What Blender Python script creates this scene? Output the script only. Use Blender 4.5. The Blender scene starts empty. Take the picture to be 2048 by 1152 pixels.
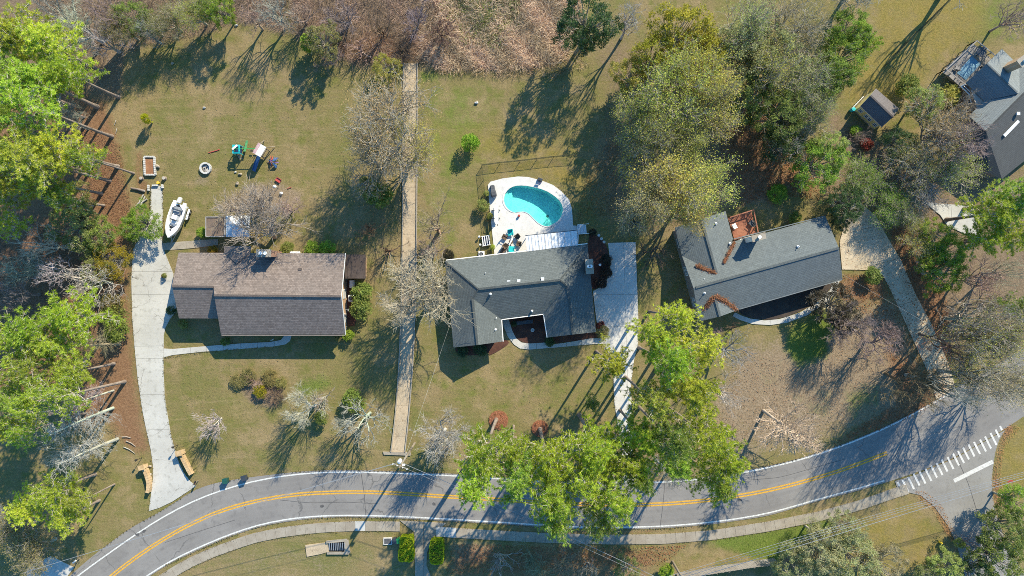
import bpy, bmesh, math, random
import numpy as np
from mathutils import Vector, Matrix
from mathutils.geometry import tessellate_polygon

# ---------------------------------------------------------------- camera, sky, sun, exposure
H = 105.0          # drone height in metres
S = 13.0           # photograph pixels per metre of ground
scene = bpy.context.scene
COL = scene.collection

cam_d = bpy.data.cameras.new('drone_camera')
cam_d.sensor_width = 36.0
cam_d.lens = 36.0 * H / (2048.0 / S)
cam_d.clip_start = 1.0
cam_d.clip_end = 6000.0
cam = bpy.data.objects.new('drone_camera', cam_d)
COL.objects.link(cam)
cam.location = (0, 0, H)
scene.camera = cam

SUN_EL = math.radians(34.5)
SUN_DIR = Vector((0.536, 0.844, 0)).normalized()      # towards the sun on the ground plane
world = bpy.data.worlds.new('World')
scene.world = world
world.use_nodes = True
wt = world.node_tree
wt.nodes.clear()
wo = wt.nodes.new('ShaderNodeOutputWorld')
bg = wt.nodes.new('ShaderNodeBackground')
sky = wt.nodes.new('ShaderNodeTexSky')
sky.sky_type = 'NISHITA'
sky.sun_disc = False
sky.sun_elevation = SUN_EL
sky.sun_rotation = math.atan2(SUN_DIR.x, SUN_DIR.y)
sky.air_density = 1.0
sky.dust_density = 0.3
sky.ozone_density = 5.0
bg.inputs['Strength'].default_value = 0.15
tint = wt.nodes.new('ShaderNodeMix')      # clear deep blue winter sky
tint.data_type = 'RGBA'
tint.blend_type = 'MULTIPLY'
tint.inputs[0].default_value = 1.0
tint.inputs[7].default_value = (0.50, 0.86, 0.94, 1)
wt.links.new(sky.outputs[0], tint.inputs[6])
wt.links.new(tint.outputs[2], bg.inputs[0])
wt.links.new(bg.outputs[0], wo.inputs[0])

sun_d = bpy.data.lights.new('sun', 'SUN')
sun_d.energy = 4.3
sun_d.angle = math.radians(0.5)
sun_d.color = (1.0, 0.89, 0.66)
sun = bpy.data.objects.new('sun', sun_d)
COL.objects.link(sun)
to_sun = Vector((SUN_DIR.x * math.cos(SUN_EL), SUN_DIR.y * math.cos(SUN_EL), math.sin(SUN_EL)))
sun.rotation_euler = to_sun.to_track_quat('Z', 'Y').to_euler()
sun.location = (40, 60, 90)

vs = scene.view_settings
vs.view_transform = 'Standard'
vs.look = 'None'
vs.gamma = 1.0
vs.use_curve_mapping = False
vs.exposure = 1.05
scene.cycles.filter_width = 0.9
scene.cycles.use_denoising = False     # keep the fine twigs and needles crisp
scene.cycles.max_bounces = 6
scene.cycles.diffuse_bounces = 3
scene.cycles.transparent_max_bounces = 12

random.seed(7)
rng = np.random.default_rng(7)


def P(px, py, z=0.0):
    """world point at height z that a photograph pixel looks at"""
    k = (H - z) / H / S
    return Vector(((px - 1024.0) * k, -(py - 576.0) * k, z))


def PP(pts, z=0.0):
    return [P(p[0], p[1], p[2] if len(p) > 2 else z) for p in pts]


# ---------------------------------------------------------------- materials
def new_mat(name):
    m = bpy.data.materials.new(name)
    m.use_nodes = True
    t = m.node_tree
    t.nodes.clear()
    out = t.nodes.new('ShaderNodeOutputMaterial')
    b = t.nodes.new('ShaderNodeBsdfPrincipled')
    t.links.new(b.outputs[0], out.inputs[0])
    b.inputs['Roughness'].default_value = 0.85
    b.inputs['Specular IOR Level'].default_value = 0.25
    return m, t, b


def node(t, kind, **kw):
    n = t.nodes.new(kind)
    for k, v in kw.items():
        if k in n.inputs:
            n.inputs[k].default_value = v
        else:
            setattr(n, k, v)
    return n


def mixc(t, fac, a, b, blend='MIX'):
    n = t.nodes.new('ShaderNodeMix')
    n.data_type = 'RGBA'
    n.blend_type = blend
    for i, v in ((0, fac), (6, a), (7, b)):
        if isinstance(v, (int, float)):
            n.inputs[i].default_value = v
        elif isinstance(v, (tuple, list)):
            n.inputs[i].default_value = (*v[:3], 1)
        else:
            t.links.new(v, n.inputs[i])
    return n.outputs[2]


def ramp(t, src, lo, hi):
    n = t.nodes.new('ShaderNodeMapRange')
    n.interpolation_type = 'SMOOTHSTEP'
    n.inputs[1].default_value = lo
    n.inputs[2].default_value = hi
    t.links.new(src, n.inputs[0])
    return n.outputs[0]


def math_n(t, op, a, b=None):
    n = t.nodes.new('ShaderNodeMath')
    n.operation = op
    for i, v in enumerate((a, b)):
        if v is None:
            continue
        if isinstance(v, (int, float)):
            n.inputs[i].default_value = v
        else:
            t.links.new(v, n.inputs[i])
    return n.outputs[0]


def noise(t, vec, scale, detail=4, rough=0.55, mapping=None):
    if mapping:
        mp = t.nodes.new('ShaderNodeMapping')
        mp.inputs['Rotation'].default_value = (0, 0, mapping[2])
        mp.inputs['Scale'].default_value = (mapping[0], mapping[1], 1)
        t.links.new(vec, mp.inputs[0])
        vec = mp.outputs[0]
    n = node(t, 'ShaderNodeTexNoise', Scale=scale, Detail=detail, Roughness=rough)
    t.links.new(vec, n.inputs['Vector'])
    return n.outputs[0]


def position(t):
    return t.nodes.new('ShaderNodeNewGeometry').outputs['Position']


def bump(t, b, src, strength=0.3, dist=0.05):
    n = node(t, 'ShaderNodeBump', Strength=strength, Distance=dist)
    t.links.new(src, n.inputs['Height'])
    t.links.new(n.outputs[0], b.inputs['Normal'])


def plain(name, c, rough=0.6, spec=0.3, metal=0.0, var=0.18, scale=3.0):
    m, t, b = new_mat(name)
    pos = position(t)
    f = noise(t, pos, scale, 3)
    lo = tuple(x * (1 - var) for x in c)
    hi = tuple(min(1, x * (1 + var)) for x in c)
    t.links.new(mixc(t, ramp(t, f, 0.3, 0.7), lo, hi), b.inputs['Base Color'])
    b.inputs['Roughness'].default_value = rough
    b.inputs['Specular IOR Level'].default_value = spec
    b.inputs['Metallic'].default_value = metal
    return m


def mottled(name, c1, c2, c3, s1=0.25, s2=2.5, rough=0.9, bstr=0.2, grain=14.0, gamp=0.25):
    """weathered surface: two stain scales, grain and fine relief"""
    m, t, b = new_mat(name)
    pos = position(t)
    a = mixc(t, ramp(t, noise(t, pos, s1, 5), 0.35, 0.65), c1, c2)
    a = mixc(t, ramp(t, noise(t, pos, s2, 5, 0.65), 0.5, 0.75), a, c3)
    g = noise(t, pos, grain, 3, 0.7)
    k = node(t, 'ShaderNodeMapRange')
    k.inputs[1].default_value = 0.25
    k.inputs[2].default_value = 0.75
    k.inputs[3].default_value = 1 - gamp
    k.inputs[4].default_value = 1 + gamp
    t.links.new(g, k.inputs[0])
    vm = t.nodes.new('ShaderNodeVectorMath')
    vm.operation = 'SCALE'
    t.links.new(a, vm.inputs[0])
    t.links.new(k.outputs[0], vm.inputs['Scale'])
    t.links.new(vm.outputs[0], b.inputs['Base Color'])
    b.inputs['Roughness'].default_value = rough
    bump(t, b, g, bstr, 0.03)
    return m


def roof_mat(name, c1, c2, c3, row=0.27, tab=0.42):
    """laid shingle courses: u runs along the eave and v up the slope, in metres"""
    m, t, b = new_mat(name)
    uv = t.nodes.new('ShaderNodeUVMap')
    br = node(t, 'ShaderNodeTexBrick', offset=0.5)
    br.inputs['Scale'].default_value = 1.0
    br.inputs['Color1'].default_value = (*c1, 1)
    br.inputs['Color2'].default_value = (*c2, 1)
    br.inputs['Mortar'].default_value = (*(x * 0.55 for x in c1), 1)
    br.inputs['Mortar Size'].default_value = 0.022
    br.inputs['Mortar Smooth'].default_value = 0.6
    br.inputs['Bias'].default_value = 0.0
    br.inputs['Brick Width'].default_value = tab
    br.inputs['Row Height'].default_value = row
    t.links.new(uv.outputs[0], br.inputs['Vector'])
    pos = position(t)
    big = noise(t, pos, 0.35, 5, 0.6)
    col = mixc(t, math_n(t, 'MULTIPLY', ramp(t, big, 0.4, 0.7), 0.5), br.outputs['Color'], c3)
    streak = noise(t, uv.outputs[0], 1.0, 4, 0.6, (2.2, 0.12, 0))
    col = mixc(t, math_n(t, 'MULTIPLY', ramp(t, streak, 0.5, 0.75), 0.35), col, tuple(x * 0.62 for x in c1))
    gr = noise(t, pos, 9.0, 3, 0.7)
    col = mixc(t, math_n(t, 'MULTIPLY', ramp(t, gr, 0.35, 0.7), 0.35), col, tuple(x * 1.35 for x in c2))
    t.links.new(col, b.inputs['Base Color'])
    b.inputs['Roughness'].default_value = 0.9
    # height: every course rises towards its lower edge
    sep = t.nodes.new('ShaderNodeSeparateXYZ')
    t.links.new(uv.outputs[0], sep.inputs[0])
    fr = math_n(t, 'FRACT', math_n(t, 'DIVIDE', sep.outputs[1], row))
    h = math_n(t, 'ADD', math_n(t, 'MULTIPLY', math_n(t, 'SUBTRACT', 1.0, fr), 0.7), math_n(t, 'MULTIPLY', gr, 0.5))
    bump(t, b, h, 0.45, 0.03)
    return m


def brick_mat(name, c1, c2, mortar):
    m, t, b = new_mat(name)
    tc = t.nodes.new('ShaderNodeTexCoord')
    pos = position(t)
    sep = t.nodes.new('ShaderNodeSeparateXYZ')
    t.links.new(pos, sep.inputs[0])
    cmb = t.nodes.new('ShaderNodeCombineXYZ')
    t.links.new(math_n(t, 'ADD', sep.outputs[0], sep.outputs[1]), cmb.inputs[0])
    t.links.new(sep.outputs[2], cmb.inputs[1])
    br = node(t, 'ShaderNodeTexBrick')
    br.inputs['Scale'].default_value = 1.0
    br.inputs['Color1'].default_value = (*c1, 1)
    br.inputs['Color2'].default_value = (*c2, 1)
    br.inputs['Mortar'].default_value = (*mortar, 1)
    br.inputs['Mortar Size'].default_value = 0.012
    br.inputs['Brick Width'].default_value = 0.22
    br.inputs['Row Height'].default_value = 0.075
    t.links.new(cmb.outputs[0], br.inputs['Vector'])
    t.links.new(br.outputs['Color'], b.inputs['Base Color'])
    bump(t, b, br.outputs['Fac'], -0.3, 0.02)
    return m


def leaf_mat(name, twig=False, fixed=None, transl=0.35):
    """foliage: the object's own colour, varied leaf by leaf (attribute v)"""
    m, t, b = new_mat(name)
    if fixed is None:
        src = t.nodes.new('ShaderNodeObjectInfo').outputs['Color']
    else:
        n = t.nodes.new('ShaderNodeRGB')
        n.outputs[0].default_value = (*fixed, 1)
        src = n.outputs[0]
    at = t.nodes.new('ShaderNodeAttribute')
    at.attribute_name = 'v'
    hs = t.nodes.new('ShaderNodeHueSaturation')
    t.links.new(src, hs.inputs['Color'])
    mr = node(t, 'ShaderNodeMapRange')
    mr.inputs[3].default_value = 0.6
    mr.inputs[4].default_value = 1.5
    t.links.new(at.outputs['Fac'], mr.inputs[0])
    t.links.new(mr.outputs[0], hs.inputs['Value'])
    mh = node(t, 'ShaderNodeMapRange')
    mh.inputs[3].default_value = 0.508 if not twig else 0.5
    mh.inputs[4].default_value = 0.478 if not twig else 0.5
    t.links.new(at.outputs['Fac'], mh.inputs[0])
    t.links.new(mh.outputs[0], hs.inputs['Hue'])
    t.links.new(hs.outputs[0], b.inputs['Base Color'])
    b.inputs['Roughness'].default_value = 0.6
    b.inputs['Specular IOR Level'].default_value = 0.25 if not twig else 0.1
    if not twig:
        tr = t.nodes.new('ShaderNodeBsdfTranslucent')
        t.links.new(hs.outputs[0], tr.inputs[0])
        mx = t.nodes.new('ShaderNodeMixShader')
        mx.inputs[0].default_value = transl
        out = next(n for n in t.nodes if n.type == 'OUTPUT_MATERIAL')
        t.links.new(b.outputs[0], mx.inputs[1])
        t.links.new(tr.outputs[0], mx.inputs[2])
        t.links.new(mx.outputs[0], out.inputs[0])
    return m


# ---------------------------------------------------------------- object helpers
OFF = {}


def tag(o, label=None, cat=None, group=None, kind=None):
    if label: o['label'] = label
    if cat: o['category'] = cat
    if group: o['group'] = group
    if kind: o['kind'] = kind
    return o


def thing(name, label, cat, loc, group=None):
    o = bpy.data.objects.new(name, None)
    o.empty_display_size = 0.5
    COL.objects.link(o)
    o.location = loc
    OFF[o.name] = Vector(loc)
    return tag(o, label, cat, group)


class MB:
    """collects world-space geometry for ONE mesh object"""

    def __init__(s):
        s.v, s.f, s.m, s.uv = [], [], [], {}

    def poly(s, pts, mi=0, uv=None):
        i = len(s.v)
        s.v += [tuple(p) for p in pts]
        s.f.append(tuple(range(i, i + len(pts))))
        s.m.append(mi)
        if uv:
            s.uv[len(s.f) - 1] = uv
        return s

    def prism(s, pts, z0, z1, mi=0, msides=None):
        """vertical prism over a plan polygon (list of xy)"""
        pts = [(p[0], p[1]) for p in pts]
        a = sum(pts[i][0] * pts[(i + 1) % len(pts)][1] - pts[(i + 1) % len(pts)][0] * pts[i][1] for i in range(len(pts)))
        if a < 0:
            pts = pts[::-1]
        n, i = len(pts), len(s.v)
        s.v += [(x, y, z0) for x, y in pts] + [(x, y, z1) for x, y in pts]
        s.f.append(tuple(range(i + n, i + 2 * n))); s.m.append(mi)
        s.f.append(tuple(range(i + n - 1, i - 1, -1))); s.m.append(mi)
        for k in range(n):
            q = (k + 1) % n
            s.f.append((i + k, i + q, i + n + q, i + n + k)); s.m.append(mi if msides is None else msides)
        return s

    def box(s, c, size, rz=0.0, mi=0, rx=0.0, ry=0.0):
        M = Matrix.Translation(c) @ Matrix.Rotation(rz, 4, 'Z') @ Matrix.Rotation(ry, 4, 'Y') @ Matrix.Rotation(rx, 4, 'X')
        i = len(s.v)
        for z in (-.5, .5):
            for x, y in ((-.5, -.5), (.5, -.5), (.5, .5), (-.5, .5)):
                s.v.append(tuple(M @ Vector((x * size[0], y * size[1], z * size[2]))))
        for f in ((3, 2, 1, 0), (4, 5, 6, 7), (0, 1, 5, 4), (1, 2, 6, 5), (2, 3, 7, 6), (3, 0, 4, 7)):
            s.f.append(tuple(i + k for k in f)); s.m.append(mi)
        return s

    def beam(s, a, b, w, h, mi=0):
        """box from a to b, w wide and h high"""
        a, b = Vector(a), Vector(b)
        d = b - a
        L = d.length
        rz = math.atan2(d.y, d.x)
        ry = -math.asin(max(-1, min(1, d.z / max(L, 1e-6))))
        return s.box((a + b) / 2, (L, w, h), rz, mi, 0, ry)

    def tube(s, pts, r, n=6, mi=0, cap=True):
        pts = [Vector(p) for p in pts]
        rs = r if isinstance(r, (list, tuple)) else [r] * len(pts)
        i0 = len(s.v)
        for k, p in enumerate(pts):
            d = (pts[min(k + 1, len(pts) - 1)] - pts[max(k - 1, 0)]).normalized()
            u = d.cross(Vector((0, 0, 1)) if abs(d.z) < .9 else Vector((1, 0, 0))).normalized()
            w = d.cross(u)
            for j in range(n):
                a = 2 * math.pi * j / n + (math.pi / 4 if n == 4 else 0)
                s.v.append(tuple(p + (u * math.cos(a) + w * math.sin(a)) * rs[k]))
        for k in range(len(pts) - 1):
            for j in range(n):
                q = (j + 1) % n
                a, b = i0 + k * n, i0 + (k + 1) * n
                s.f.append((a + q, a + j, b + j, b + q)); s.m.append(mi)
        if cap:
            s.f.append(tuple(i0 + j for j in range(n))); s.m.append(mi)
            e = i0 + (len(pts) - 1) * n
            s.f.append(tuple(e + j for j in reversed(range(n)))); s.m.append(mi)
        return s

    def lathe(s, c, prof, n=16, mi=0):
        """profile of (r, z) about the vertical through c"""
        c = Vector(c)
        i0 = len(s.v)
        for r, z in prof:
            for j in range(n):
                a = 2 * math.pi * j / n
                s.v.append((c.x + r * math.cos(a), c.y + r * math.sin(a), c.z + z))
        for k in range(len(prof) - 1):
            for j in range(n):
                q = (j + 1) % n
                a, b = i0 + k * n, i0 + (k + 1) * n
                s.f.append((a + j, a + q, b + q, b + j)); s.m.append(mi)
        s.f.append(tuple(i0 + j for j in reversed(range(n)))); s.m.append(mi)
        e = i0 + (len(prof) - 1) * n
        s.f.append(tuple(e + j for j in range(n))); s.m.append(mi)
        return s

    def blob(s, c, r, seed=0, n=10, rough=0.18, mi=0):
        """lumpy stone"""
        rr = random.Random(seed)
        c = Vector(c)
        r = Vector(r)
        ph = [rr.uniform(0, 6.3) for _ in range(6)]
        i0, m = len(s.v), n // 2
        for k in range(m + 1):
            th = math.pi * k / m
            for j in range(n):
                a = 2 * math.pi * j / n
                q = 1 + rough * (math.sin(2 * a + ph[0]) * math.sin(th) + math.sin(3 * a + ph[1] + th) * .6 + math.cos(3 * th + ph[2]) * .5) + rr.uniform(-.5, .5) * rough * .7 * (0 < k < m)
                s.v.append((c.x + r.x * q * math.sin(th) * math.cos(a), c.y + r.y * q * math.sin(th) * math.sin(a), c.z + r.z * q * math.cos(th)))
        for k in range(m):
            for j in range(n):
                q = (j + 1) % n
                a, b = i0 + k * n, i0 + (k + 1) * n
                s.f.append((a + j, b + j, b + q, a + q)); s.m.append(mi)
        return s

    def build(s, name, mats, parent=None, smooth=False, bevel=0.0):
        off = OFF.get(parent.name, Vector((0, 0, 0))) if parent else None
        loc = Vector((0, 0, 0))
        if off is None:
            a = np.array(s.v)
            loc = Vector(((a[:, 0].min() + a[:, 0].max()) / 2, (a[:, 1].min() + a[:, 1].max()) / 2, a[:, 2].min()))
            off = loc
        me = bpy.data.meshes.new(name)
        me.from_pydata([(x - off.x, y - off.y, z - off.z) for x, y, z in s.v], [], s.f)
        if not isinstance(mats, (list, tuple)):
            mats = [mats]
        for m in mats:
            me.materials.append(m)
        me.polygons.foreach_set('material_index', s.m)
        if s.uv:
            uvl = me.uv_layers.new(name='UVMap')
            for fi, uvs in s.uv.items():
                p = me.polygons[fi]
                for k, li in enumerate(p.loop_indices):
                    uvl.data[li].uv = uvs[k]
        if smooth:
            me.polygons.foreach_set('use_smooth', [True] * len(me.polygons))
        me.update()
        o = bpy.data.objects.new(name, me)
        COL.objects.link(o)
        o.location = loc
        if parent:
            o.parent = parent
        OFF[o.name] = off
        if bevel:
            md = o.modifiers.new('edge', 'BEVEL')
            md.width = bevel
            md.segments = 2
            md.limit_method = 'ANGLE'
        return o


def np_mesh(name, parts, mats):
    """parts: list of (verts Nx3, faces MxK, material index, per-vertex v or None)"""
    vs_, nl, ls, lt, mi, vv = [], [], [], [], [], []
    base = lstart = 0
    for verts, faces, m, v in parts:
        if len(faces) == 0:
            continue
        vs_.append(verts)
        nl.append((faces + base).ravel())
        k = faces.shape[1]
        ls.append(np.arange(len(faces)) * k + lstart)
        lt.append(np.full(len(faces), k))
        mi.append(np.full(len(faces), m))
        vv.append(v if v is not None else np.full(len(verts), .5))
        base += len(verts)
        lstart += faces.size
    V = np.concatenate(vs_).astype(np.float32)
    L = np.concatenate(nl).astype(np.int32)
    me = bpy.data.meshes.new(name)
    me.vertices.add(len(V)); me.vertices.foreach_set('co', V.ravel())
    me.loops.add(len(L)); me.loops.foreach_set('vertex_index', L)
    ls = np.concatenate(ls).astype(np.int32)
    me.polygons.add(len(ls))
    me.polygons.foreach_set('loop_start', ls)
    me.polygons.foreach_set('loop_total', np.concatenate(lt).astype(np.int32))
    for m in mats:
        me.materials.append(m)
    me.polygons.foreach_set('material_index', np.concatenate(mi).astype(np.int32))
    at = me.attributes.new('v', 'FLOAT', 'POINT')
    at.data.foreach_set('value', np.concatenate(vv).astype(np.float32))
    me.update(calc_edges=True)
    me.validate()
    return me


def link(name, me, loc=(0, 0, 0), parent=None):
    o = bpy.data.objects.new(name, me)
    COL.objects.link(o)
    o.location = loc
    if parent:
        o.parent = parent
    return o


def resample(pts, n):
    a = np.array([(p[0], p[1]) for p in pts], float)
    # Catmull-like smoothing through a dense linear pass
    d = np.r_[0, np.cumsum(np.hypot(*np.diff(a, axis=0).T))]
    t = np.linspace(0, d[-1], n)
    out = np.c_[np.interp(t, d, a[:, 0]), np.interp(t, d, a[:, 1])]
    for _ in range(3):
        out[1:-1] = out[1:-1] * .5 + (out[:-2] + out[2:]) * .25
    return out


def smooth_closed(pts, it=2):
    a = np.array([(p[0], p[1]) for p in pts], float)
    for _ in range(it):
        b = np.roll(a, -1, 0)
        c = np.empty((len(a) * 2, 2))
        c[0::2] = a * .75 + b * .25
        c[1::2] = a * .25 + b * .75
        a = c
    return [tuple(x) for x in a]


def clip_half(poly, nx, ny, d):
    """part of a polygon with nx*x+ny*y <= d"""
    out = []
    for i in range(len(poly)):
        a, b = poly[i], poly[(i + 1) % len(poly)]
        da, db = nx * a[0] + ny * a[1] - d, nx * b[0] + ny * b[1] - d
        if da <= 0: out.append(a)
        if da * db < 0:
            t = da / (da - db)
            out.append((a[0] + (b[0] - a[0]) * t, a[1] + (b[1] - a[1]) * t))
    return out


def slabs(parent, poly_px, cuts, z0, z1, mat, gap=0.5, name='slab'):
    """cut a px polygon by lines (x0,y0,x1,y1) and build each piece as a slab"""
    pieces = [poly_px]
    for x0, y0, x1, y1 in cuts:
        nx, ny = y1 - y0, -(x1 - x0)
        L = math.hypot(nx, ny)
        nx, ny = nx / L, ny / L
        d = nx * x0 + ny * y0
        nxt = []
        for p in pieces:
            for a in (clip_half(p, nx, ny, d - gap / 2), clip_half(p, -nx, -ny, -d - gap / 2)):
                if len(a) > 2:
                    nxt.append(a)
        pieces = nxt
    for p in pieces:
        ar = abs(sum(p[i][0] * p[(i + 1) % len(p)][1] - p[(i + 1) % len(p)][0] * p[i][1] for i in range(len(p)))) / 2
        if ar < 6:
            continue
        dz = random.uniform(-.006, .006)
        MB().prism(PP(p), z0, z1 + dz).build(name, mat, parent)


def structure(name, loc=(0, 0, 0)):
    o = bpy.data.objects.new(name, None)
    COL.objects.link(o)
    o.location = loc
    OFF[o.name] = Vector(loc)
    o['kind'] = 'structure'
    return o
# ================================================================ shared materials
M = {}


def crack(m, scale=.22, width=.012, col=(.12, .115, .10)):
    """network of thin cracks in poured concrete"""
    t = m.node_tree
    b = next(n for n in t.nodes if n.type == 'BSDF_PRINCIPLED')
    src = b.inputs['Base Color'].links[0].from_socket
    pos = position(t)
    nz = node(t, 'ShaderNodeTexNoise', Scale=1.1, Detail=4)
    t.links.new(pos, nz.inputs['Vector'])
    ad = t.nodes.new('ShaderNodeVectorMath'); ad.operation = 'ADD'
    t.links.new(pos, ad.inputs[0]); t.links.new(nz.outputs['Color'], ad.inputs[1])
    vo = node(t, 'ShaderNodeTexVoronoi', feature='DISTANCE_TO_EDGE', Scale=scale)
    t.links.new(ad.outputs[0], vo.inputs['Vector'])
    f = math_n(t, 'SUBTRACT', 1.0, ramp(t, vo.outputs['Distance'], width * .4, width))
    f = math_n(t, 'MULTIPLY', f, ramp(t, noise(t, pos, .3, 2), .42, .55))
    t.links.new(mixc(t, f, src, col), b.inputs['Base Color'])


M['asphalt'] = mottled('asphalt', (.196, .185, .177), (.228, .216, .206), (.160, .151, .146), .12, .9, .92, .25, 11, .16)
crack(M['asphalt'], .10, .008, (.13, .125, .122))
M['side_asphalt'] = mottled('side_asphalt', (.215, .205, .192), (.245, .235, .222), (.18, .172, .162), .2, 1.2, .92, .25, 11, .18)
M['shoulder'] = mottled('shoulder_gravel', (.15, .145, .14), (.19, .18, .17), (.11, .10, .09), .5, 3, .95, .5, 12, .3)
M['white_paint'] = plain('road_paint_white', (.53, .53, .51), .7, .2, 0, .22, 5)
M['worn_paint'] = mottled('worn_road_paint', (.58, .57, .55), (.52, .51, .49), (.33, .32, .31), .5, 2.6, .85, .1, 8, .2)
M['yellow_paint'] = plain('road_paint_yellow', (.52, .29, .045), .7, .2, 0, .22, 5)
M['concrete'] = mottled('pale_concrete', (.40, .39, .365), (.46, .45, .425), (.33, .32, .30), .22, 1.3, .9, .15, 9, .10)
M['bright_concrete'] = mottled('bright_concrete', (.47, .455, .43), (.53, .515, .49), (.37, .355, .335), .3, 1.6, .9, .15, 9, .12)
M['tan_concrete'] = mottled('tan_concrete', (.43, .355, .25), (.50, .42, .31), (.27, .20, .125), .4, 2.0, .92, .2, 9, .2)
M['tar'] = plain('tar_seal', (.085, .082, .082), .7, .3, 0, .2)
M['cracked'] = mottled('cracked_concrete', (.40, .39, .365), (.46, .45, .425), (.30, .29, .265), .22, 1.3, .9, .15, 9, .12)
crack(M['cracked'], .2, .008, (.2, .19, .17))
M['old_concrete'] = mottled('old_concrete', (.27, .235, .19), (.33, .295, .245), (.20, .175, .14), .5, 2.2, .92, .2, 9, .16)
M['walk_concrete'] = mottled('sidewalk_concrete', (.26, .225, .18), (.31, .275, .225), (.21, .185, .15), .5, 2.2, .92, .15, 9, .14)
M['flume'] = mottled('stained_concrete', (.43, .34, .235), (.37, .30, .21), (.24, .185, .125), .3, 1.1, .92, .25, 7, .25)
M['pool_deck'] = mottled('white_deck_coat', (.54, .53, .52), (.58, .57, .56), (.47, .455, .445), .3, 1.6, .8, .08, 8, .06)
M['plaster'] = mottled('pool_plaster', (.46, .64, .63), (.60, .76, .74), (.30, .50, .50), .5, 2.2, .7, .05, 6, .25)  # strong mottling stands in for ripples of light on the pool floor
M['brown_roof'] = roof_mat('brown_shingle', (.130, .104, .092), (.225, .183, .162), (.125, .105, .096))
M['grey_roof'] = roof_mat('slate_grey_shingle', (.086, .099, .101), (.122, .138, .140), (.082, .095, .099))
M['grey_roof2'] = roof_mat('blue_grey_shingle', (.104, .120, .126), (.142, .162, .167), (.098, .113, .119))
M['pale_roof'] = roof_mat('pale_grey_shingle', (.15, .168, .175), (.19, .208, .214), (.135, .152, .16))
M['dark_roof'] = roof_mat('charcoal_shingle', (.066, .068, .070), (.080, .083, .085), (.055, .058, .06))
M['shed_roof'] = roof_mat('shed_shingle', (.12, .105, .105), (.15, .135, .135), (.10, .09, .09), .2, .35)
M['flat_roof'] = mottled('leafy_flat_roof', (.13, .095, .075), (.17, .13, .105), (.22, .15, .09), .5, 3, .9, .2, 9, .3)
M['brown_flat'] = mottled('dark_brown_roofing', (.062, .046, .040), (.085, .065, .057), (.05, .04, .035), .4, 2, .9, .2, 9, .2)
M['brick'] = brick_mat('red_brown_brick', (.26, .10, .06), (.33, .15, .09), (.35, .30, .25))
M['tan_brick'] = brick_mat('tan_brick', (.42, .23, .11), (.50, .29, .15), (.45, .38, .30))
M['grey_brick'] = brick_mat('brown_brick', (.17, .12, .10), (.22, .155, .13), (.28, .25, .22))
M['white_trim'] = plain('white_trim', (.72, .72, .70), .55, .3, 0, .08)
M['white_metal'] = plain('white_metal', (.66, .68, .70), .45, .4, 0, .10)
M['gelcoat'] = plain('white_gelcoat', (.76, .76, .75), .25, .5, 0, .05)
M['awning'] = mottled('white_awning_sheet', (.55, .58, .62), (.62, .65, .68), (.36, .39, .43), .8, 4, .5, .05, 6, .10)
M['yellow_siding'] = plain('yellow_siding', (.78, .62, .26), .7, .2, 0, .1)
M['glass'] = plain('dark_window_glass', (.02, .025, .03), .08, .6, 0, .2)
M['black'] = plain('black_metal', (.018, .018, .02), .5, .3, 0, .2)
M['rubber'] = plain('black_rubber', (.015, .015, .015), .8, .2, 0, .2)
M['steel'] = plain('galvanised_steel', (.35, .36, .37), .45, .5, .4, .15)
M['dark_green_wire'] = plain('dark_green_wire', (.022, .035, .024), .6, .3, 0, .2)
M['grey_wood'] = mottled('weathered_wood', (.22, .20, .185), (.28, .26, .245), (.15, .135, .125), .6, 3, .9, .2, 9, .25)
M['pole_wood'] = mottled('pole_wood', (.20, .165, .125), (.27, .23, .18), (.14, .115, .09), .6, 3, .9, .2, 9, .25)
M['red_deck'] = mottled('red_stained_deck', (.27, .105, .065), (.33, .145, .09), (.20, .08, .055), .6, 3, .8, .2, 9, .2)
M['stone'] = mottled('golden_stone', (.40, .27, .14), (.50, .36, .21), (.28, .18, .10), 1.0, 4, .9, .3, 9, .3)
M['boulder'] = mottled('field_stone', (.30, .25, .19), (.38, .32, .25), (.2, .16, .12), 1.5, 5, .9, .4, 9, .3)
M['block'] = mottled('grey_concrete_block', (.46, .45, .43), (.54, .53, .51), (.34, .33, .31), 1.0, 4, .9, .2, 10, .2)
M['bark'] = mottled('pine_bark', (.20, .155, .125), (.27, .22, .185), (.12, .09, .075), 1.0, 4, .95, .6, 9, .35)
M['pale_bark'] = mottled('pale_dead_bark', (.36, .32, .28), (.44, .41, .37), (.25, .21, .18), 1.0, 4, .95, .5, 9, .3)
M['soil'] = mottled('red_brown_mulch', (.075, .035, .027), (.105, .05, .036), (.05, .024, .02), .8, 4, .97, .8, 14, .4)
M['pine_straw'] = mottled('pine_straw_mulch', (.24, .115, .060), (.30, .155, .085), (.16, .075, .045), .8, 4, .97, .8, 14, .4)
M['dark_soil'] = mottled('dark_bed_soil', (.05, .04, .036), (.075, .058, .048), (.035, .028, .025), .8, 4, .97, .6, 14, .35)
M['turquoise'] = plain('turquoise_plastic', (.02, .42, .44), .4, .4, 0, .1)
M['blue_plastic'] = plain('blue_plastic', (.045, .12, .28), .4, .4, 0, .1)
M['red_plastic'] = plain('red_plastic', (.40, .07, .06), .45, .4, 0, .1)
M['purple_plastic'] = plain('purple_plastic', (.20, .10, .38), .45, .4, 0, .1)
M['green_plastic'] = plain('green_plastic', (.03, .30, .08), .45, .4, 0, .1)
M['bin_green'] = plain('bin_green_plastic', (.015, .075, .06), .5, .35, 0, .1)
M['bin_grey'] = plain('bin_grey_plastic', (.035, .045, .06), .5, .35, 0, .1)
M['navy'] = plain('navy_fabric', (.02, .035, .09), .9, .1, 0, .2)
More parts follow.
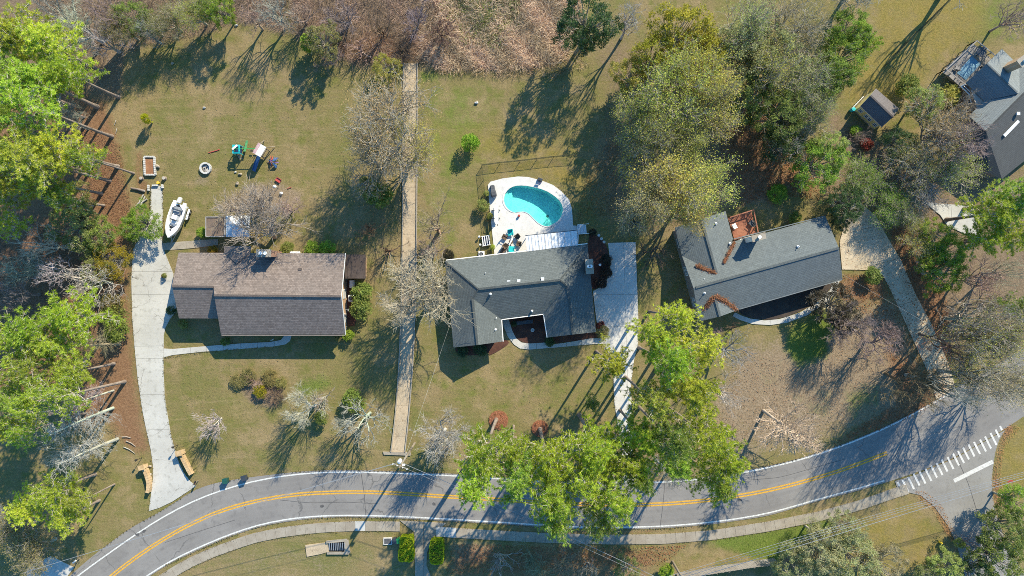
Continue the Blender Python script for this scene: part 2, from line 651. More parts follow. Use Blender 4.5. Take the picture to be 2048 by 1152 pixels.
M['grey_cover'] = mottled('grey_cover_cloth', (.07, .075, .085), (.10, .105, .115), (.045, .05, .055), 1.5, 5, .85, .3, 9, .2)
M['wicker'] = mottled('brown_wicker', (.10, .07, .05), (.15, .11, .08), (.06, .04, .03), 2, 8, .9, .4, 14, .3)
M['blue_tarp'] = mottled('faded_blue_tarp', (.12, .24, .33), (.17, .31, .40), (.22, .30, .33), .8, 2.5, .7, .2, 6, .2)
M['yellow'] = plain('yellow_paint', (.65, .45, .03), .5, .3, 0, .1)
M['ash'] = mottled('pale_ash', (.35, .32, .30), (.5, .48, .46), (.15, .13, .12), 2, 6, .95, .4, 10, .3)
M['yellow_leaf'] = leaf_mat('leaf_by_object', transl=.52)
M['leaf'] = M['yellow_leaf']
M['needle'] = leaf_mat('needle_by_object', transl=.52)
M['pine_wood'] = leaf_mat('pale_pine_wood', twig=True, fixed=(.40, .36, .31))
M['twig_obj'] = leaf_mat('twig_by_object', twig=True)
M['twig'] = leaf_mat('grey_twig', twig=True, fixed=(.31, .28, .23))
M['stem'] = leaf_mat('dry_stem', fixed=None, transl=.2)

# ================================================================ ground sheet with painted zones
xs = np.r_[-4000, -1500, -600, -300, -200, -150, -120, -100, np.arange(-90, 90.01, .5), 100, 120, 150, 200, 300, 600, 1500, 4000]
ys = np.r_[-4000, -1500, -600, -300, -200, -150, -100, -75, np.arange(-56, 56.01, .5), 75, 100, 150, 200, 300, 600, 1500, 4000]
GX, GY = np.meshgrid(xs, ys)
gpx = GX * S + 1024
gpy = -GY * S + 576


def poly_dist(poly):
    """signed distance in px (positive inside) of every ground vertex to a polygon"""
    x, y = gpx.ravel(), gpy.ravel()
    inside = np.zeros(len(x), bool)
    best = np.full(len(x), 1e9)
    n = len(poly)
    for i in range(n):
        x0, y0 = poly[i]
        x1, y1 = poly[(i + 1) % n]
        dx, dy = x1 - x0, y1 - y0
        t = np.clip(((x - x0) * dx + (y - y0) * dy) / (dx * dx + dy * dy + 1e-9), 0, 1)
        best = np.minimum(best, np.hypot(x - x0 - t * dx, y - y0 - t * dy))
        c = ((y0 > y) != (y1 > y)) & (x < (x1 - x0) * (y - y0) / (y1 - y0 + 1e-12) + x0)
        inside ^= c
    return np.where(inside, best, -best)


CH = {k: np.zeros(GX.size) for k in ('straw', 'litter', 'lush', 'reed', 'bare', 'gold')}


def zone(ch, poly, soft=14, amount=1.0):
    d = poly_dist(poly)
    w = np.clip(d / soft * .5 + .5, 0, 1)
    w = w * w * (3 - 2 * w) * amount
    CH[ch] = np.maximum(CH[ch], w)


zone('straw', [(-400, 130), (120, 130), (215, 205), (238, 280), (250, 360), (262, 400), (266, 480), (262, 560), (262, 640), (270, 740), (290, 860), (302, 905), (262, 905), (215, 850), (150, 850), (90, 800), (-400, 800)], 40, .9)
zone('litter', [(-400, 420), (60, 440), (150, 470), (205, 540), (200, 620), (120, 660), (60, 700), (-400, 700)], 30, .9)
zone('litter', [(-400, -300), (560, -300), (570, 70), (480, 45), (380, 75), (300, 88), (250, 110), (240, 200), (200, 200), (100, 140), (-400, 130)], 24, 1)
zone('litter', [(540, -300), (870, -300), (880, 100), (845, 122), (720, 128), (640, 100), (590, 75)], 24, 1)
zone('straw', [(640, 80), (720, 60), (850, 70), (900, 105), (860, 128), (740, 132), (690, 120)], 30, .65)
zone('reed', [(850, -300), (1160, -300), (1150, 80), (1110, 132), (1000, 140), (880, 136), (840, 118)], 18, 1)
zone('lush', [(910, -40), (1015, -40), (1000, 40), (970, 60), (930, 30)], 16, 1)
zone('lush', [(930, 60), (990, 50), (1010, 85), (960, 95)], 16, .6)
zone('lush', [(836, 150), (990, 150), (985, 330), (950, 350), (940, 500), (880, 510), (840, 400)], 90, .5)
zone('lush', [(850, 720), (1220, 720), (1220, 850), (1000, 870), (850, 840)], 90, .33)
zone('lush', [(350, 130), (640, 180), (620, 300), (330, 260)], 90, .12)
zone('lush', [(836, 138), (920, 140), (900, 162), (838, 165)], 24, .7)
zone('gold', [(860, 235), (1060, 240), (1180, 300), (1120, 345), (960, 330), (860, 330)], 60, .55)
zone('gold', [(970, 320), (1110, 318), (1180, 350), (1180, 420), (1140, 380), (1060, 345), (980, 360)], 24, .6)
zone('litter', [(1150, 60), (1260, 60), (1480, 120), (1560, 300), (1560, 430), (1440, 430), (1370, 480), (1310, 500), (1280, 470), (1190, 450), (1170, 330), (1200, 200)], 50, .55)
zone('straw', [(1470, 150), (1560, 200), (1640, 330), (1640, 400), (1540, 390), (1480, 420), (1440, 300)], 40, .6)
zone('bare', [(1460, 330), (1560, 300), (1600, 380), (1520, 420), (1470, 420)], 40, .6)
zone('gold', [(1690, -200), (1990, -200), (1990, 60), (1880, 130), (1840, 200), (1760, 230), (1680, 200), (1690, 120), (1740, 60)], 40, .6)
zone('lush', [(1940, -40), (2048, -60), (2048, 110), (1980, 90), (1930, 60)], 50, .45)
zone('litter', [(1640, 200), (1730, 240), (1800, 300), (1990, 330), (2100, 330), (2100, 700), (1880, 700), (1780, 500), (1760, 430), (1640, 400)], 40, .7)
zone('straw', [(1770, 440), (1840, 470), (1880, 540), (1900, 640), (1900, 740), (1870, 700), (1840, 620), (1800, 530)], 26, .9)
zone('straw', [(1690, 545), (1770, 552), (1785, 600), (1720, 610), (1680, 600), (1665, 580)], 20, .7)
zone('bare', [(1480, 690), (1600, 660), (1720, 600), (1790, 600), (1860, 760), (1850, 830), (1700, 860), (1560, 900), (1480, 900), (1420, 800)], 70, .85)
zone('lush', [(1575, 655), (1650, 612), (1680, 640), (1650, 720), (1600, 740), (1565, 700)], 30, .8)
zone('lush', [(1480, 700), (1560, 690), (1590, 760), (1520, 800)], 50, .3)
zone('lush', [(1560, 800), (1680, 740), (1700, 850), (1600, 880)], 60, .35)
zone('lush', [(1670, 780), (1760, 750), (1770, 830), (1700, 850)], 40, .5)
zone('straw', [(1770, 700), (1850, 740), (1885, 800), (1840, 830), (1770, 855), (1700, 885), (1660, 890), (1720, 850), (1790, 810)], 26, .8)
zone('straw', [(1260, 860), (1400, 850), (1420, 930), (1300, 955), (1262, 950)], 40, .5)
zone('bare', [(1410, 760), (1530, 740), (1530, 930), (1440, 950), (1420, 880)], 50, .7)
zone('bare', [(430, 1068), (640, 1060), (960, 1090), (960, 1400), (200, 1400)], 50, .35)
zone('straw', [(905, 1085), (1250, 1092), (1380, 1090), (1320, 1130), (1240, 1300), (880, 1300)], 26, .55)
zone('bare', [(905, 1085), (1000, 1088), (980, 1120), (900, 1140)], 30, .8)
zone('lush', [(1400, 1080), (1540, 1058), (1690, 1028), (1640, 1080), (1560, 1130), (1480, 1110)], 24, .9)
zone('gold', [(1700, 1020), (1830, 985), (1900, 1080), (1860, 1200), (1500, 1250), (1560, 1130)], 40, .5)
zone('gold', [(2100, 830), (2005, 858), (1990, 960), (1990, 1020), (2100, 1000)], 16, .55)
zone('straw', [(2020, 845), (2008, 856), (1985, 950), (1988, 1020), (2010, 1010), (1996, 950), (2005, 895), (2030, 858)], 10, .7)
zone('straw', [(1826, 982), (1852, 984), (1880, 1010), (1915, 1080), (1900, 1085), (1868, 1022), (1840, 998)], 10, .7)
zone('straw', [(1040, 1042), (1160, 1056), (1280, 1058), (1420, 1048), (1420, 1058), (1280, 1070), (1100, 1068), (1024, 1060)], 9, .5)
zone('lush', [(588, 775), (610, 752), (650, 745), (668, 768), (640, 795), (600, 800)], 30, .7)
zone('litter', [(465, 765), (500, 750), (566, 756), (568, 792), (545, 818), (500, 808)], 16, .8)
zone('litter', [(690, 300), (800, 250), (812, 500), (800, 780), (700, 800), (745, 660), (740, 500)], 40, .35)
zone('straw', [(830, 400), (890, 380), (890, 560), (840, 600)], 40, .3)
zone('bare', [(505, 368), (560, 362), (605, 385), (600, 420), (540, 430), (420, 420), (440, 405)], 22, .8)
zone('straw', [(268, 300), (288, 300), (288, 352), (305, 368), (300, 390), (268, 400)], 14, .6)
zone('straw', [(1290, 480), (1370, 480), (1385, 600), (1300, 540)], 30, .3)
zone('bare', [(395, 345), (425, 352), (420, 372), (385, 372)], 16, .6)
zone('straw', [(740, 1030), (1020, 1042), (1020, 1050), (740, 1038)], 6, .4)

attr_a = np.c_[CH['straw'], CH['litter'], CH['lush'], np.ones(GX.size)]
attr_b = np.c_[CH['reed'], CH['bare'], CH['gold'], np.ones(GX.size)]

POOL = smooth_closed([(1036, 369), (1020.6, 373), (1009.7, 383), (1005.5, 397), (1008, 410), (1016, 420), (1027, 426), (1036, 424), (1046, 423), (1056.6, 427), (1066, 436), (1074, 445), (1085, 452), (1096, 454.5), (1107, 450), (1120, 441), (1127, 428), (1128, 414), (1122, 402), (1111, 391.5), (1091, 379), (1060, 371)], 1)

gm, gt, gb = new_mat('lawn_and_ground')
pos = position(gt)
wv = node(gt, 'ShaderNodeTexNoise', Scale=.05, Detail=1)
gt.links.new(pos, wv.inputs['Vector'])
wa = gt.nodes.new('ShaderNodeVectorMath'); wa.operation = 'SCALE'; wa.inputs['Scale'].default_value = 4.0
gt.links.new(wv.outputs['Color'], wa.inputs[0])
wb = gt.nodes.new('ShaderNodeVectorMath'); wb.operation = 'ADD'
gt.links.new(pos, wb.inputs[0]); gt.links.new(wa.outputs[0], wb.inputs[1])
wpos = wb.outputs[0]
n_big = noise(gt, pos, .055, 5, .6)
n_mid = noise(gt, pos, .45, 5, .65)
n_fine = noise(gt, pos, 3.2, 5, .75)
n_mow = noise(gt, wpos, .8, 5, .72, (.12, 2.3, .12))
n_mow2 = noise(gt, wpos, .8, 5, .7, (1.6, .2, .5))
n_patch = noise(gt, pos, .16, 6, .7)
n_grain = noise(gt, pos, 11, 3, .8)
lawn = mixc(gt, ramp(gt, n_big, .38, .62), (.168, .145, .058), (.212, .162, .082))
lawn = mixc(gt, ramp(gt, n_mid, .42, .68), lawn, (.140, .138, .042))
lawn = mixc(gt, math_n(gt, 'MULTIPLY', ramp(gt, n_patch, .52, .66), .65), lawn, (.130, .136, .042))
lawn = mixc(gt, math_n(gt, 'MULTIPLY', ramp(gt, math_n(gt, 'SUBTRACT', 1.0, n_patch), .5, .64), .75), lawn, (.262, .196, .108))
lawn = mixc(gt, math_n(gt, 'MULTIPLY', ramp(gt, n_mow, .5, .68), .38), lawn, (.27, .205, .115))
lawn = mixc(gt, math_n(gt, 'MULTIPLY', ramp(gt, n_mow2, .52, .72), .25), lawn, (.11, .105, .035))
lawn = mixc(gt, math_n(gt, 'MULTIPLY', ramp(gt, n_fine, .52, .72), .55), lawn, (.24, .17, .075))
ca = gt.nodes.new('ShaderNodeAttribute'); ca.attribute_name = 'zone_a'
cb = gt.nodes.new('ShaderNodeAttribute'); cb.attribute_name = 'zone_b'
sa = gt.nodes.new('ShaderNodeSeparateColor'); gt.links.new(ca.outputs['Color'], sa.inputs[0])
sb = gt.nodes.new('ShaderNodeSeparateColor'); gt.links.new(cb.outputs['Color'], sb.inputs[0])
brk = math_n(gt, 'ADD', math_n(gt, 'MULTIPLY', math_n(gt, 'SUBTRACT', n_mid, .5), .9), math_n(gt, 'MULTIPLY', math_n(gt, 'SUBTRACT', n_fine, .5), 1.0))


def layer(col, mask, c1, c2, nn, lo=.25, hi=.75):
    f = ramp(gt, math_n(gt, 'ADD', mask, math_n(gt, 'MULTIPLY', brk, .8)), lo, hi)
    f = math_n(gt, 'MULTIPLY', f, ramp(gt, mask, 0.0, .2))
    return mixc(gt, f, col, mixc(gt, ramp(gt, nn, .38, .66), c1, c2))


col = layer(lawn, sb.outputs[2], (.185, .150, .038), (.240, .180, .060), n_fine)
col = layer(col, sb.outputs[1], (.200, .150, .098), (.268, .208, .146), n_fine)
col = layer(col, sa.outputs[1], (.150, .108, .072), (.225, .165, .112), n_fine)
col = layer(col, sa.outputs[0], (.165, .092, .052), (.235, .140, .080), n_fine)
col = layer(col, sb.outputs[0], (.27, .185, .115), (.36, .255, .165), n_fine)
col = layer(col, sa.outputs[2], (.105, .150, .026), (.150, .175, .045), n_fine)
gk = node(gt, 'ShaderNodeMapRange')
gk.inputs[1].default_value = .25; gk.inputs[2].default_value = .75; gk.inputs[3].default_value = .55; gk.inputs[4].default_value = 1.45
gt.links.new(n_grain, gk.inputs[0])
gv = gt.nodes.new('ShaderNodeVectorMath'); gv.operation = 'SCALE'
gt.links.new(col, gv.inputs[0]); gt.links.new(gk.outputs[0], gv.inputs['Scale'])
gt.links.new(gv.outputs[0], gb.inputs['Base Color'])
gb.inputs['Roughness'].default_value = .95
gb.inputs['Specular IOR Level'].default_value = .1
bump(gt, gb, math_n(gt, 'ADD', math_n(gt, 'MULTIPLY', n_grain, .6), n_fine), .7, .12)

nx_, ny_ = len(xs), len(ys)
relief = 0.05 * np.sin(GX * .21 + 1) * np.cos(GY * .17) + 0.03 * np.sin(GX * .5 + GY * .4)
relief = np.where((abs(GX) < 90) & (abs(GY) < 56), relief * .35 - .05, -.05)
gverts = np.c_[GX.ravel(), GY.ravel(), relief.ravel()]
ii = np.arange(nx_ * ny_).reshape(ny_, nx_)
gf = np.c_[ii[:-1, :-1].ravel(), ii[:-1, 1:].ravel(), ii[1:, 1:].ravel(), ii[1:, :-1].ravel()]
pd = poly_dist(POOL)
keep = ~(pd[gf] > -6).any(axis=1)
ground_me = np_mesh('ground', [(gverts, gf[keep], 0, None)], [gm])
for nm, arr in (('zone_a', attr_a), ('zone_b', attr_b)):
    at = ground_me.attributes.new(nm, 'FLOAT_COLOR', 'POINT')
    at.data.foreach_set('color', arr.astype(np.float32).ravel())
ground_me.polygons.foreach_set('use_smooth', [True] * len(ground_me.polygons))
ground = link('ground', ground_me)
ground['kind'] = 'structure'

# ================================================================ road
def wheel_paths(m):
    """lanes polished and oil darkened where tyres run: v goes across the road"""
    t = m.node_tree
    b = next(n for n in t.nodes if n.type == 'BSDF_PRINCIPLED')
    src = b.inputs['Base Color'].links[0].from_socket
    sp = t.nodes.new('ShaderNodeSeparateXYZ')
    t.links.new(t.nodes.new('ShaderNodeUVMap').outputs[0], sp.inputs[0])
    w = math_n(t, 'ABSOLUTE', math_n(t, 'SUBTRACT', sp.outputs[1], .5))
    c = math_n(t, 'COSINE', math_n(t, 'MULTIPLY', math_n(t, 'SUBTRACT', w, .15), 31.416))
    oil = math_n(t, 'COSINE', math_n(t, 'MULTIPLY', math_n(t, 'SUBTRACT', w, .25), 12.566))
    f = math_n(t, 'ADD', math_n(t, 'MULTIPLY', ramp(t, c, -.2, 1.0), .22), math_n(t, 'MULTIPLY', ramp(t, oil, .6, 1.0), .16))
    f = math_n(t, 'MULTIPLY', f, ramp(t, noise(t, position(t), .25, 4), .3, .6))
    t.links.new(mixc(t, f, src, (.10, .095, .092)), b.inputs['Base Color'])


wheel_paths(M['asphalt'])
TOP = [(100, 1190), (156, 1136), (204, 1097), (260, 1056), (330, 1018), (392, 977), (445, 962), (512, 953), (595, 943), (679, 939), (779, 942), (905, 947), (1002, 954), (1140, 963), (1297, 962), (1391, 957), (1491, 941), (1536, 932), (1603, 916), (1703, 882), (1769, 854), (1833, 822), (1900, 783), (1970, 742), (2060, 690), (2200, 605)]
BOT = [(235, 1200), (292, 1157), (333, 1130), (400, 1098), (455, 1075), (512, 1055), (560, 1045), (612, 1038), (679, 1034), (779, 1036), (879, 1041), (1024, 1050), (1137, 1058), (1237, 1059), (1324, 1057), (1424, 1049), (1536, 1032), (1636, 1002), (1703, 985), (1769, 966), (1830, 946), (1910, 915), (2010, 858), (2048, 832), (2200, 740)]
n_r = 160
tp, bt = resample(TOP, n_r), resample(BOT, n_r)
mb = MB()
for i in range(n_r - 1):
    u0, u1 = i / n_r, (i + 1) / n_r
    mb.poly([P(*tp[i], .02), P(*bt[i], .02), P(*bt[i + 1], .02), P(*tp[i + 1], .02)], 0, [(u0, 0), (u0, 1), (u1, 1), (u1, 0)])
mb.build('road', M['asphalt'])['kind'] = 'structure'
SIDE = [(1790, 962), (1830, 950), (1910, 917), (2010, 860), (1998, 880), (1990, 905), (1984, 950), (1985, 990), (1992, 1030), (2010, 1080), (2060, 1170), (1940, 1190), (1925, 1130), (1912, 1085), (1895, 1050), (1868, 1012), (1840, 990), (1812, 984), (1795, 978)]
MB().prism(PP(SIDE), -.03, .026).build('side_road', M['side_asphalt'])['kind'] = 'structure'


def ribbon(pts, wpx, z, name, mat, parent, n=60):
    a = resample(pts, n)
    d = np.gradient(a, axis=0)
    d /= np.linalg.norm(d, axis=1)[:, None]
    nn = np.c_[-d[:, 1], d[:, 0]] * wpx / 2
    b = MB()
    for i in range(n - 1):
        b.poly([P(*(a[i] + nn[i]), z), P(*(a[i + 1] + nn[i + 1]), z), P(*(a[i + 1] - nn[i + 1]), z), P(*(a[i] - nn[i]), z)][::-1])
    return b.build(name, mat, parent)


marks = structure('road_markings')
W1 = [(120, 1180), (153, 1152), (233, 1096), (300, 1048), (387, 1000), (450, 977), (512, 960), (595, 947), (679, 943), (779, 946), (905, 951), (1002, 958), (1140, 967), (1297, 966), (1391, 961), (1491, 945), (1536, 936), (1603, 920), (1703, 886), (1769, 858), (1833, 826), (1900, 787)]
W2 = [(255, 1180), (292, 1152), (333, 1125), (400, 1093), (455, 1070), (512, 1050), (560, 1040), (612, 1033), (679, 1030), (779, 1032), (879, 1037), (1024, 1046), (1137, 1054), (1237, 1055), (1324, 1053), (1424, 1045), (1536, 1028), (1636, 998), (1703, 981), (1769, 961)]
YC = [(185, 1185), (222, 1152), (260, 1122), (300, 1095), (345, 1066), (400, 1038), (460, 1013), (512, 1002), (560, 992), (612, 986), (712, 983.5), (780, 985), (855, 991), (979, 998), (1131, 1008), (1215, 1010), (1291, 1010), (1357, 1007), (1441, 998), (1536, 982), (1636, 956), (1700, 935), (1774, 906)]
ribbon(W1, 2.7, .027, 'edge_line', M['white_paint'], marks)
ribbon(W2, 2.7, .027, 'edge_line', M['white_paint'], marks)
yc = resample(YC, 80)
dd = np.gradient(yc, axis=0); dd /= np.linalg.norm(dd, axis=1)[:, None]
nn = np.c_[-dd[:, 1], dd[:, 0]]
for sgn in (-1, 1):
    ribbon([tuple(p) for p in yc + nn * 2.5 * sgn], 2.9, .028, 'centre_line', M['yellow_paint'], marks, 80)
# stop bar and crosswalk
sb0, sb1 = np.array((1908, 962)), np.array((1986, 923))
ribbon([tuple(sb0), tuple((sb0 + sb1) / 2), tuple(sb1)], 8, .034, 'stop_bar', M['worn_paint'], marks, 6)
cw = structure('crosswalk')
tops = [(1795, 964), (1805, 960), (1816, 954), (1827, 947), (1839, 943), (1851, 938), (1862, 931), (1873, 926), (1883, 919), (1895, 914), (1906, 907), (1916, 902), (1926, 895), (1937, 889), (1948, 884), (1960, 879), (1970, 873), (1981, 866), (1991, 859), (2000, 852)]
for i, (x, y) in enumerate(tops):
    k = .35 if i in (0, 19) else .65 if i == 18 else 1
    ribbon([(x, y), (x + 6 * k, y + 12 * k), (x + 12 * k, y + 24 * k)], 4.0, .035, 'crosswalk_stripe', M['worn_paint'], cw, 5)

# ---------------------------------------------------------------- sidewalk, drives and paths: every poured slab its own piece
walk = structure('sidewalk')
wl = resample([(250, 1215), (300, 1175), (340, 1148), (380, 1125), (427, 1104), (480, 1085), (512, 1075), (560, 1065), (612, 1058), (660, 1054), (712, 1052), (760, 1052), (800, 1053)], 400)
wr = resample([(872, 1063), (950, 1068), (1024, 1072), (1100, 1076), (1224, 1079), (1324, 1078), (1424, 1070), (1536, 1053), (1636, 1033), (1720, 1010), (1783, 988), (1815, 978)], 400)
for path in (wl, wr):
    d = np.r_[0, np.cumsum(np.hypot(*np.diff(path, axis=0).T))]
    q = 0.0
    while q < d[-1] - 4:
        e = min(q + 20, d[-1])
        seg = []
        for t in (q + .2, (q + e) / 2, e - .2):
            c = np.array((np.interp(t, d, path[:, 0]), np.interp(t, d, path[:, 1])))
            c2 = np.array((np.interp(t + 1, d, path[:, 0]), np.interp(t + 1, d, path[:, 1])))
            c1 = np.array((np.interp(t - 1, d, path[:, 0]), np.interp(t - 1, d, path[:, 1])))
            g = (c2 - c1) / np.linalg.norm(c2 - c1)
            seg.append((c, np.array((-g[1], g[0])) * 9.7))
        poly = [tuple(c + w) for c, w in seg] + [tuple(c - w) for c, w in reversed(seg)]
        fresh = path is wl and 705 < seg[1][0][0] < 725 or path is wr and seg[1][0][0] < 905
        MB().prism(PP(poly), -.06, .07 + random.uniform(-.008, .008)).build('slab', M['concrete'] if fresh else M['walk_concrete'], walk)
        q = e

d1 = structure('driveway')
slabs(d1, [(302, 372), (326, 372), (326, 440), (324, 480), (326, 494), (330, 506), (338, 526), (347, 548), (346, 565), (353, 622), (340, 638), (331, 655), (327.5, 672), (327, 740), (329, 790), (335, 830), (342, 870), (350, 900), (358, 925), (368, 945), (380, 962), (392, 972), (365, 990), (345, 1003), (320, 1015), (298, 1022), (306, 960), (306, 930), (302, 900), (295, 870), (285, 820), (276, 760), (270, 700), (265, 640), (263, 560), (266, 500), (300, 430)],
      [(200, 388, 400, 388), (200, 408, 400, 408), (200, 443, 400, 443), (200, 543, 400, 543), (200, 590, 400, 588), (200, 632, 400, 632), (200, 666, 400, 666), (200, 694, 400, 690), (200, 718, 400, 716), (200, 790, 400, 788), (200, 862, 400, 857)], -.1, .06, M['cracked'], .32)
d2 = structure('driveway')
slabs(d2, [(1216, 486), (1271, 484), (1277, 650), (1276, 690), (1268, 720), (1262, 770), (1264, 850), (1268, 930), (1284, 968), (1225, 966), (1240, 948), (1245, 920), (1238, 870), (1228, 800), (1226, 720), (1214, 700), (1206, 686), (1212, 670), (1196, 662), (1190, 620), (1186, 582), (1200, 575), (1213, 560), (1221, 530)],
      [(1100, 655, 1400, 651), (1100, 535, 1400, 532), (1100, 590, 1400, 588), (1100, 720, 1400, 718), (1100, 790, 1400, 790), (1100, 860, 1400, 860), (1100, 930, 1400, 925), (1247, 484, 1252, 655)], -.1, .06, M['bright_concrete'], .3)
d3 = structure('driveway')
slabs(d3, [(1708, 396), (1752, 432), (1774, 474), (1802, 521), (1831, 589), (1861, 645), (1886, 702), (1906, 758), (1911, 778), (1872, 798), (1856, 744), (1819, 664), (1783, 584), (1766, 551), (1735, 540), (1684, 539), (1679, 484), (1690, 445)],
      [(1640, 560, 1840, 505), (1700, 640, 1900, 580), (1720, 700, 1900, 640), (1740, 760, 1920, 700), (1640, 480, 1800, 440)], -.1, .06, M['tan_concrete'])
d4 = structure('driveway')
slabs(d4, [(1790, 1041), (829, 1064), (829, 1090), (831, 1170), (868, 1170), (853, 1130), (854, 1105), (862, 1085), (876, 1062), (892, 1046), (800, 1041)][1:], [(700, 1065, 900, 1066), (700, 1110, 900, 1110), (847, 1020, 848, 1200)], -.06, .06, M['walk_concrete'])
d5 = structure('driveway')
slabs(d5, [(1850, 405), (1945, 412), (1960, 470), (1930, 468), (1895, 452), (1880, 430)], [(1900, 380, 1905, 480)], -.06, .06, M['concrete'])
d6 = structure('driveway')
slabs(d6, [(58, 1132), (102, 1112), (148, 1135), (110, 1185), (40, 1185)], [(100, 1100, 80, 1190)], -.06, .05, M['concrete'])
p5 = structure('garden_path')
slabs(p5, [(-60, 985), (0, 1008), (38, 1050), (24, 1060), (-8, 1028), (-60, 1005)], [(10, 1000, -4, 1050)], -.06, .05, M['concrete'])
p1 = structure('garden_path')
slabs(p1, [(327.5, 697), (345, 698), (380, 695), (440, 690), (480, 687), (540, 684), (562, 680), (568, 672), (583, 671), (580, 682), (570, 689), (545, 693), (480, 698), (400, 704), (345, 710), (327.5, 715)], [(x, 600, x + 2, 800) for x in (380, 412, 446, 480, 514, 548)], -.06, .055, M['concrete'])
p2 = structure('garden_path')
slabs(p2, [(326, 486), (390, 481), (436, 478), (436, 490), (390, 496), (326, 501)], [(372, 460, 373, 520)], -.06, .05, M['old_concrete'])
p3 = structure('garden_path')
slabs(p3, [(1004, 640), (1018, 640), (1024, 660), (1032, 676), (1043, 685), (1060, 687), (1090, 685), (1094, 690), (1104, 689), (1140, 684), (1180, 677), (1206, 676), (1208, 688), (1188, 688), (1110, 695), (1060, 699), (1040, 697), (1028, 689), (1016, 674), (1008, 655)], [(x, 620, x + 1, 740) for x in (1072, 1100, 1132, 1162, 1188)] + [(990, 668, 1040, 662)], -.06, .055, M['concrete'])
p4 = structure('garden_path')
slabs(p4, [(1470, 625), (1485, 632), (1500, 637), (1530, 641), (1560, 638), (1600, 625), (1635, 604), (1660, 580), (1668, 560), (1680, 558), (1672, 585), (1650, 606), (1615, 630), (1575, 645), (1540, 650), (1505, 648), (1480, 640), (1465, 632)], [(1500, 600, 1496, 670), (1540, 600, 1540, 670), (1580, 600, 1584, 670), (1612, 600, 1622, 660), (1630, 570, 1665, 620)], -.06, .06, M['concrete'])
# concrete drainage flume between the two lots
fl = structure('drainage_flume')
L_ = [(806, 126), (805.5, 250), (805, 384), (804, 490), (802.5, 600), (797, 740), (794, 780), (789, 850), (781, 904)]
R_ = [(836, 126), (835.5, 250), (835, 384), (834, 490), (832.5, 600), (827, 740), (823, 780), (818, 850), (811, 904)]
la, ra = resample(L_, 26), resample(R_, 26)
for i in range(25):
    g = (la[i + 1] - la[i]) * .004
    MB().prism(PP([la[i] + g, la[i + 1] - g, ra[i + 1] - g, ra[i] + g]), -.1, .05 + random.uniform(-.004, .004)).build('slab', M['flume'], fl)
for side, s_ in ((la, 1), (ra, -1)):
    b = MB()
    for i in range(25):
        a, c = side[i], side[i + 1]
        b.prism(PP([a, c, c + (2.0 * s_, 0), a + (2.0 * s_, 0)]), -.1, .24)
    b.build('side_wall', M['old_concrete'], fl)
MB().prism(PP([(766, 903), (822, 905), (821, 911), (768, 909)]), -.1, .14).build('end_sill', M['old_concrete'], fl)


def bed(name, pts, mat, z=.035, it=2):
    o = MB().prism(PP(smooth_closed(pts, it)), -.1, z).build(name, mat)
    o['kind'] = 'structure'
    return o


bed('mulch_bed', [(1175, 470), (1190, 468), (1212, 485), (1220, 520), (1213, 555), (1200, 572), (1187, 580), (1176, 570)], M['soil'])
bed('mulch_bed', [(1016, 632), (1092, 622), (1098, 684), (1060, 686.5), (1044, 684), (1032, 676), (1024, 660), (1018, 640)], M['soil'], .04, 1)
bed('mulch_bed', [(985, 690), (1008, 678), (1020, 684), (1012, 692), (990, 706), (975, 712)], M['soil'])
bed('mulch_bed', [(910, 690), (1005, 680), (990, 704), (940, 712), (912, 708)], M['soil'], .03)
bed('mulch_bed', [(1095, 672), (1195, 662), (1200, 676), (1140, 683), (1100, 688)], M['soil'], .03, 1)
bed('mulch_bed', [(1475, 612), (1670, 555), (1660, 580), (1634, 603), (1598, 624), (1560, 637), (1530, 640), (1500, 636), (1478, 626)], M['dark_soil'], .04, 1)
bed('mulch_ring', [(997 + 20 * math.cos(a), 840 + 18 * math.sin(a)) for a in np.arange(0, 6.2, .7)], M['pine_straw'], .06)
bed('mulch_ring', [(1080 + 17 * math.cos(a), 857 + 16 * math.sin(a)) for a in np.arange(0, 6.2, .7)], M['pine_straw'], .06)
bed('foundation_bed', [(688, 560), (712, 560), (716, 650), (690, 655)], M['soil'], .03, 1)

# crack sealing and patches in the asphalt
pt_ = structure('road_repairs')
for pts, w in (([(722, 944), (728, 985), (732, 1032)], 1.1), ([(1330, 963), (1326, 1010), (1320, 1055)], .9), ([(560, 1000), (620, 1006), (690, 1004), (760, 1008)], .8), ([(1500, 960), (1560, 955), (1620, 938), (1690, 918)], .8), ([(330, 1085), (400, 1062), (470, 1040)], .8), ([(1918, 925), (1936, 965), (1950, 1010), (1966, 1060)], 1.2), ([(1150, 985), (1220, 990), (1290, 985)], .7)):
    ribbon(pts, w, .031, 'tar_seam', M['tar'], pt_, 24)
for px, py in ((288, 1062), (275, 1069), (868, 1008), (1480, 1000), (644, 1012)):
    b = MB()
    b.prism([(P(px, py).x + .35 * random.uniform(.6, 1.2) * math.cos(a), P(px, py).y + .25 * random.uniform(.6, 1.2) * math.sin(a)) for a in np.arange(0, 6.2, .6)], 0, .029)
    b.build('oil_stain', M['tar'], pt_)
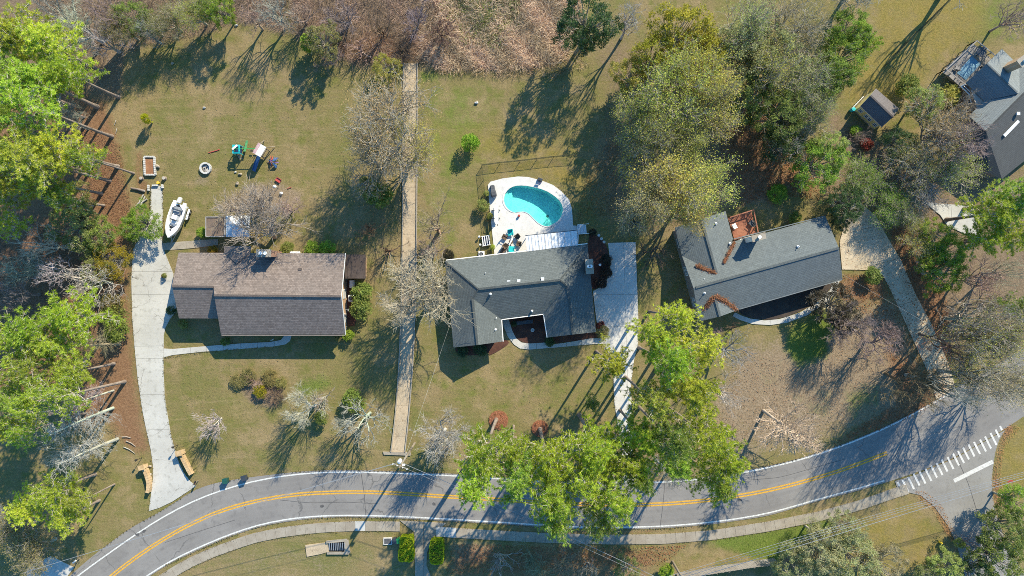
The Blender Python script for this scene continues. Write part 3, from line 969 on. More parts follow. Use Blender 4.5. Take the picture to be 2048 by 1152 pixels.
# ================================================================ houses
def roof_slope(poly, mat, parent, thick=.16, name='roof_slope', trim=None):
    """one pitched roof plane as a slab with laid-course UVs; poly = [(px,py,z)]"""
    pts = PP(poly)
    n = Vector((0, 0, 0))
    for i in range(len(pts)):
        a, b = pts[i], pts[(i + 1) % len(pts)]
        n += Vector(((a.y - b.y) * (a.z + b.z), (a.z - b.z) * (a.x + b.x), (a.x - b.x) * (a.y + b.y)))
    if n.z < 0:
        n = -n
        pts = pts[::-1]
    n.normalize()
    u = Vector((0, 0, 1)).cross(n)
    u = u.normalized() if u.length > 1e-4 else Vector((1, 0, 0))
    v = n.cross(u)
    uv = [(p.dot(u), p.dot(v)) for p in pts]
    b = MB()
    b.poly(pts, 0, uv)
    lo = [p - Vector((0, 0, thick)) for p in pts]
    b.poly(lo[::-1], 1, uv[::-1])
    for i in range(len(pts)):
        j = (i + 1) % len(pts)
        b.poly([pts[i], lo[i], lo[j], pts[j]], 1, [(0, 0)] * 4)
    return b.build(name, [mat, trim or M['white_trim']], parent)


def ridge(a, b, mat, parent, w=.30):
    a, b = P(*a), P(*b)
    up = Vector((0, 0, .03))
    return MB().beam(a + up, b + up, w, .07).build('ridge_cap', mat, parent)


def inset(pts, d):
    """move every edge of a plan polygon inwards by d metres"""
    pts = [Vector((p[0], p[1])) for p in pts]
    n = len(pts)
    ar = sum(pts[i].x * pts[(i + 1) % n].y - pts[(i + 1) % n].x * pts[i].y for i in range(n))
    if ar < 0:
        pts = pts[::-1]
    out = []
    for i in range(n):
        a, b, c = pts[i - 1], pts[i], pts[(i + 1) % n]
        e1, e2 = (b - a).normalized(), (c - b).normalized()
        n1, n2 = Vector((-e1.y, e1.x)), Vector((-e2.y, e2.x))
        k = n1 + n2
        k = k / max(.25, 1 + n1.dot(n2))
        out.append(b + k * d)
    return out


def window(parent, a, b, t, z, w=1.3, h=1.2, out=.03, frame='white_trim'):
    """window in the wall from plan point a to b (anticlockwise), centred at fraction t"""
    a, b = Vector((a[0], a[1], 0)), Vector((b[0], b[1], 0))
    d = (b - a).normalized()
    nrm = Vector((d.y, -d.x, 0))
    c = a.lerp(b, t) + nrm * out + Vector((0, 0, z))
    rz = math.atan2(d.y, d.x)
    m = MB()
    for sx in (-1, 1):
        m.box(c + d * sx * (w / 2), (.09, .12, h + .09), rz)
    for sz in (-1, 0, 1):
        m.box(c + Vector((0, 0, sz * h / 2)), (w - .09 if sz else w - .09, .11 if sz else .08, .08), rz)
    fr = m.build('window', M[frame], parent)
    OFF[fr.name] = OFF[parent.name]
    MB().box(c - nrm * .02, (w - .08, .03, h - .08), rz).build('pane', M['glass'], fr)


def walls(parent, eave_px, ez, d, mat, wins=True, top=.14, z0=0.0):
    foot = inset([P(x, y, ez) for x, y in eave_px], d)
    MB().prism(foot, -.1, ez - top).build('wall', mat, parent)
    MB().prism(inset(foot, -.06), -.1, .16).build('foundation', M['old_concrete'], parent)
    if wins:
        for i in range(len(foot)):
            a, b = foot[i], foot[(i + 1) % len(foot)]
            L = (b - a).length
            if L < 3:
                continue
            k = max(1, int(L / 3.6))
            for j in range(k):
                window(parent, a, b, (j + .5) / k, 1.55)
    return foot


def gable(parent, pts, mat, inward, d=.35):
    """closed gable wall under the rake; pts = [(px,py,z)] eave, ridge, eave; inward = px direction into the roof"""
    w = PP(pts)
    k = Vector((inward[0], -inward[1], 0)).normalized()
    lo = Vector((0, 0, -.18))
    A = [p + k * d + lo for p in w]
    B = [p + k * (d + .12) + lo for p in w]
    m = MB()
    m.poly(A); m.poly(B[::-1])
    for i in range(len(A)):
        j = (i + 1) % len(A)
        m.poly([A[j], A[i], B[i], B[j]])
    m.build('gable', mat, parent)


def vent(parent, px, py, z, kind='pipe'):
    p = P(px, py, z)
    if kind == 'pipe':
        m = MB().lathe(p, [(.20, -.12), (.17, .05), (.055, .10), (.055, .42), (.065, .42), (.065, .46)], 10)
        m.build('vent_pipe', M['white_metal'], parent)
    else:
        MB().box(p + Vector((0, 0, .12)), (.34, .34, .30)).box(p + Vector((0, 0, .30)), (.46, .46, .06)).build('roof_vent', M['white_metal'], parent)


def gutter(parent, a, b, ez, outpx=(0, 0), m='white_trim'):
    pa, pb = P(a[0], a[1], ez), P(b[0], b[1], ez)
    o = Vector((outpx[0] / S, -outpx[1] / S, -.08))
    MB().beam(pa + o, pb + o, .13, .13).build('gutter', M[m], parent)


def chimney(parent, corners_px, ztop, zbot, mat, cap=True, pots=1):
    pts = [P(x, y, ztop) for x, y in corners_px]
    c = sum(pts, Vector()) / len(pts)
    m = MB().prism(pts, zbot, ztop)
    o = m.build('chimney', mat, parent)
    OFF[o.name] = OFF[parent.name]
    if cap:
        MB().prism(inset(pts, -.10), ztop, ztop + .10).build('cap', M['old_concrete'], o)
    e = (pts[1] - pts[0]) / (pots + 1)
    for i in range(pots):
        q = c - e * ((pots - 1) / 2) + e * i
        MB().lathe((q.x, q.y, ztop + .1), [(.20, 0), (.17, .32), (.26, .34), (.26, .40)], 10).build('flue', M['white_metal'], o)
    return o


M['brown_trim'] = plain('brown_fascia', (.20, .17, .155), .7, .2, 0, .1)
M['slate_trim'] = plain('slate_fascia', (.15, .17, .18), .7, .2, 0, .1)


def debris(name, label, chain, width, n, parent=None):
    """drift of fallen leaves and straw lying in a roof valley; chain = [(px,py,z)]"""
    ps = PP(chain)
    r = np.random.default_rng(int(chain[0][0]))
    seg = r.integers(0, len(ps) - 1, n)
    t = r.random(n)
    c = np.array([tuple(ps[s].lerp(ps[s + 1], tt)) for s, tt in zip(seg, t)])
    wv = width * (.45 + .55 * np.sin(np.clip(t + seg, 0, 9) * 5.1) ** 2)
    c[:, 0] += r.normal(0, 1, n) * wv * .5
    c[:, 1] += r.normal(0, 1, n) * wv * .5
    c[:, 2] += r.random(n) * .18 + .06
    me = leaf_quads(name, c, r, .085, M['leaf'])
    o = link(name, me)
    o.color = (.40, .215, .11, 1)
    return tag(o, kind='stuff')


def leaf_quads(name, c, r, size, mat, flat=.5):
    n = len(c)
    d = r.normal(0, 1, (n, 3)); d[:, 2] *= flat
    d /= np.linalg.norm(d, axis=1)[:, None]
    e = r.normal(0, 1, (n, 3)); e[:, 2] *= flat
    e -= (e * d).sum(1)[:, None] * d
    e /= np.linalg.norm(e, axis=1)[:, None] + 1e-9
    s = size * (.6 + .8 * r.random(n))[:, None]
    V = np.stack([c - d * s, c + e * s * .45, c + d * s, c - e * s * .45], 1).reshape(-1, 3)
    F = np.arange(4 * n).reshape(n, 4)
    return np_mesh(name, [(V, F, 0, np.repeat(r.random(n), 4))], [mat])


# ---------------------------------------------------------------- brown roofed house by the boat
E1, R1, Q1 = 3.1, 5.75, 5.15
h1 = thing('brown_roof_house', 'ranch house with brown shingle roof and tan brick end wall beside the pale cracked driveway', 'house', P(520, 590))
roof_slope([(357, 505, E1), (690, 507, E1), (682, 592, R1), (428, 590, R1), (427.5, 573, Q1), (344, 572, Q1)], M['brown_roof'], h1, trim=M['brown_trim'])
roof_slope([(428, 590, R1), (682, 592, R1), (690, 669, E1), (442, 669, E1)], M['brown_roof'], h1, trim=M['brown_trim'])
roof_slope([(344, 572, Q1), (427.5, 573, Q1), (436, 637, E1 + .02), (358, 637, E1 + .02)], M['brown_roof'], h1, trim=M['brown_trim'])
roof_slope([(448, 492, E1 + .05), (475, 492, E1 + .95), (473, 527, E1 + .95), (449, 507, E1 + .08)], M['brown_roof'], h1, trim=M['brown_trim'])
roof_slope([(502, 492, E1 + .05), (475, 492, E1 + .95), (473, 527, E1 + .95), (500, 507, E1 + .08)], M['brown_roof'], h1, trim=M['brown_trim'])
ridge((428, 590.5, R1), (682, 592.5, R1), M['brown_roof'], h1)
ridge((344, 572.5, Q1), (427, 573.5, Q1), M['brown_roof'], h1)
walls(h1, [(357, 505), (690, 507), (690, 669), (442, 669), (437, 637), (358, 637)], E1, .55, M['tan_brick'])
gable(h1, [(690, 507, E1), (682, 592, R1), (690, 669, E1)], M['tan_brick'], (-1, 0), .6)
gable(h1, [(357, 505, E1), (344, 572, Q1), (358, 637, E1)], M['tan_brick'], (1, 0), .4)
gable(h1, [(435, 637, E1), (427, 573, Q1), (428, 590, R1), (442, 669, E1)], M['white_trim'], (1, 0), .12)
for a, b in (((690.5, 507, E1), (682.5, 592, R1)), ((682.5, 592, R1), (690.5, 669, E1))):
    MB().beam(P(*a) + Vector((.02, 0, -.14)), P(*b) + Vector((.02, 0, -.14)), .05, .26).build('rake_board', M['white_trim'], h1)
gutter(h1, (443, 669.5), (690, 669.5), E1, (0, 1), 'brown_trim')
chimney(h1, [(514, 500), (541, 500), (541, 513), (514, 513)], 5.9, 0, M['brick'], True, 2)
MB().box(P(600, 538, 4.2), (.5, .35, .15)).build('roof_vent', M['brown_roof'], h1)
an = PP([(690, 509), (731, 509), (731, 557), (690, 557)], 2.5)
roof_slope([(690, 509, 2.65), (731, 509, 2.45), (731, 557, 2.45), (690, 557, 2.65)], M['brown_flat'], h1, .14, 'lean_to_roof', M['brown_flat'])
MB().prism(inset(an, .35), -.1, 2.28).build('lean_to_wall', M['tan_brick'], h1)
mt = thing('electric_meter', 'grey electric meter and mast on the brick end wall of the brown roofed house', 'meter', P(693, 619, 1.4))
m_ = P(697, 620, 1.5)
MB().box(m_, (.14, .34, .5)).build('meter_box', M['steel'], mt)
MB().tube([m_ + Vector((0, .1, .2)), m_ + Vector((0, .1, 2.0))], .035).build('mast', M['steel'], mt)

# ---------------------------------------------------------------- grey roofed house by the pool
E2, W2z, R2 = 3.0, 4.95, 5.55
h2 = thing('grey_roof_house', 'large grey hip roofed house with two wings round a courtyard, next to the pool', 'house', P(1045, 590))
roof_slope([(890, 522, E2), (1175, 489, E2), (1120, 560, R2), (957, 578, R2)], M['grey_roof'], h2)
roof_slope([(890, 522, E2), (957, 578, R2), (945, 597, W2z), (955, 690, W2z), (907, 695, E2)], M['grey_roof'], h2)
roof_slope([(945, 597, W2z), (1002, 638, E2), (1005, 683, E2), (955, 690, W2z)], M['grey_roof'], h2)
roof_slope([(957, 578, R2), (1120, 560, R2), (1135, 573, W2z), (1088, 627, E2), (1002, 638, E2), (945, 597, W2z)], M['grey_roof'], h2)
roof_slope([(1175, 489, E2), (1192, 664, E2), (1146, 669, W2z), (1135, 573, W2z), (1120, 560, R2)], M['grey_roof'], h2)
roof_slope([(1135, 573, W2z), (1146, 669, W2z), (1095, 675, E2), (1088, 627, E2)], M['grey_roof'], h2)
for a, b in (((957, 578, R2), (1120, 560, R2)), ((945, 597, W2z), (955, 690, W2z)), ((1135, 573, W2z), (1146, 669, W2z))):
    ridge(a, b, M['grey_roof'], h2, .32)
for a, b in (((890, 522, E2), (957, 578, R2)), ((957, 578, R2), (945, 597, W2z)), ((1175, 489, E2), (1120, 560, R2)), ((1120, 560, R2), (1135, 573, W2z))):
    ridge(a, b, M['grey_roof'], h2, .2)
walls(h2, [(890, 522), (1175, 489), (1192, 664), (1095, 675), (1088, 627), (1002, 638), (1005, 683), (907, 695)], E2, .6, M['grey_brick'])
gable(h2, [(907, 695, E2), (955, 690, W2z), (1005, 683, E2)], M['white_trim'], (-.1, -1), .4)
gable(h2, [(1095, 675, E2), (1146, 669, W2z), (1192, 664, E2)], M['white_trim'], (-.1, -1), .4)
gutter(h2, (892, 521), (1175, 488), E2, (0, -.8))
gutter(h2, (1003, 638.5), (1088, 627.5), E2, (0, .8))
gutter(h2, (1002.5, 639), (1005.5, 683), E2, (.8, 0))
gutter(h2, (1087.5, 627), (1095, 675), E2, (-.8, 0))
for px, py, z, k in ((971, 546, 4.2, 'pipe'), (1017.5, 564, 4.9, 'box'), (1037.5, 562, 5.0, 'box'), (1085, 558, 5.2, 'box'), (981, 588, 5.3, 'pipe'), (992, 636, 3.25, 'pipe'), (991, 659, 3.5, 'pipe'), (1064, 622, 3.5, 'pipe')):
    vent(h2, px, py, z, k)
chimney(h2, [(1171.5, 520), (1184.5, 519), (1186.5, 546), (1173.5, 547)], 5.3, 0, M['brick'], True, 2)

# corrugated patio awning on the pool side
aw = thing('patio_awning', 'white ribbed metal awning roof over the patio between the pool and the grey house', 'awning', P(1103, 482))
A0, A1, B1, B0 = P(1050.5, 472, 2.75), P(1153.5, 461, 2.75), P(1156, 489.5, 3.0), P(1054, 503, 3.0)
for i in range(8):
    t0, t1 = i / 8 + .004, (i + 1) / 8 - .004
    q = [A0.lerp(A1, t0), A0.lerp(A1, t1), B0.lerp(B1, t1), B0.lerp(B1, t0)]
    m = MB()
    dz = Vector((0, 0, .05))
    m.poly([p + dz for p in q][::-1]); m.poly([p - dz * .2 for p in q])
    for k in range(4):
        m.poly([q[k] - dz * .2, q[(k + 1) % 4] - dz * .2, q[(k + 1) % 4] + dz, q[k] + dz][::-1])
    for s_ in (.03, .5, .97):
        m.beam(q[0].lerp(q[1], s_) + dz * 1.5, q[3].lerp(q[2], s_) + dz * 1.5, .05, .07)
    m.build('roof_sheet', M['awning'], aw)
MB().beam(A0 + Vector((0, .05, -.02)), A1 + Vector((0, .05, -.02)), .10, .16).build('fascia', M['bin_grey'], aw)
for t in (.02, .34, .66, .98):
    p = A0.lerp(A1, t)
    MB().tube([(p.x, p.y - .15, 0), (p.x, p.y - .15, 2.7)], .06, 6).build('post', M['white_metal'], aw)

# ---------------------------------------------------------------- slate house with leaf-filled valleys
E3, R3, V3 = 3.0, 5.0, 4.56
h3 = thing('slate_roof_house', 'slate grey gabled house with orange leaves lying in its roof valleys', 'house', P(1540, 550))
roof_slope([(1364, 511.5, E3), (1651, 433, E3), (1678, 496, R3), (1387, 576, R3)], M['grey_roof2'], h3, trim=M['slate_trim'])
roof_slope([(1387, 576, R3), (1678, 496, R3), (1685, 558, E3), (1398, 641, E3)], M['grey_roof2'], h3, trim=M['slate_trim'])
roof_slope([(1350, 455, E3), (1403, 438, V3), (1433, 546, V3), (1364, 512, E3)], M['grey_roof2'], h3, trim=M['slate_trim'])
roof_slope([(1403, 438, V3), (1451, 422, E3), (1466, 478, E3), (1433, 546, V3)], M['grey_roof2'], h3, trim=M['slate_trim'])
roof_slope([(1429, 593, E3 + 1.25), (1440, 633, E3 + 1.25), (1398, 643, E3 + .03)], M['grey_roof2'], h3, trim=M['slate_trim'])
roof_slope([(1429, 593, E3 + 1.25), (1478, 619, E3 + .03), (1440, 633, E3 + 1.25)], M['grey_roof2'], h3, trim=M['slate_trim'])
ridge((1391, 575, R3), (1678, 496, R3), M['grey_roof2'], h3, .34)
ridge((1403, 438, V3), (1433, 546, V3), M['grey_roof2'], h3, .32)
ridge((1429, 593, E3 + 1.25), (1440, 633, E3 + 1.25), M['grey_roof2'], h3, .3)
walls(h3, [(1364, 512), (1350, 455), (1451, 422), (1466, 478), (1651, 433), (1685, 558), (1478, 617), (1440, 633), (1398, 642)], E3, .4, M['grey_brick'])
gable(h3, [(1364, 512, E3), (1387, 576, R3), (1398, 642, E3)], M['grey_brick'], (1, -.25), .3)
gable(h3, [(1651, 433, E3), (1678, 496, R3), (1685, 558, E3)], M['white_trim'], (-1, .25), .3)
gable(h3, [(1350, 455, E3), (1403, 438, V3), (1451, 422, E3)], M['white_trim'], (.2, 1), .3)
gable(h3, [(1398, 643, E3), (1440, 633, E3 + 1.25), (1478, 619, E3)], M['white_trim'], (-.2, -1), .12)
gutter(h3, (1467, 479), (1651, 432.5), E3, (0, -.8), 'slate_trim')
gutter(h3, (1479, 617.5), (1685, 558.5), E3, (0, .8), 'slate_trim')
for px, py, z in ((1407, 558, 4.3), (1409, 586, 4.6), (1432, 447, 4.0), (1460, 487, 3.6), (1596, 493, 4.5)):
    vent(h3, px, py, z)
chimney(h3, [(1503.5, 472.5), (1529, 466), (1531, 476), (1506, 483)], 6.3, 0, M['white_trim'], True, 1)
debris('leaf_drift', '', [(1364, 623, 3.2), (1400, 619, 3.35), (1414, 610, 3.7), (1427, 594, 4.3)], .5, 1500)
debris('leaf_drift', '', [(1430, 592, 4.3), (1450, 602, 3.8), (1473, 620, 3.1)], .5, 1500)
debris('leaf_drift', '', [(1392, 531, 3.9), (1410, 538, 4.15), (1431, 546, 4.5)], .4, 1100)
debris('leaf_drift', '', [(1448, 526, 4.2), (1459, 503, 3.7), (1469, 484, 3.15)], .32, 1000)
debris('leaf_drift', '', [(1440, 565, 4.75), (1441, 566, 4.7), (1443, 567, 4.7)], .3, 8)
for o in [o for o in bpy.data.objects if o.name.startswith('leaf_drift')]:
    o.parent = h3
    o.location = -OFF[h3.name]

# red stained deck in the corner of the slate house
dk = thing('red_deck', 'red stained wooden deck with railing in the corner of the slate house', 'deck', P(1482, 455))
D0, D1, D2, D3 = P(1456, 436, .6), P(1503, 421, .6), P(1512, 466, .6), P(1469, 480, .6)
nb = 26
for i in range(nb):
    t0, t1 = i / nb + .003, (i + 1) / nb - .003
    q = [D0.lerp(D1, t0), D0.lerp(D1, t1), D3.lerp(D2, t1), D3.lerp(D2, t0)]
    MB().prism(q, .52, .58 + random.uniform(-.006, .006)).build('plank', M['red_deck'], dk)
for a, b in ((D0, D1), (D1, D2)):
    MB().beam(a + Vector((0, 0, .95)), b + Vector((0, 0, .95)), .16, .06).build('rail', M['red_deck'], dk)
    for k in range(5):
        p = a.lerp(b, k / 4)
        MB().box((p.x, p.y, .75), (.10, .10, 1.5)).build('rail_post', M['red_deck'], dk)

# ---------------------------------------------------------------- dark house with cluttered deck
E4, R4 = 3.0, 5.2
h4 = thing('charcoal_roof_house', 'charcoal roofed house with pale gabled wing behind the bare trees, cut by the frame edge', 'house', P(2010, 230))
st4 = M['slate_trim']
roof_slope([(1932, 166, E4), (1974, 127, R4), (2036, 187, R4), (1968, 202, E4)], M['pale_roof'], h4, trim=st4)
roof_slope([(1974, 127, R4), (2004, 98, E4), (2064, 156, E4), (2036, 187, R4)], M['pale_roof'], h4, trim=st4)
RM = 5.35
roof_slope([(1938, 232, E4), (1972, 262, RM), (2120, 114, RM), (2086, 84, E4)], M['pale_roof'], h4, trim=st4)  # paler shingle than its neighbours: sunlight on this slope put into the colour
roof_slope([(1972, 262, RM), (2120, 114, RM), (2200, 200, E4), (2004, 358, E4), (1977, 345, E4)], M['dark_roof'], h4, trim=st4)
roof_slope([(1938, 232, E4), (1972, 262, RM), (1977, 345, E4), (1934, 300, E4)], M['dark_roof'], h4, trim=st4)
ridge((1974, 127, R4), (2034, 185, R4), M['pale_roof'], h4, .22)
ridge((1972, 262, RM), (2120, 114, RM), M['dark_roof'], h4, .22)
walls(h4, [(1932, 166), (2004, 98), (2064, 156), (2180, 195), (2004, 358), (1977, 345), (1934, 300), (1950, 222)], E4, .5, M['grey_brick'])
gable(h4, [(1932, 166, E4), (1974, 127, R4), (2004, 98, E4)], M['white_trim'], (1, 1), .3)
chimney(h4, [(2034, 122), (2052, 108), (2060, 122), (2044, 134)], 7.2, 0, M['tan_brick'], True, 1)
vent(h4, 2034, 228, 5.0, 'box')
MB().beam(P(2008, 272, 4.75), P(2037, 242, 4.75), .42, .14).build('ridge_vent', M['white_metal'], h4)
# screened sun room frames on the wing
scr = PP([(1922, 172), (1932, 166), (1966, 201), (1957, 208)], 2.4)
m = MB()
f0, f1 = P(1922, 173, 2.3), P(1960, 210, 2.3)
g0, g1 = P(1931, 168, 2.75), P(1967, 202, 2.75)
for t in (0, .5, 1):
    m.beam(f0.lerp(f1, t), g0.lerp(g1, t), .14, .12)
m.beam(f0, f1, .14, .14); m.beam(f0.lerp(g0, .5), f1.lerp(g1, .5), .08, .08)
m.build('screen_frame', M['white_trim'], h4)
MB().poly([f0 - Vector((0, 0, .08)), f1 - Vector((0, 0, .08)), g1 - Vector((0, 0, .08)), g0 - Vector((0, 0, .08))]).build('screen_panel', M['glass'], h4)
for t in (0, .5, 1):
    p = f0.lerp(f1, t)
    MB().tube([(p.x, p.y, 0), (p.x, p.y, 2.3)], .06, 4).build('screen_post', M['white_trim'], h4)

dk2 = thing('grey_deck', 'raised weathered grey deck with faded blue mat beside the charcoal roofed house', 'deck', P(1930, 130))
K0, K1, K2, K3 = P(1884, 143, 1.3), P(1945, 86, 1.3), P(1984, 118, 1.3), P(1926, 176, 1.3)
nb = 30
for i in range(nb):
    t0, t1 = i / nb + .003, (i + 1) / nb - .003
    MB().prism([K0.lerp(K3, t0), K0.lerp(K3, t1), K1.lerp(K2, t1), K1.lerp(K2, t0)], 1.22, 1.28 + random.uniform(-.008, .008)).build('plank', M['grey_wood'], dk2)
for a, b in ((K0, K1), (K0, K3), (K1, K2)):
    MB().beam(a + Vector((0, 0, 1.0)), b + Vector((0, 0, 1.0)), .15, .06).build('rail', M['grey_wood'], dk2)
    for k in range(5):
        p = a.lerp(b, k / 4)
        MB().box((p.x, p.y, 1.15), (.11, .11, 2.3)).build('rail_post', M['grey_wood'], dk2)
MB().prism(PP([(1914, 146), (1944, 112), (1962, 128), (1932, 160)], 1.34), 1.30, 1.33).build('mat', M['blue_tarp'], dk2)
bn = thing('storage_bench', 'weathered wooden storage bench standing on the raised grey deck', 'bench', P(1908, 160, 1.3))
q0, q1 = P(1900, 148, 1.8), P(1924, 170, 1.8)
MB().beam(q0 + Vector((0, 0, -.25)), q1 + Vector((0, 0, -.25)), .7, .5).build('box', M['pole_wood'], bn)
MB().beam(q0 + Vector((0, 0, .03)), q1 + Vector((0, 0, .03)), .8, .06).build('lid', M['grey_wood'], bn)
tb = thing('patio_table', 'dark oval patio table at the far corner of the raised grey deck', 'table', P(1963, 104, 1.3))
c = P(1963, 104, 2.0)
MB().lathe(c, [(.75, 0), (.78, .03), (.75, .06)], 20).build('table_top', M['grey_cover'], tb)
for a in range(4):
    d = Vector((math.cos(a * 1.57 + .8), math.sin(a * 1.57 + .8), 0)) * .5
    MB().tube([(c.x + d.x, c.y + d.y, 1.3), (c.x + d.x * .8, c.y + d.y * .8, 2.0)], .03, 5).build('leg', M['black'], tb)


def chair(name, label, px, py, z0, rz, mat, group=None, w=.62, legm='black', arms=True):
    o = P(px, py, z0)
    t = thing(name, label, 'chair', o, group)
    R = Matrix.Rotation(rz, 4, 'Z')
    q = lambda x, y, z: o + (R @ Vector((x, y, z)))
    MB().box(q(0, 0, .40), (w, w * .95, .08), rz).build('seat', M[mat], t, bevel=.02)
    MB().box(q(-w * .5, 0, .72), (.07, w, .72), rz, 0, 0, -.22).build('backrest', M[mat], t, bevel=.02)
    for sx in (-1, 1):
        for sy in (-1, 1):
            MB().box(q(sx * w * .42, sy * w * .42, .18), (.06, .06, .36), rz).build('leg', M[legm], t)
    if arms:
        for sy in (-1, 1):
            MB().box(q(-.02, sy * w * .5, .62), (w * .95, .08, .05), rz).build('arm', M[mat], t)
    return t


chair('deck_chair', 'white framed chair on the red deck against the slate house wall', 1467, 453, .58, .5, 'white_metal', None, .7)
chair('deck_chair', 'dark framed lounge chair with white edge beside the red deck rail', 1502, 447, .58, 2.4, 'grey_cover', None, .8)
chair('deck_chair', 'pale wooden chair on the raised grey deck beside the blue mat', 1911, 139, 1.3, 1.2, 'grey_wood', None, .7)
chair('deck_chair', 'black chair with its back to the charcoal house, on the grey deck', 1962, 139, 1.3, 3.4, 'black', None, .7)

# ---------------------------------------------------------------- yellow garden shed with windows
sh = thing('yellow_shed', 'yellow garden shed with grey shingle roof and four dark windows', 'shed', P(1750, 220))
ES, RS = 2.5, 3.7
roof_slope([(1741, 191, RS), (1786, 234, RS), (1764, 254, ES), (1721, 212, ES)], M['shed_roof'], sh)
roof_slope([(1741, 191, RS), (1752, 177, ES), (1798, 217, ES), (1786, 234, RS)], M['shed_roof'], sh)
ridge((1741, 191, RS), (1786, 234, RS), M['shed_roof'], sh, .25)
ft = walls(sh, [(1721, 212), (1752, 177), (1798, 217), (1764, 254)], ES, .15, M['yellow_siding'], False)
gable(sh, [(1721, 212, ES), (1741, 191, RS), (1752, 177, ES)], M['yellow_siding'], (.7, .7), .12)
gable(sh, [(1764, 254, ES), (1786, 234, RS), (1798, 217, ES)], M['yellow_siding'], (-.7, -.7), .12)
best = max(range(4), key=lambda i: -(ft[i] + ft[(i + 1) % 4]).x * 1 - (ft[i] + ft[(i + 1) % 4]).y)
for t in (.14, .42, .58, .86):
    window(sh, ft[best], ft[(best + 1) % 4], t, 1.35, .6, .8)
rp = thing('shed_ramp', 'pale wooden slatted ramp rail along the gable end of the yellow shed', 'ramp', P(1715, 205))
r0, r1 = P(1704, 217, .8), P(1727, 193, .8)
MB().beam(r0, r1, .10, .08).build('top_rail', M['white_trim'], rp)
for k in range(7):
    p = r0.lerp(r1, k / 6)
    MB().box((p.x, p.y, .4), (.08, .08, .78)).build('baluster', M['white_trim'], rp)
bk = thing('water_barrel', 'turquoise barrel at the corner of the yellow shed', 'barrel', P(1702, 221))
MB().lathe(P(1702, 221), [(.26, 0), (.30, .1), (.31, .5), (.27, .85)], 14).build('body', M['turquoise'], bk, True)
MB().lathe(P(1702, 221) + Vector((0, 0, .85)), [(.28, 0), (.28, .05), (.1, .06)], 14).build('lid', M['turquoise'], bk)

# ---------------------------------------------------------------- flat roofed shed and pyramid canopy behind the brown house
fs = thing('flat_roof_shed', 'open shed with leaf strewn flat brown roof behind the brown roofed house', 'shed', P(430, 455))
q = PP([(412, 434), (450, 434), (450, 473), (412, 473)], 2.4)
MB().prism(q, 2.3, 2.42).build('roof', M['flat_roof'], fs)
for i in range(4):
    MB().beam(q[i] + Vector((0, 0, .02)), q[(i + 1) % 4] + Vector((0, 0, .02)), .16, .24).build('roof_edge', M['grey_wood'], fs)
for p in inset(q, .25):
    MB().box((p.x, p.y, 1.15), (.14, .14, 2.3)).build('post', M['pole_wood'], fs)
MB().prism(inset(q, .9), 0, .5).build('work_bench', M['pole_wood'], fs)
cp = thing('canopy', 'white pyramid canopy roof on posts under the pink twigged tree', 'canopy', P(475, 455))
q = PP([(451, 431), (500, 431), (498, 474), (452, 474)], 2.5)
ap = P(470, 449, 3.6)
for i in range(4):
    a, b = q[i], q[(i + 1) % 4]
    m = MB()
    dn = Vector((0, 0, -.05))
    m.poly([b, a, ap]); m.poly([a + dn, b + dn, ap + dn])
    m.poly([a, b, b + dn, a + dn])
    m.build('roof_panel', M['awning'], cp)
for p in inset(q, .15):
    MB().tube([(p.x, p.y, 0), (p.x, p.y, 2.45)], .05, 6).build('post', M['white_metal'], cp)
# ================================================================ pool
deck_out = [(975.6, 370), (981, 363.5), (1005, 357), (1036, 353), (1056, 354), (1083, 361), (1106, 370), (1122, 382), (1138, 399), (1144, 418), (1146, 451), (1157, 452), (1158, 470), (1156, 492), (1054, 506), (1048, 508), (989, 514), (986.5, 484), (984, 462), (981, 430), (978.5, 410), (977, 389)]
po = [Vector((*P(*p).xy, .055)) for p in deck_out]
pi_ = [Vector((*P(*p).xy, .055)) for p in POOL]
tri = tessellate_polygon([po, pi_])
allp = po + pi_
mb = MB()
mb.v = [tuple(p) for p in allp]
for a, b, c in tri:
    n = (allp[b] - allp[a]).cross(allp[c] - allp[a])
    mb.f.append((a, b, c) if n.z > 0 else (a, c, b)); mb.m.append(0)
for i in range(len(po)):
    a, b = po[i], po[(i + 1) % len(po)]
    mb.poly([a, b, b - Vector((0, 0, .2)), a - Vector((0, 0, .2))])
mb.build('pool_deck', M['pool_deck'])['kind'] = 'structure'
pool = thing('swimming_pool', 'kidney shaped swimming pool of turquoise water in a white deck', 'pool', P(1065, 410))
cx_, cy_ = sum(p.x for p in pi_) / len(pi_), sum(p.y for p in pi_) / len(pi_)
m = MB()
n = len(pi_)


def floor_z(x):
    return -1.25 - .75 * min(1, max(0, (x - P(1030, 0).x) / 6.5))


rings = [(1.0, None, .05), (1.0, None, -.75), (.93, 1, 0), (.6, 1, 0), (.3, 1, 0)]
lv = []
for s_, f_, z_ in rings:
    row = []
    for p in pi_:
        x, y = cx_ + (p.x - cx_) * s_, cy_ + (p.y - cy_) * s_
        row.append((x, y, floor_z(x) if f_ else z_))
    lv.append(row)
for row in lv:
    m.v += row
for k in range(len(lv) - 1):
    for i in range(n):
        j = (i + 1) % n
        m.f.append((k * n + i, k * n + j, (k + 1) * n + j, (k + 1) * n + i)); m.m.append(0)
m.f.append(tuple((len(lv) - 1) * n + i for i in range(n))); m.m.append(0)
m.build('basin', M['plaster'], pool)
cop = MB()
for i in range(n):
    a, b = pi_[i], pi_[(i + 1) % n]
    ca = Vector((cx_, cy_, .055))
    ia, ib = a.lerp(ca, .035), b.lerp(ca, .035)
    oa, ob = a.lerp(ca, -.03), b.lerp(ca, -.03)
    up = Vector((0, 0, .05))
    cop.poly([oa + up, ia + up, ib + up, ob + up]); cop.poly([ia + up, ia - up, ib - up, ib + up]); cop.poly([oa - up, oa + up, ob + up, ob - up])
cop.build('coping', M['pool_deck'], pool)
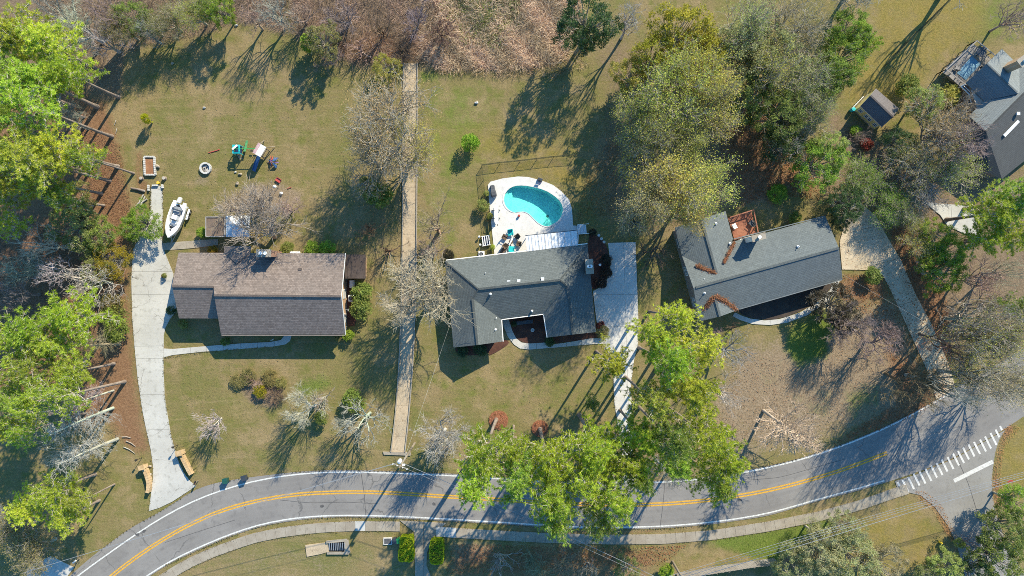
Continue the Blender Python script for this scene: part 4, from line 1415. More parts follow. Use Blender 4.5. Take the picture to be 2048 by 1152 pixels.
wm = bpy.data.materials.new('pool_water')
wm.use_nodes = True
t = wm.node_tree
t.nodes.clear()
out = t.nodes.new('ShaderNodeOutputMaterial')
tr = node(t, 'ShaderNodeBsdfTransparent'); tr.inputs[0].default_value = (.46, .94, .90, 1)
gl = node(t, 'ShaderNodeBsdfGlossy', Roughness=.03); gl.inputs[0].default_value = (1, 1, 1, 1)
fr = node(t, 'ShaderNodeFresnel', IOR=1.33)
mx = t.nodes.new('ShaderNodeMixShader')
wn = noise(t, position(t), 2.2, 3, .6)
bp = node(t, 'ShaderNodeBump', Strength=.35, Distance=.06)
t.links.new(wn, bp.inputs['Height'])
t.links.new(bp.outputs[0], gl.inputs['Normal']); t.links.new(bp.outputs[0], fr.inputs['Normal'])
bf = t.nodes.new('ShaderNodeNewGeometry').outputs['Backfacing']
t.links.new(math_n(t, 'MULTIPLY', fr.outputs[0], math_n(t, 'SUBTRACT', 1.0, bf)), mx.inputs[0]); t.links.new(tr.outputs[0], mx.inputs[1]); t.links.new(gl.outputs[0], mx.inputs[2])
t.links.new(mx.outputs[0], out.inputs[0])
m = MB()
m.poly([(cx_ + (p.x - cx_) * .995, cy_ + (p.y - cy_) * .995, -.14) for p in pi_])
if m.v and sum(m.v[i][0] * m.v[(i + 1) % n][1] - m.v[(i + 1) % n][0] * m.v[i][1] for i in range(n)) < 0:
    m.f = [tuple(reversed(m.f[0]))]
m.build('water', wm, pool)
# entry steps, main drain and skimmer lids
for k, (fx, zz) in enumerate(((.30, -.35), (.45, -.65), (.60, -.95))):
    pts = [Vector((x, y)) for x, y, _ in pi_ if x < P(1004 + 22, 0).x - .0]
    pc = [(cx_ + (p.x - cx_) * .985, cy_ + (p.y - cy_) * .985) for p in pts]
    lim = P(1006 + 9 * (k + 1), 0).x
    pc = [(min(x, lim), y) for x, y in pc]
    MB().prism(pc, zz - .32, zz).build('step', M['plaster'], pool)
MB().lathe(P(1096, 430) + Vector((0, 0, floor_z(P(1096, 0).x) + .01)), [(.22, 0), (.2, .02), (.02, .021)], 14).build('drain', M['grey_cover'], pool)
for px, py in ((1113, 384), (1000, 412)):
    MB().lathe(P(px, py) + Vector((0, 0, .056)), [(.14, 0), (.13, .012), (.02, .013)], 12).build('skimmer_lid', M['block'], pool)
# pool ladder rails
ld = thing('pool_ladder', 'curved steel grab rails of the pool ladder at the deep end', 'ladder', P(1104, 452))
for dx in (0, 4):
    MB().tube([P(1103 + dx, 455, .05), P(1103 + dx, 455, .7), P(1103.3 + dx, 452, .85), P(1104 + dx, 448, .6), P(1104 + dx, 447, -.8)], .025, 6).build('rail', M['steel'], ld)

# ---------------------------------------------------------------- furniture round the pool
chair('adirondack_chair', 'turquoise patio chair standing at the pool side of the patio group', 1021, 466, .055, -1.4, 'turquoise', 'patio chairs by the pool', .8, 'turquoise')
chair('adirondack_chair', 'turquoise patio chair standing close to the house gutter', 1023, 498, .055, 1.5, 'turquoise', 'patio chairs by the pool', .8, 'turquoise')
for i, (px, py, rz, lb) in enumerate(((1010, 475, -.5, 'brown wicker patio chair between the striped bench and the small table'), (1034, 474, 3.8, 'brown wicker patio chair at the tree shadow edge on the pool deck'),
                           (1037, 488, 3.0, 'dark brown patio chair beside the corner of the white awning'), (1011, 492, .6, 'brown patio chair with stretched arms beside the long lounger'))):
    chair('wicker_chair', lb, px, py, .055, rz, 'wicker', 'patio chairs by the pool', .68)
lg = thing('chaise_lounge', 'long brown sling lounger with its foot under the house eave', 'lounger', P(1006, 505))
a, b = P(1010, 496, .4), P(999, 512, .4)
MB().beam(a, b, .62, .06).build('bed', M['wicker'], lg)
MB().beam(a, a + (a - b).normalized() * .7 + Vector((0, 0, .35)), .62, .06).build('backrest', M['wicker'], lg)
for s_ in (0, 1):
    for w_ in (-.26, .26):
        p = a.lerp(b, .08 + .84 * s_)
        d = (b - a).normalized().cross(Vector((0, 0, 1))) * w_
        MB().box((p.x + d.x, p.y + d.y, .22), (.05, .05, .34)).build('leg', M['black'], lg)
tb = thing('side_table', 'small dark round side table in the middle of the patio chairs', 'table', P(1022, 484))
MB().lathe(P(1022, 484) + Vector((0, 0, .45)), [(.32, 0), (.34, .03), (.30, .06)], 16).build('table_top', M['wicker'], tb)
for a in range(3):
    d = Vector((math.cos(a * 2.1), math.sin(a * 2.1), 0)) * .22
    p = P(1022, 484)
    MB().tube([(p.x + d.x, p.y + d.y, .05), (p.x + d.x * .7, p.y + d.y * .7, .46)], .025, 5).build('leg', M['black'], tb)
um = thing('patio_umbrella', 'closed white umbrella lying across the patio between the brown chairs', 'umbrella', P(1019, 488))
u0, u1 = P(1026, 475, .5), P(1011, 504, .35)
MB().tube([u0, u0.lerp(u1, .2), u0.lerp(u1, .6), u1], [.06, .15, .12, .03], 8).build('canopy', M['white_metal'], um, True)
MB().tube([u0, u0 + (u0 - u1).normalized() * .5], .03, 6).build('pole', M['steel'], um)
MB().box((u0 + u1) / 2 - Vector((0, 0, .25)), (.3, .3, .36)).build('stand', M['black'], um)

# striped slat bench outside the fence
sb = thing('slat_bench', 'white slatted bench with dark gaps standing at the pool fence line', 'bench', P(971, 481))
a0, a1 = P(963, 473, .45), P(979, 471, .45)
b0, b1 = P(965, 492, .45), P(981, 489, .45)
MB().beam(a0, a1, .12, .10).build('end_rail', M['white_trim'], sb)
MB().beam(b0, b1, .12, .10).build('end_rail', M['white_trim'], sb)
for t in (.1, .36, .63, .9):
    MB().beam(a0.lerp(a1, t) + Vector((0, 0, .05)), b0.lerp(b1, t) + Vector((0, 0, .05)), .15, .05).build('slat', M['white_trim'], sb)
MB().prism([a0, a1, b1, b0], .30, .36).build('cushion', M['navy'], sb)
for p in (a0, a1, b0, b1):
    MB().box((p.x, p.y, .22), (.1, .1, .44)).build('leg', M['white_trim'], sb)
for i, (px, py) in enumerate(((958.5, 474), (960.5, 490))):
    gb_ = thing('garden_globe', ('white round globe lamp beside the slatted bench end away from the house', 'white round globe lamp at the house end of the slatted bench')[i], 'lamp', P(px, py))
    p = P(px, py)
    MB().lathe(p, [(.05, 0), (.05, .3), (.12, .34)], 8).build('stem', M['black'], gb_)
    MB().blob(p + Vector((0, 0, .5)), (.19, .19, .19), 1, 12, 0.0).build('globe', M['white_trim'], gb_, True)

# covered furniture, swing bench, arched frame
cg = thing('covered_grill', 'long grill under a dark grey cover at the pool deck corner', 'grill', P(986, 382))
g0, g1 = P(984, 370.5, .5), P(988.5, 394.5, .5)
d = (g1 - g0)
w = Vector((d.y, -d.x, 0)).normalized()
m = MB()
prof = [(0, .26, .75), (.08, .34, .95), (.35, .36, 1.05), (.6, .42, 1.15), (.85, .42, 1.1), (1.0, .3, .9)]
i0 = 0
for t, hw, hh in prof:
    c = g0 + d * t
    for k, (s_, z_) in enumerate(((-1, .06), (-1.0, .6), (-.7, hh), (.7, hh), (1.0, .6), (1, .06))):
        q = c + w * hw * s_ + w * random.uniform(-.04, .04)
        m.v.append((q.x, q.y, z_ + (random.uniform(-.05, .05) if z_ > .1 else 0)))
for k in range(len(prof) - 1):
    for j in range(5):
        a, b = k * 6 + j, (k + 1) * 6 + j
        m.f.append((a, a + 1, b + 1, b)); m.m.append(0)
m.f.append(tuple(range(6))); m.m.append(0)
m.f.append(tuple(range((len(prof) - 1) * 6 + 5, (len(prof) - 1) * 6 - 1, -1))); m.m.append(0)
m.build('cover', M['grey_cover'], cg)
MB().box(P(988, 394, .3), (.7, .16, .4), .2).build('side_shelf', M['white_metal'], cg)

sw = thing('swing_bench', 'white swing bench hung in a black arched frame along the pool deck edge', 'swing', P(992, 428))
s0, s1 = P(991, 398, .5), P(994, 454, .5)
MB().beam(P(992.5, 411, 1.9), P(994, 448, 1.9), .42, .08).build('canopy_top', M['white_trim'], sw)
MB().beam(P(990, 414, .5), P(991.5, 446, .5), .5, .06).build('seat', M['white_trim'], sw)
MB().beam(P(988, 414, .8), P(989.5, 446, .8), .06, .55).build('backrest', M['white_trim'], sw)
for y0 in (420, 436):
    pts = [P(1000, y0, .06), P(997, y0, 1.2), P(993, y0, 1.85), P(984, y0 + 1, 1.7), P(977, y0 + 4, .8), P(975, y0 + 6, .06)]
    MB().tube(pts, .05, 6).build('arch', M['black'], sw)
MB().tube([P(993, 418, 1.85), P(995, 452, 1.85)], .04, 6).build('top_bar', M['black'], sw)
bs = thing('basketball_hoop', 'small dark pool basketball hoop at the fence side edge of the deck', 'hoop', P(1080, 360))
p = P(1080, 360)
MB().box(p + Vector((0, 0, .25)), (.75, .5, .4), -.3).build('base', M['bin_grey'], bs, bevel=.05)
MB().tube([p + Vector((0, 0, .4)), p + Vector((-.1, -.1, .62))], .04, 6).build('pole', M['black'], bs)
MB().box(p + Vector((-.1, -.16, .72)), (.6, .05, .32), -.3).build('backboard', M['bin_grey'], bs)
MB().tube([p + Vector((-.15 + .22 * math.cos(a), -.4 + .22 * math.sin(a), .64)) for a in np.arange(0, 6.4, .5)], .015, 5).build('hoop', M['red_plastic'], bs)
ts = thing('skimmer_bin', 'small red and black bin standing at the inner curve of the pool', 'bin', P(1038, 432))
MB().lathe(P(1038, 432), [(.15, .05), (.18, .42), (.2, .44)], 10).build('body', M['black'], ts)
MB().lathe(P(1038, 432) + Vector((0, 0, .44)), [(.19, 0), (.14, .08)], 10).build('lid', M['red_plastic'], ts)

# ---------------------------------------------------------------- chain-link fences
def chain_fence(name, label, pts_px, h, wire, ends=True, step=2.6, gapm=.14, mesh=True, mats='dark_green_wire'):
    ps = [P(*p) for p in pts_px]
    t = thing(name, label, 'fence', ps[len(ps) // 2])
    for i in range(len(ps) - 1):
        a, b = ps[i], ps[i + 1]
        L = (b - a).length
        k = max(1, round(L / step))
        for j in range(k + (i == len(ps) - 2)):
            p = a.lerp(b, j / k)
            MB().tube([(p.x, p.y, 0), (p.x, p.y, h + .05)], .038, 6).build('post', M[mats], t)
        MB().tube([a + Vector((0, 0, h)), b + Vector((0, 0, h))], .026, 5).build('top_rail', M[mats], t)
        if mesh:
            m = MB()
            d = (b - a) / L
            nrm = Vector((d.y, -d.x, 0)) * .006
            q = -h
            while q < L:
                for s_ in (1, -1):
                    x0, z0, x1, z1 = (q, 0, q + h, h) if s_ == 1 else (q + h, 0, q, h)
                    # clip to the panel
                    if x0 < 0 or x1 < 0 or x0 > L or x1 > L:
                        t0, t1 = 0, 1
                        dx = x1 - x0
                        for lim, sg in ((0, -1), (L, 1)):
                            f0, f1 = sg * (x0 - lim), sg * (x1 - lim)
                            if f0 > 0 and f1 > 0: t0 = 2
                            elif f0 > 0: t0 = max(t0, f0 / (f0 - f1))
                            elif f1 > 0: t1 = min(t1, f0 / (f0 - f1))
                        if t0 >= t1: continue
                        x0, z0, x1, z1 = x0 + dx * t0, z0 + (z1 - z0) * t0, x0 + dx * t1, z0 + (z1 - z0) * t1
                    pa, pb = a + d * x0 + Vector((0, 0, z0 + .03)), a + d * x1 + Vector((0, 0, min(z1 + .03, h)))
                    if (pb - pa).length < .02: continue
                    m.tube([pa, pb], wire, 3, 0, False)
                q += gapm
            m.build('wire_mesh', M[mats], t)['kind'] = 'stuff'
    return t


chain_fence('chain_link_fence', 'low dark chain link fence bending round the pool lawn', [(983, 505), (980, 480), (974, 440), (971, 397), (967, 360), (964, 332), (1000, 327), (1040, 323), (1107, 315), (1150, 312)], 1.15, .006, gapm=.16)
chain_fence('chain_link_fence', 'tall dark chain link fence crossing the golden lawn near the yellow shed', [(1895, 2), (1830, 66), (1786, 110), (1766, 134), (1797, 163), (1830, 192), (1862, 222)], 1.7, .008, gapm=.2)
hr = thing('handrail_steps', 'pale blue wooden steps with white handrails beside the awning corner', 'steps', P(1163, 458))
for k in range(6):
    a, b = P(1155.5 + k * 3, 450, .45 - k * .05), P(1157 + k * 3, 468, .45 - k * .05)
    MB().beam(a, b, .21, .05).build('tread', M['awning'], hr)
for y0 in (449, 468):
    a, b = P(1155, y0 + .5, .9), P(1178, y0 - 1.5, .75)
    MB().beam(a, b, .08, .06).build('handrail', M['white_trim'], hr)
    for q in (a, a.lerp(b, .5), b):
        MB().box((q.x, q.y, q.z / 2), (.07, .07, q.z)).build('rail_post', M['white_trim'], hr)

# small utility vehicle under the yellow oak
uv = thing('utility_cart', 'small black utility cart with pale seat parked on the grass under the yellowish oak', 'cart', P(1268, 449))
o = P(1268, 449)
MB().box(o + Vector((-.35, 0, .55)), (1.1, .95, .35)).box(o + Vector((-.75, 0, .75)), (.5, .8, .15)).build('bonnet', M['black'], uv, bevel=.06)
MB().box(o + Vector((.55, 0, .5)), (.9, .95, .3)).build('body', M['bin_grey'], uv, bevel=.05)
MB().box(o + Vector((.35, 0, .78)), (.5, .7, .14)).box(o + Vector((.62, 0, 1.0)), (.12, .7, .4)).build('seat', M['grey_cover'], uv, bevel=.04)
MB().tube([o + Vector((0, 0, .7)), o + Vector((.1, 0, 1.0))], .025, 6).tube([o + Vector((.1 + .03 * math.sin(a), .18 * math.cos(a), 1.02 + .16 * math.sin(a))) for a in np.arange(0, 6.4, .6)], .02, 5).build('steering_wheel', M['black'], uv)
for sx in (-.7, .6):
    for sy in (-.52, .52):
        r_ = .27 if sx < 0 else .33
        c = o + Vector((sx, sy, r_))
        MB().tube([c + Vector((0, -.1, 0)), c + Vector((0, .1, 0))], r_, 14).build('wheel', M['rubber'], uv)
MB().beam(o + Vector((-.9, -.6, .35)), o + Vector((.9, -.62, .35)), .06, .05).build('side_bar', M['steel'], uv)

# ---------------------------------------------------------------- boat and trailer
bo = P(341, 476, 1.2); st = P(361, 409, 1.2)
fw = (bo - st); fw.z = 0
LB = fw.length; fw.normalize()
sd = Vector((-fw.y, fw.x, 0))
org = Vector((st.x, st.y, 0))
bw = lambda x, y, z: org + fw * x + sd * y + Vector((0, 0, z))
boat = thing('motor_boat', 'white centre console motor boat with outboard engine parked on the grass', 'boat', (org + fw * LB / 2))
stn = [(0, 1.08, .62, 1.62), (.15, 1.15, .55, 1.64), (.4, 1.18, .5, 1.70), (.6, 1.10, .5, 1.78), (.75, .90, .55, 1.86), (.88, .55, .7, 1.95), (.96, .2, 1.0, 2.0), (1.0, .03, 1.3, 2.02)]
m = MB()
for t_, hw, zk, zg in stn:
    x = t_ * LB
    for y, z in ((-hw, zg), (-hw * .93, zk + .45), (-hw * .45, zk + .12), (0, zk), (hw * .45, zk + .12), (hw * .93, zk + .45), (hw, zg)):
        m.v.append(tuple(bw(x, y, z)))
for k in range(len(stn) - 1):
    for j in range(6):
        a, b = k * 7 + j, (k + 1) * 7 + j
        m.f.append((a, a + 1, b + 1, b)); m.m.append(0)
m.f.append(tuple(range(6, -1, -1))); m.m.append(0)
m.build('hull', M['gelcoat'], boat, True)
# gunwale deck ring and fore deck
m = MB()
iw = [(.08, .82), (.15, .88), (.4, .90), (.55, .80), (.64, .62), (.66, .0)]
for sgn in (-1, 1):
    prev = None
    for t_, hw, zk, zg in stn:
        inn = np.interp(t_, [a for a, _ in iw], [b for _, b in iw]) if .08 <= t_ <= .66 else 0
        row = (bw(t_ * LB, sgn * hw, zg), bw(t_ * LB, sgn * inn, zg + .03))
        if prev:
            q = [prev[0], row[0], row[1], prev[1]]
            m.poly(q if sgn < 0 else q[::-1])
        prev = row
m.build('deck', M['gelcoat'], boat)
MB().prism([bw(.08 * LB, -.84, 0), bw(.62 * LB, -.7, 0), bw(.66 * LB, 0, 0), bw(.62 * LB, .7, 0), bw(.08 * LB, .84, 0)], 1.0, 1.05).build('cockpit_sole', M['white_metal'], boat)
for sgn in (-1, 1):
    m = MB()
    for k in range(len(iw) - 1):
        (t0, y0), (t1, y1) = iw[k], iw[k + 1]
        z0, z1 = (np.interp(t, [s_[0] for s_ in stn], [s_[3] for s_ in stn]) + .02 for t in (t0, t1))
        m.poly([bw(t0 * LB, sgn * y0, z0), bw(t1 * LB, sgn * y1, z1), bw(t1 * LB, sgn * y1, 1.02), bw(t0 * LB, sgn * y0, 1.02)])
    m.build('cockpit_side', M['gelcoat'], boat)
MB().box(bw(.40 * LB, 0, 1.55), (.75, .80, 1.0), math.atan2(fw.y, fw.x)).build('console', M['gelcoat'], boat, bevel=.08)
MB().box(bw(.44 * LB + .15, 0, 2.15), (.06, .78, .40), math.atan2(fw.y, fw.x), 0, 0, -.4).build('windscreen', M['glass'], boat)
MB().box(bw(.53 * LB, 0, 1.35), (.5, .7, .5), math.atan2(fw.y, fw.x)).build('front_seat', M['white_metal'], boat, bevel=.05)
MB().box(bw(.25 * LB, 0, 1.5), (.5, 1.0, .55), math.atan2(fw.y, fw.x)).box(bw(.21 * LB, 0, 1.95), (.12, 1.0, .4), math.atan2(fw.y, fw.x)).build('helm_seat', M['steel'], boat, bevel=.05)
MB().box(bw(.12 * LB, 0, 1.35), (.45, 1.5, .45), math.atan2(fw.y, fw.x)).build('stern_seat', M['steel'], boat, bevel=.05)
for sgn in (-1, 1):
    MB().prism([bw(.02 * LB, sgn * .50, 0), bw(.02 * LB, sgn * 1.05, 0), bw(-.075 * LB, sgn * 1.0, 0), bw(-.075 * LB, sgn * .5, 0)], 1.3, 1.66).build('swim_platform', M['gelcoat'], boat, bevel=.05)
MB().box(bw(-.10 * LB, -.03, 1.75), (.75, .50, .60), math.atan2(fw.y, fw.x)).box(bw(-.17 * LB, -.03, 1.7), (.3, .36, .7), math.atan2(fw.y, fw.x)).build('outboard_engine', M['gelcoat'], boat, bevel=.1)
MB().box(bw(-.13 * LB, -.03, .95), (.2, .12, 1.0), math.atan2(fw.y, fw.x)).build('engine_leg', M['steel'], boat)
MB().tube([bw(.69 * LB, -.3, 1.93), bw(.69 * LB, .05, 1.93)], .03, 5).box(bw(.77 * LB, .0, 1.93), (.2, .3, .03), math.atan2(fw.y, fw.x)).build('bow_hatch', M['black'], boat)
for sgn in (-1, 1):
    MB().tube([bw(.5 * LB, sgn * 1.05, 1.82), bw(.7 * LB, sgn * .88, 2.0), bw(.9 * LB, sgn * .42, 2.15), bw(.98 * LB, 0, 2.18)], .018, 5).build('bow_rail', M['steel'], boat)
MB().tube([bw(.03 * LB, 1.0, 1.7), bw(.02 * LB, 1.7, 1.9)], .025, 5).build('rod', M['white_trim'], boat)
tl = thing('boat_trailer', 'steel boat trailer with black tyres carrying the white motor boat', 'trailer', org + fw * LB / 2)
for sgn in (-1, 1):
    MB().beam(bw(.0, sgn * .75, .48), bw(.7 * LB, sgn * .55, .5), .08, .12).build('frame_rail', M['steel'], tl)
    MB().beam(bw(.7 * LB, sgn * .55, .5), bw(1.12 * LB, 0, .55), .08, .1).build('tongue', M['steel'], tl)
    MB().beam(bw(.1 * LB, sgn * .5, .62), bw(.6 * LB, sgn * .45, .7), .1, .12).build('bunk', M['grey_wood'], tl)
    for x in (.14, .29):
        c = bw(x * LB, sgn * 1.28, .34)
        w_ = MB().tube([c - sd * .12, c + sd * .12], .34, 16).build('wheel', M['rubber'], tl)
        OFF[w_.name] = OFF[tl.name]
        MB().tube([c - sd * .125, c + sd * .125], .17, 12).build('rim', M['steel'], w_)
        MB().box(c + Vector((0, 0, .42)), (.85, .3, .05), math.atan2(fw.y, fw.x)).build('fender', M['white_metal'], tl)
for x in (.06, .3, .55):
    MB().beam(bw(x * LB, -1.15 if x < .4 else -.6, .42), bw(x * LB, 1.15 if x < .4 else .6, .42), .09, .09).build('cross_member', M['steel'], tl)
MB().tube([bw(1.1 * LB, 0, .05), bw(1.1 * LB, 0, .75)], .035, 6).build('jack', M['steel'], tl)

# ---------------------------------------------------------------- raised bed, fire ring, low block walls
def block_run(t, pts, closed, size, z0=0.0, courses=2, name='block', mat='block'):
    n = len(pts) if closed else len(pts) - 1
    for i in range(n):
        a, b = pts[i], pts[(i + 1) % len(pts)]
        d = b - a
        L = Vector((d.x, d.y, 0)).length
        k = max(1, round(L / size[0]))
        rz = math.atan2(d.y, d.x)
        for c in range(courses):
            for j in range(k):
                p = a + d * ((j + .5) / k)
                MB().box((p.x + random.uniform(-.01, .01), p.y + random.uniform(-.01, .01), z0 + size[2] * (c + .5)), (L / k - .045, size[1], size[2] - .012), rz + random.uniform(-.02, .02)).build(name, M[mat], t)


rb = thing('raised_bed', 'rectangular raised garden bed edged with pale concrete blocks', 'garden bed', P(301, 331))
q = PP([(290, 314), (310, 314), (312, 350), (291.5, 350)])
block_run(rb, [Vector((p.x, p.y, 0)) for p in q], True, (.31, .24, .19), 0, 2)
MB().prism(inset(q, .12), -.05, .16).build('soil', M['pine_straw'], rb)
fp = thing('fire_pit', 'round fire pit ring of pale concrete blocks with ash inside', 'fire pit', P(412.5, 337))
c = P(412.5, 337)
for cs in range(2):
    for k in range(22):
        a = 2 * math.pi * (k + cs * .5) / 22
        MB().box((c.x + .77 * math.cos(a), c.y + .77 * math.sin(a), .11 + .21 * cs), (.20, .26, .2), a + math.pi / 2).build('block', M['block'], fp)
MB().lathe(c, [(.62, 0), (.5, .07), (.1, .12)], 14).build('ash_bed', M['ash'], fp, True)
MB().tube([c + Vector((-.3, -.1, .2)), c + Vector((.25, .2, .24))], .07, 6).build('charred_log', M['black'], fp)
MB().tube([c + Vector((-.1, -.3, .22)), c + Vector((.1, .3, .28))], .06, 6).build('charred_log', M['pale_bark'], fp)
for lb, pts in (('short low wall of grey blocks beside the straw at the top of the slab drive', [(298, 370), (299, 382)]), ('short low wall of grey blocks across the end of the slab drive', [(306, 371.5), (318, 371)]), ('short low wall of grey blocks on the lawn side of the slab drive', [(325.5, 369), (327, 377)])):
    w = thing('block_wall', lb, 'low wall', P(*pts[0]), 'low block walls at the slab drive')
    block_run(w, PP(pts), False, (.31, .22, .2), 0, 2)
yl = thing('yellow_bucket', 'yellow bucket beside the block wall at the drive end', 'bucket', P(318, 366))
MB().lathe(P(318, 366), [(.16, 0), (.21, .36), (.23, .38)], 12).build('body', M['yellow'], yl)
MB().tube([P(318, 366) + Vector((.22 * math.cos(a), 0, .36 + .2 * math.sin(a))) for a in np.arange(0, 3.2, .4)], .012, 4).build('handle', M['steel'], yl)


def stone(name, label, px, py, r, mat='boulder', cat='stone', seed=0, group=None):
    m = MB().blob(P(px, py) + Vector((0, 0, r * .45)), (r, r * .85, r * .7), int(px + py), 10, .2)
    return tag(m.build(name, M[mat]), label, cat, group)


def stump(label, px, py, r=.26, h=.4):
    t = thing('tree_stump', label, 'stump', P(px, py))
    MB().lathe(P(px, py), [(r * 1.25, 0), (r, .12), (r * .95, h)], 12).build('trunk', M['bark'], t)
    MB().lathe(P(px, py) + Vector((0, 0, h)), [(r * .88, 0), (r * .8, .012), (.02, .014)], 12).build('cut_face', M['pale_bark'], t)


stump('cut log stump between the raised bed and the straw strip', 284, 357)
stump('cut log stump on the lawn beside the drive end block walls', 329.5, 357, .28, .45)
stone('field_stone', 'pale stone leaning on the lawn side of the raised bed', 316, 333, .34)
stone('field_stone', 'small brown stone on the lawn below the swing set', 481, 348.5, .26)
stone('field_stone', 'small white stone on the lawn between fire pit and swing set', 471.5, 344.5, .16, 'block')
stone('field_stone', 'dark round stone on the lawn near the pinkish brush pile', 475.5, 367, .3)
stone('field_stone', 'white stone on the open lawn near the far tree line', 473, 51, .22, 'block')
stone('field_stone', 'pale stone in the middle of the big mown lawn', 409, 215.5, .2, 'block')
stone('field_stone', 'grey stone on the mown lawn below the shaded hedge', 345, 127, .24)
stone('field_stone', 'pale rock at the inner curve of the drive entrance wall', 301, 932, .22)
stone('field_stone', 'yellowish rock in the grass strip beside the drive entrance', 301, 948, .22)
stone('field_stone', 'small rock at the drive edge near the foot of the stone wall', 303, 974, .2)
stone('field_stone', 'pale stone on the lawn beyond the pool fence', 953, 206, .26, 'block')
lg = thing('fallen_log', 'fallen log with cut pale end lying on pine straw beside the drive top', 'log', P(276, 379))
MB().tube([P(262, 376, .18), P(275, 378.5, .18), P(289, 382, .18)], [.16, .17, .2], 9).build('trunk', M['bark'], lg)
MB().tube([P(288.8, 382, .18), P(289.6, 382.2, .18)], .17, 9).build('cut_face', M['pale_bark'], lg)
lg = thing('firewood_log', 'pale grey logs dropped beside the fallen trunk near the drive', 'logs', P(285, 398))
for a, b in (((287, 389), (279, 403)), ((290, 393), (282, 410)), ((294, 398), (280, 408)), ((283, 400), (272, 412))):
    MB().tube([P(*a, .12), P(*b, .10)], .11, 8).build('log', M['pale_bark'], lg)
for a, b, lb in (((232, 240), (228.5, 250), 'short white stick lying at the edge of the straw under the tall pines'), ((233.5, 257), (231, 267), 'pale split branch at the foot of the tallest leaning pine'), ((244, 874), (262, 876), 'broken grey branch lying on the straw nearest the dead white trunk'), ((252, 882), (271, 893), 'longer broken branch on the straw beside the drive'), ((247, 894), (270, 907), 'crooked broken branch on the straw above the drive entrance wall')):
    pa, pb = P(*a, .08), P(*b, .06)
    md = (pa + pb) / 2 + Vector((.1, .12, .05))
    tag(MB().tube([pa, md, pb], [.06, .055, .03], 6).build('fallen_branch', M['pale_bark']), lb, 'branch', 'branches lying on the straw')

# ---------------------------------------------------------------- play equipment
M['leaf_plastic'] = plain('faded_green_plastic', (.06, .20, .08), .5, .3, 0, .15)
ss = thing('swing_set', 'green framed swing set with turquoise roofed tower on the mown lawn', 'swing set', P(486, 312))
tp0, tp1 = P(468.5, 298, 2.2), P(513, 297, 2.2)
MB().tube([tp0, tp1], .05, 6).build('top_bar', M['green_plastic'], ss)
for p, sg in ((tp0, -1), (tp1, 1)):
    for dy in (-1.1, 1.1):
        MB().tube([p, (p.x + sg * .25, p.y + dy, 0)], .04, 6).build('frame_leg', M['dark_green_wire'], ss)
tc = P(482, 303)
for dx in (-.5, .5):
    for dy in (-.6, .6):
        MB().box((tc.x + dx, tc.y + dy, .9), (.09, .09, 1.8)).build('tower_post', M['turquoise'], ss)
MB().box((tc.x, tc.y, .95), (1.05, 1.25, .06)).build('tower_floor', M['navy'], ss)
m = MB()
for dx, dy, sx, sy in ((0, .55, 1.15, .22), (0, -.55, 1.15, .22), (.46, 0, .22, .9), (-.46, 0, .22, .9)):
    m.box((tc.x + dx * 1, tc.y + dy, 1.82), (sx, sy, .10))
m.build('tower_roof', M['turquoise'], ss)
MB().box((tc.x, tc.y, 1.7), (.62, .8, .05)).build('roof_panel', M['navy'], ss)
for dx in (-.22, .22):
    MB().beam((tc.x + dx, tc.y - .6, .95), (tc.x + dx, tc.y - 1.2, 0), .05, .06).build('ladder_side', M['steel'], ss)
for k in range(4):
    MB().box((tc.x, tc.y - .72 - k * .13, .78 - k * .2), (.44, .04, .04)).build('rung', M['steel'], ss)
sl = [(489, 303, .95), (491, 296, .55), (493, 286, .15), (494, 281, .08)]
for k, (x, y, z) in enumerate(sl[:-1]):
    x1, y1, z1 = sl[k + 1]
    MB().beam(P(x, y, z), P(x1, y1, z1), .34, .05, 0).build('slide', M['leaf_plastic'], ss)
for px in (495, 503):
    sxp = tp0.lerp(tp1, (px - 468.5) / 44.5)
    for dx in (-.17, .17):
        MB().tube([(sxp.x + dx, sxp.y, 2.2), (sxp.x + dx, sxp.y, .55)], .012, 4).build('swing_chain', M['steel'], ss)
    MB().box((sxp.x, sxp.y, .5), (.42, .2, .05)).build('swing_seat', M['black'], ss)
for px, py in ((469.5, 294.5), (517, 294)):
    MB().box(P(px, py, 2.0), (.95, .3, .06), .7).build('end_board', M['white_trim'], ss)

pt = thing('play_tower', 'wooden play tower with pink roof and blue slide beside the swing set', 'play tower', P(528, 312))
oc = P(530, 304)
ax = Vector((-.50, -.86, 0)); sx_ = Vector((.86, -.50, 0))
for i in (-1, 1):
    for j in (0, 1.3):
        p = oc + sx_ * i * .55 + ax * (j - .5)
        MB().box((p.x, p.y, 1.15), (.1, .1, 2.3), .5).build('post', M['pole_wood'], pt)
for k in range(7):
    p = oc + ax * (-.45 + k * .2)
    MB().beam(p - sx_ * .55 + Vector((0, 0, 1.2)), p + sx_ * .55 + Vector((0, 0, 1.2)), .18, .04).build('plank', M['pole_wood'], pt)
for i in (-1, 1):
    a, b = oc + ax * -.75, oc + ax * 1.0
    m = MB()
    q = [a + sx_ * i * .7 + Vector((0, 0, 2.2)), b + sx_ * i * .7 + Vector((0, 0, 2.2)), b + Vector((0, 0, 2.7)), a + Vector((0, 0, 2.7))]
    m.poly(q); m.poly([p - Vector((0, 0, .05)) for p in q][::-1])
    m.build('roof_panel', plain('pink_canvas', (.55, .36, .36), .8) if i < 0 else M['white_trim'], pt)
s0 = oc + ax * .9
for k in range(6):
    a = s0 + ax * (.42 * k) + Vector((0, 0, 1.2 - k * .2)); b = s0 + ax * (.42 * (k + 1)) + Vector((0, 0, 1.0 - k * .2))
    MB().beam(a, b, .52, .05).build('slide', M['blue_plastic'], pt)
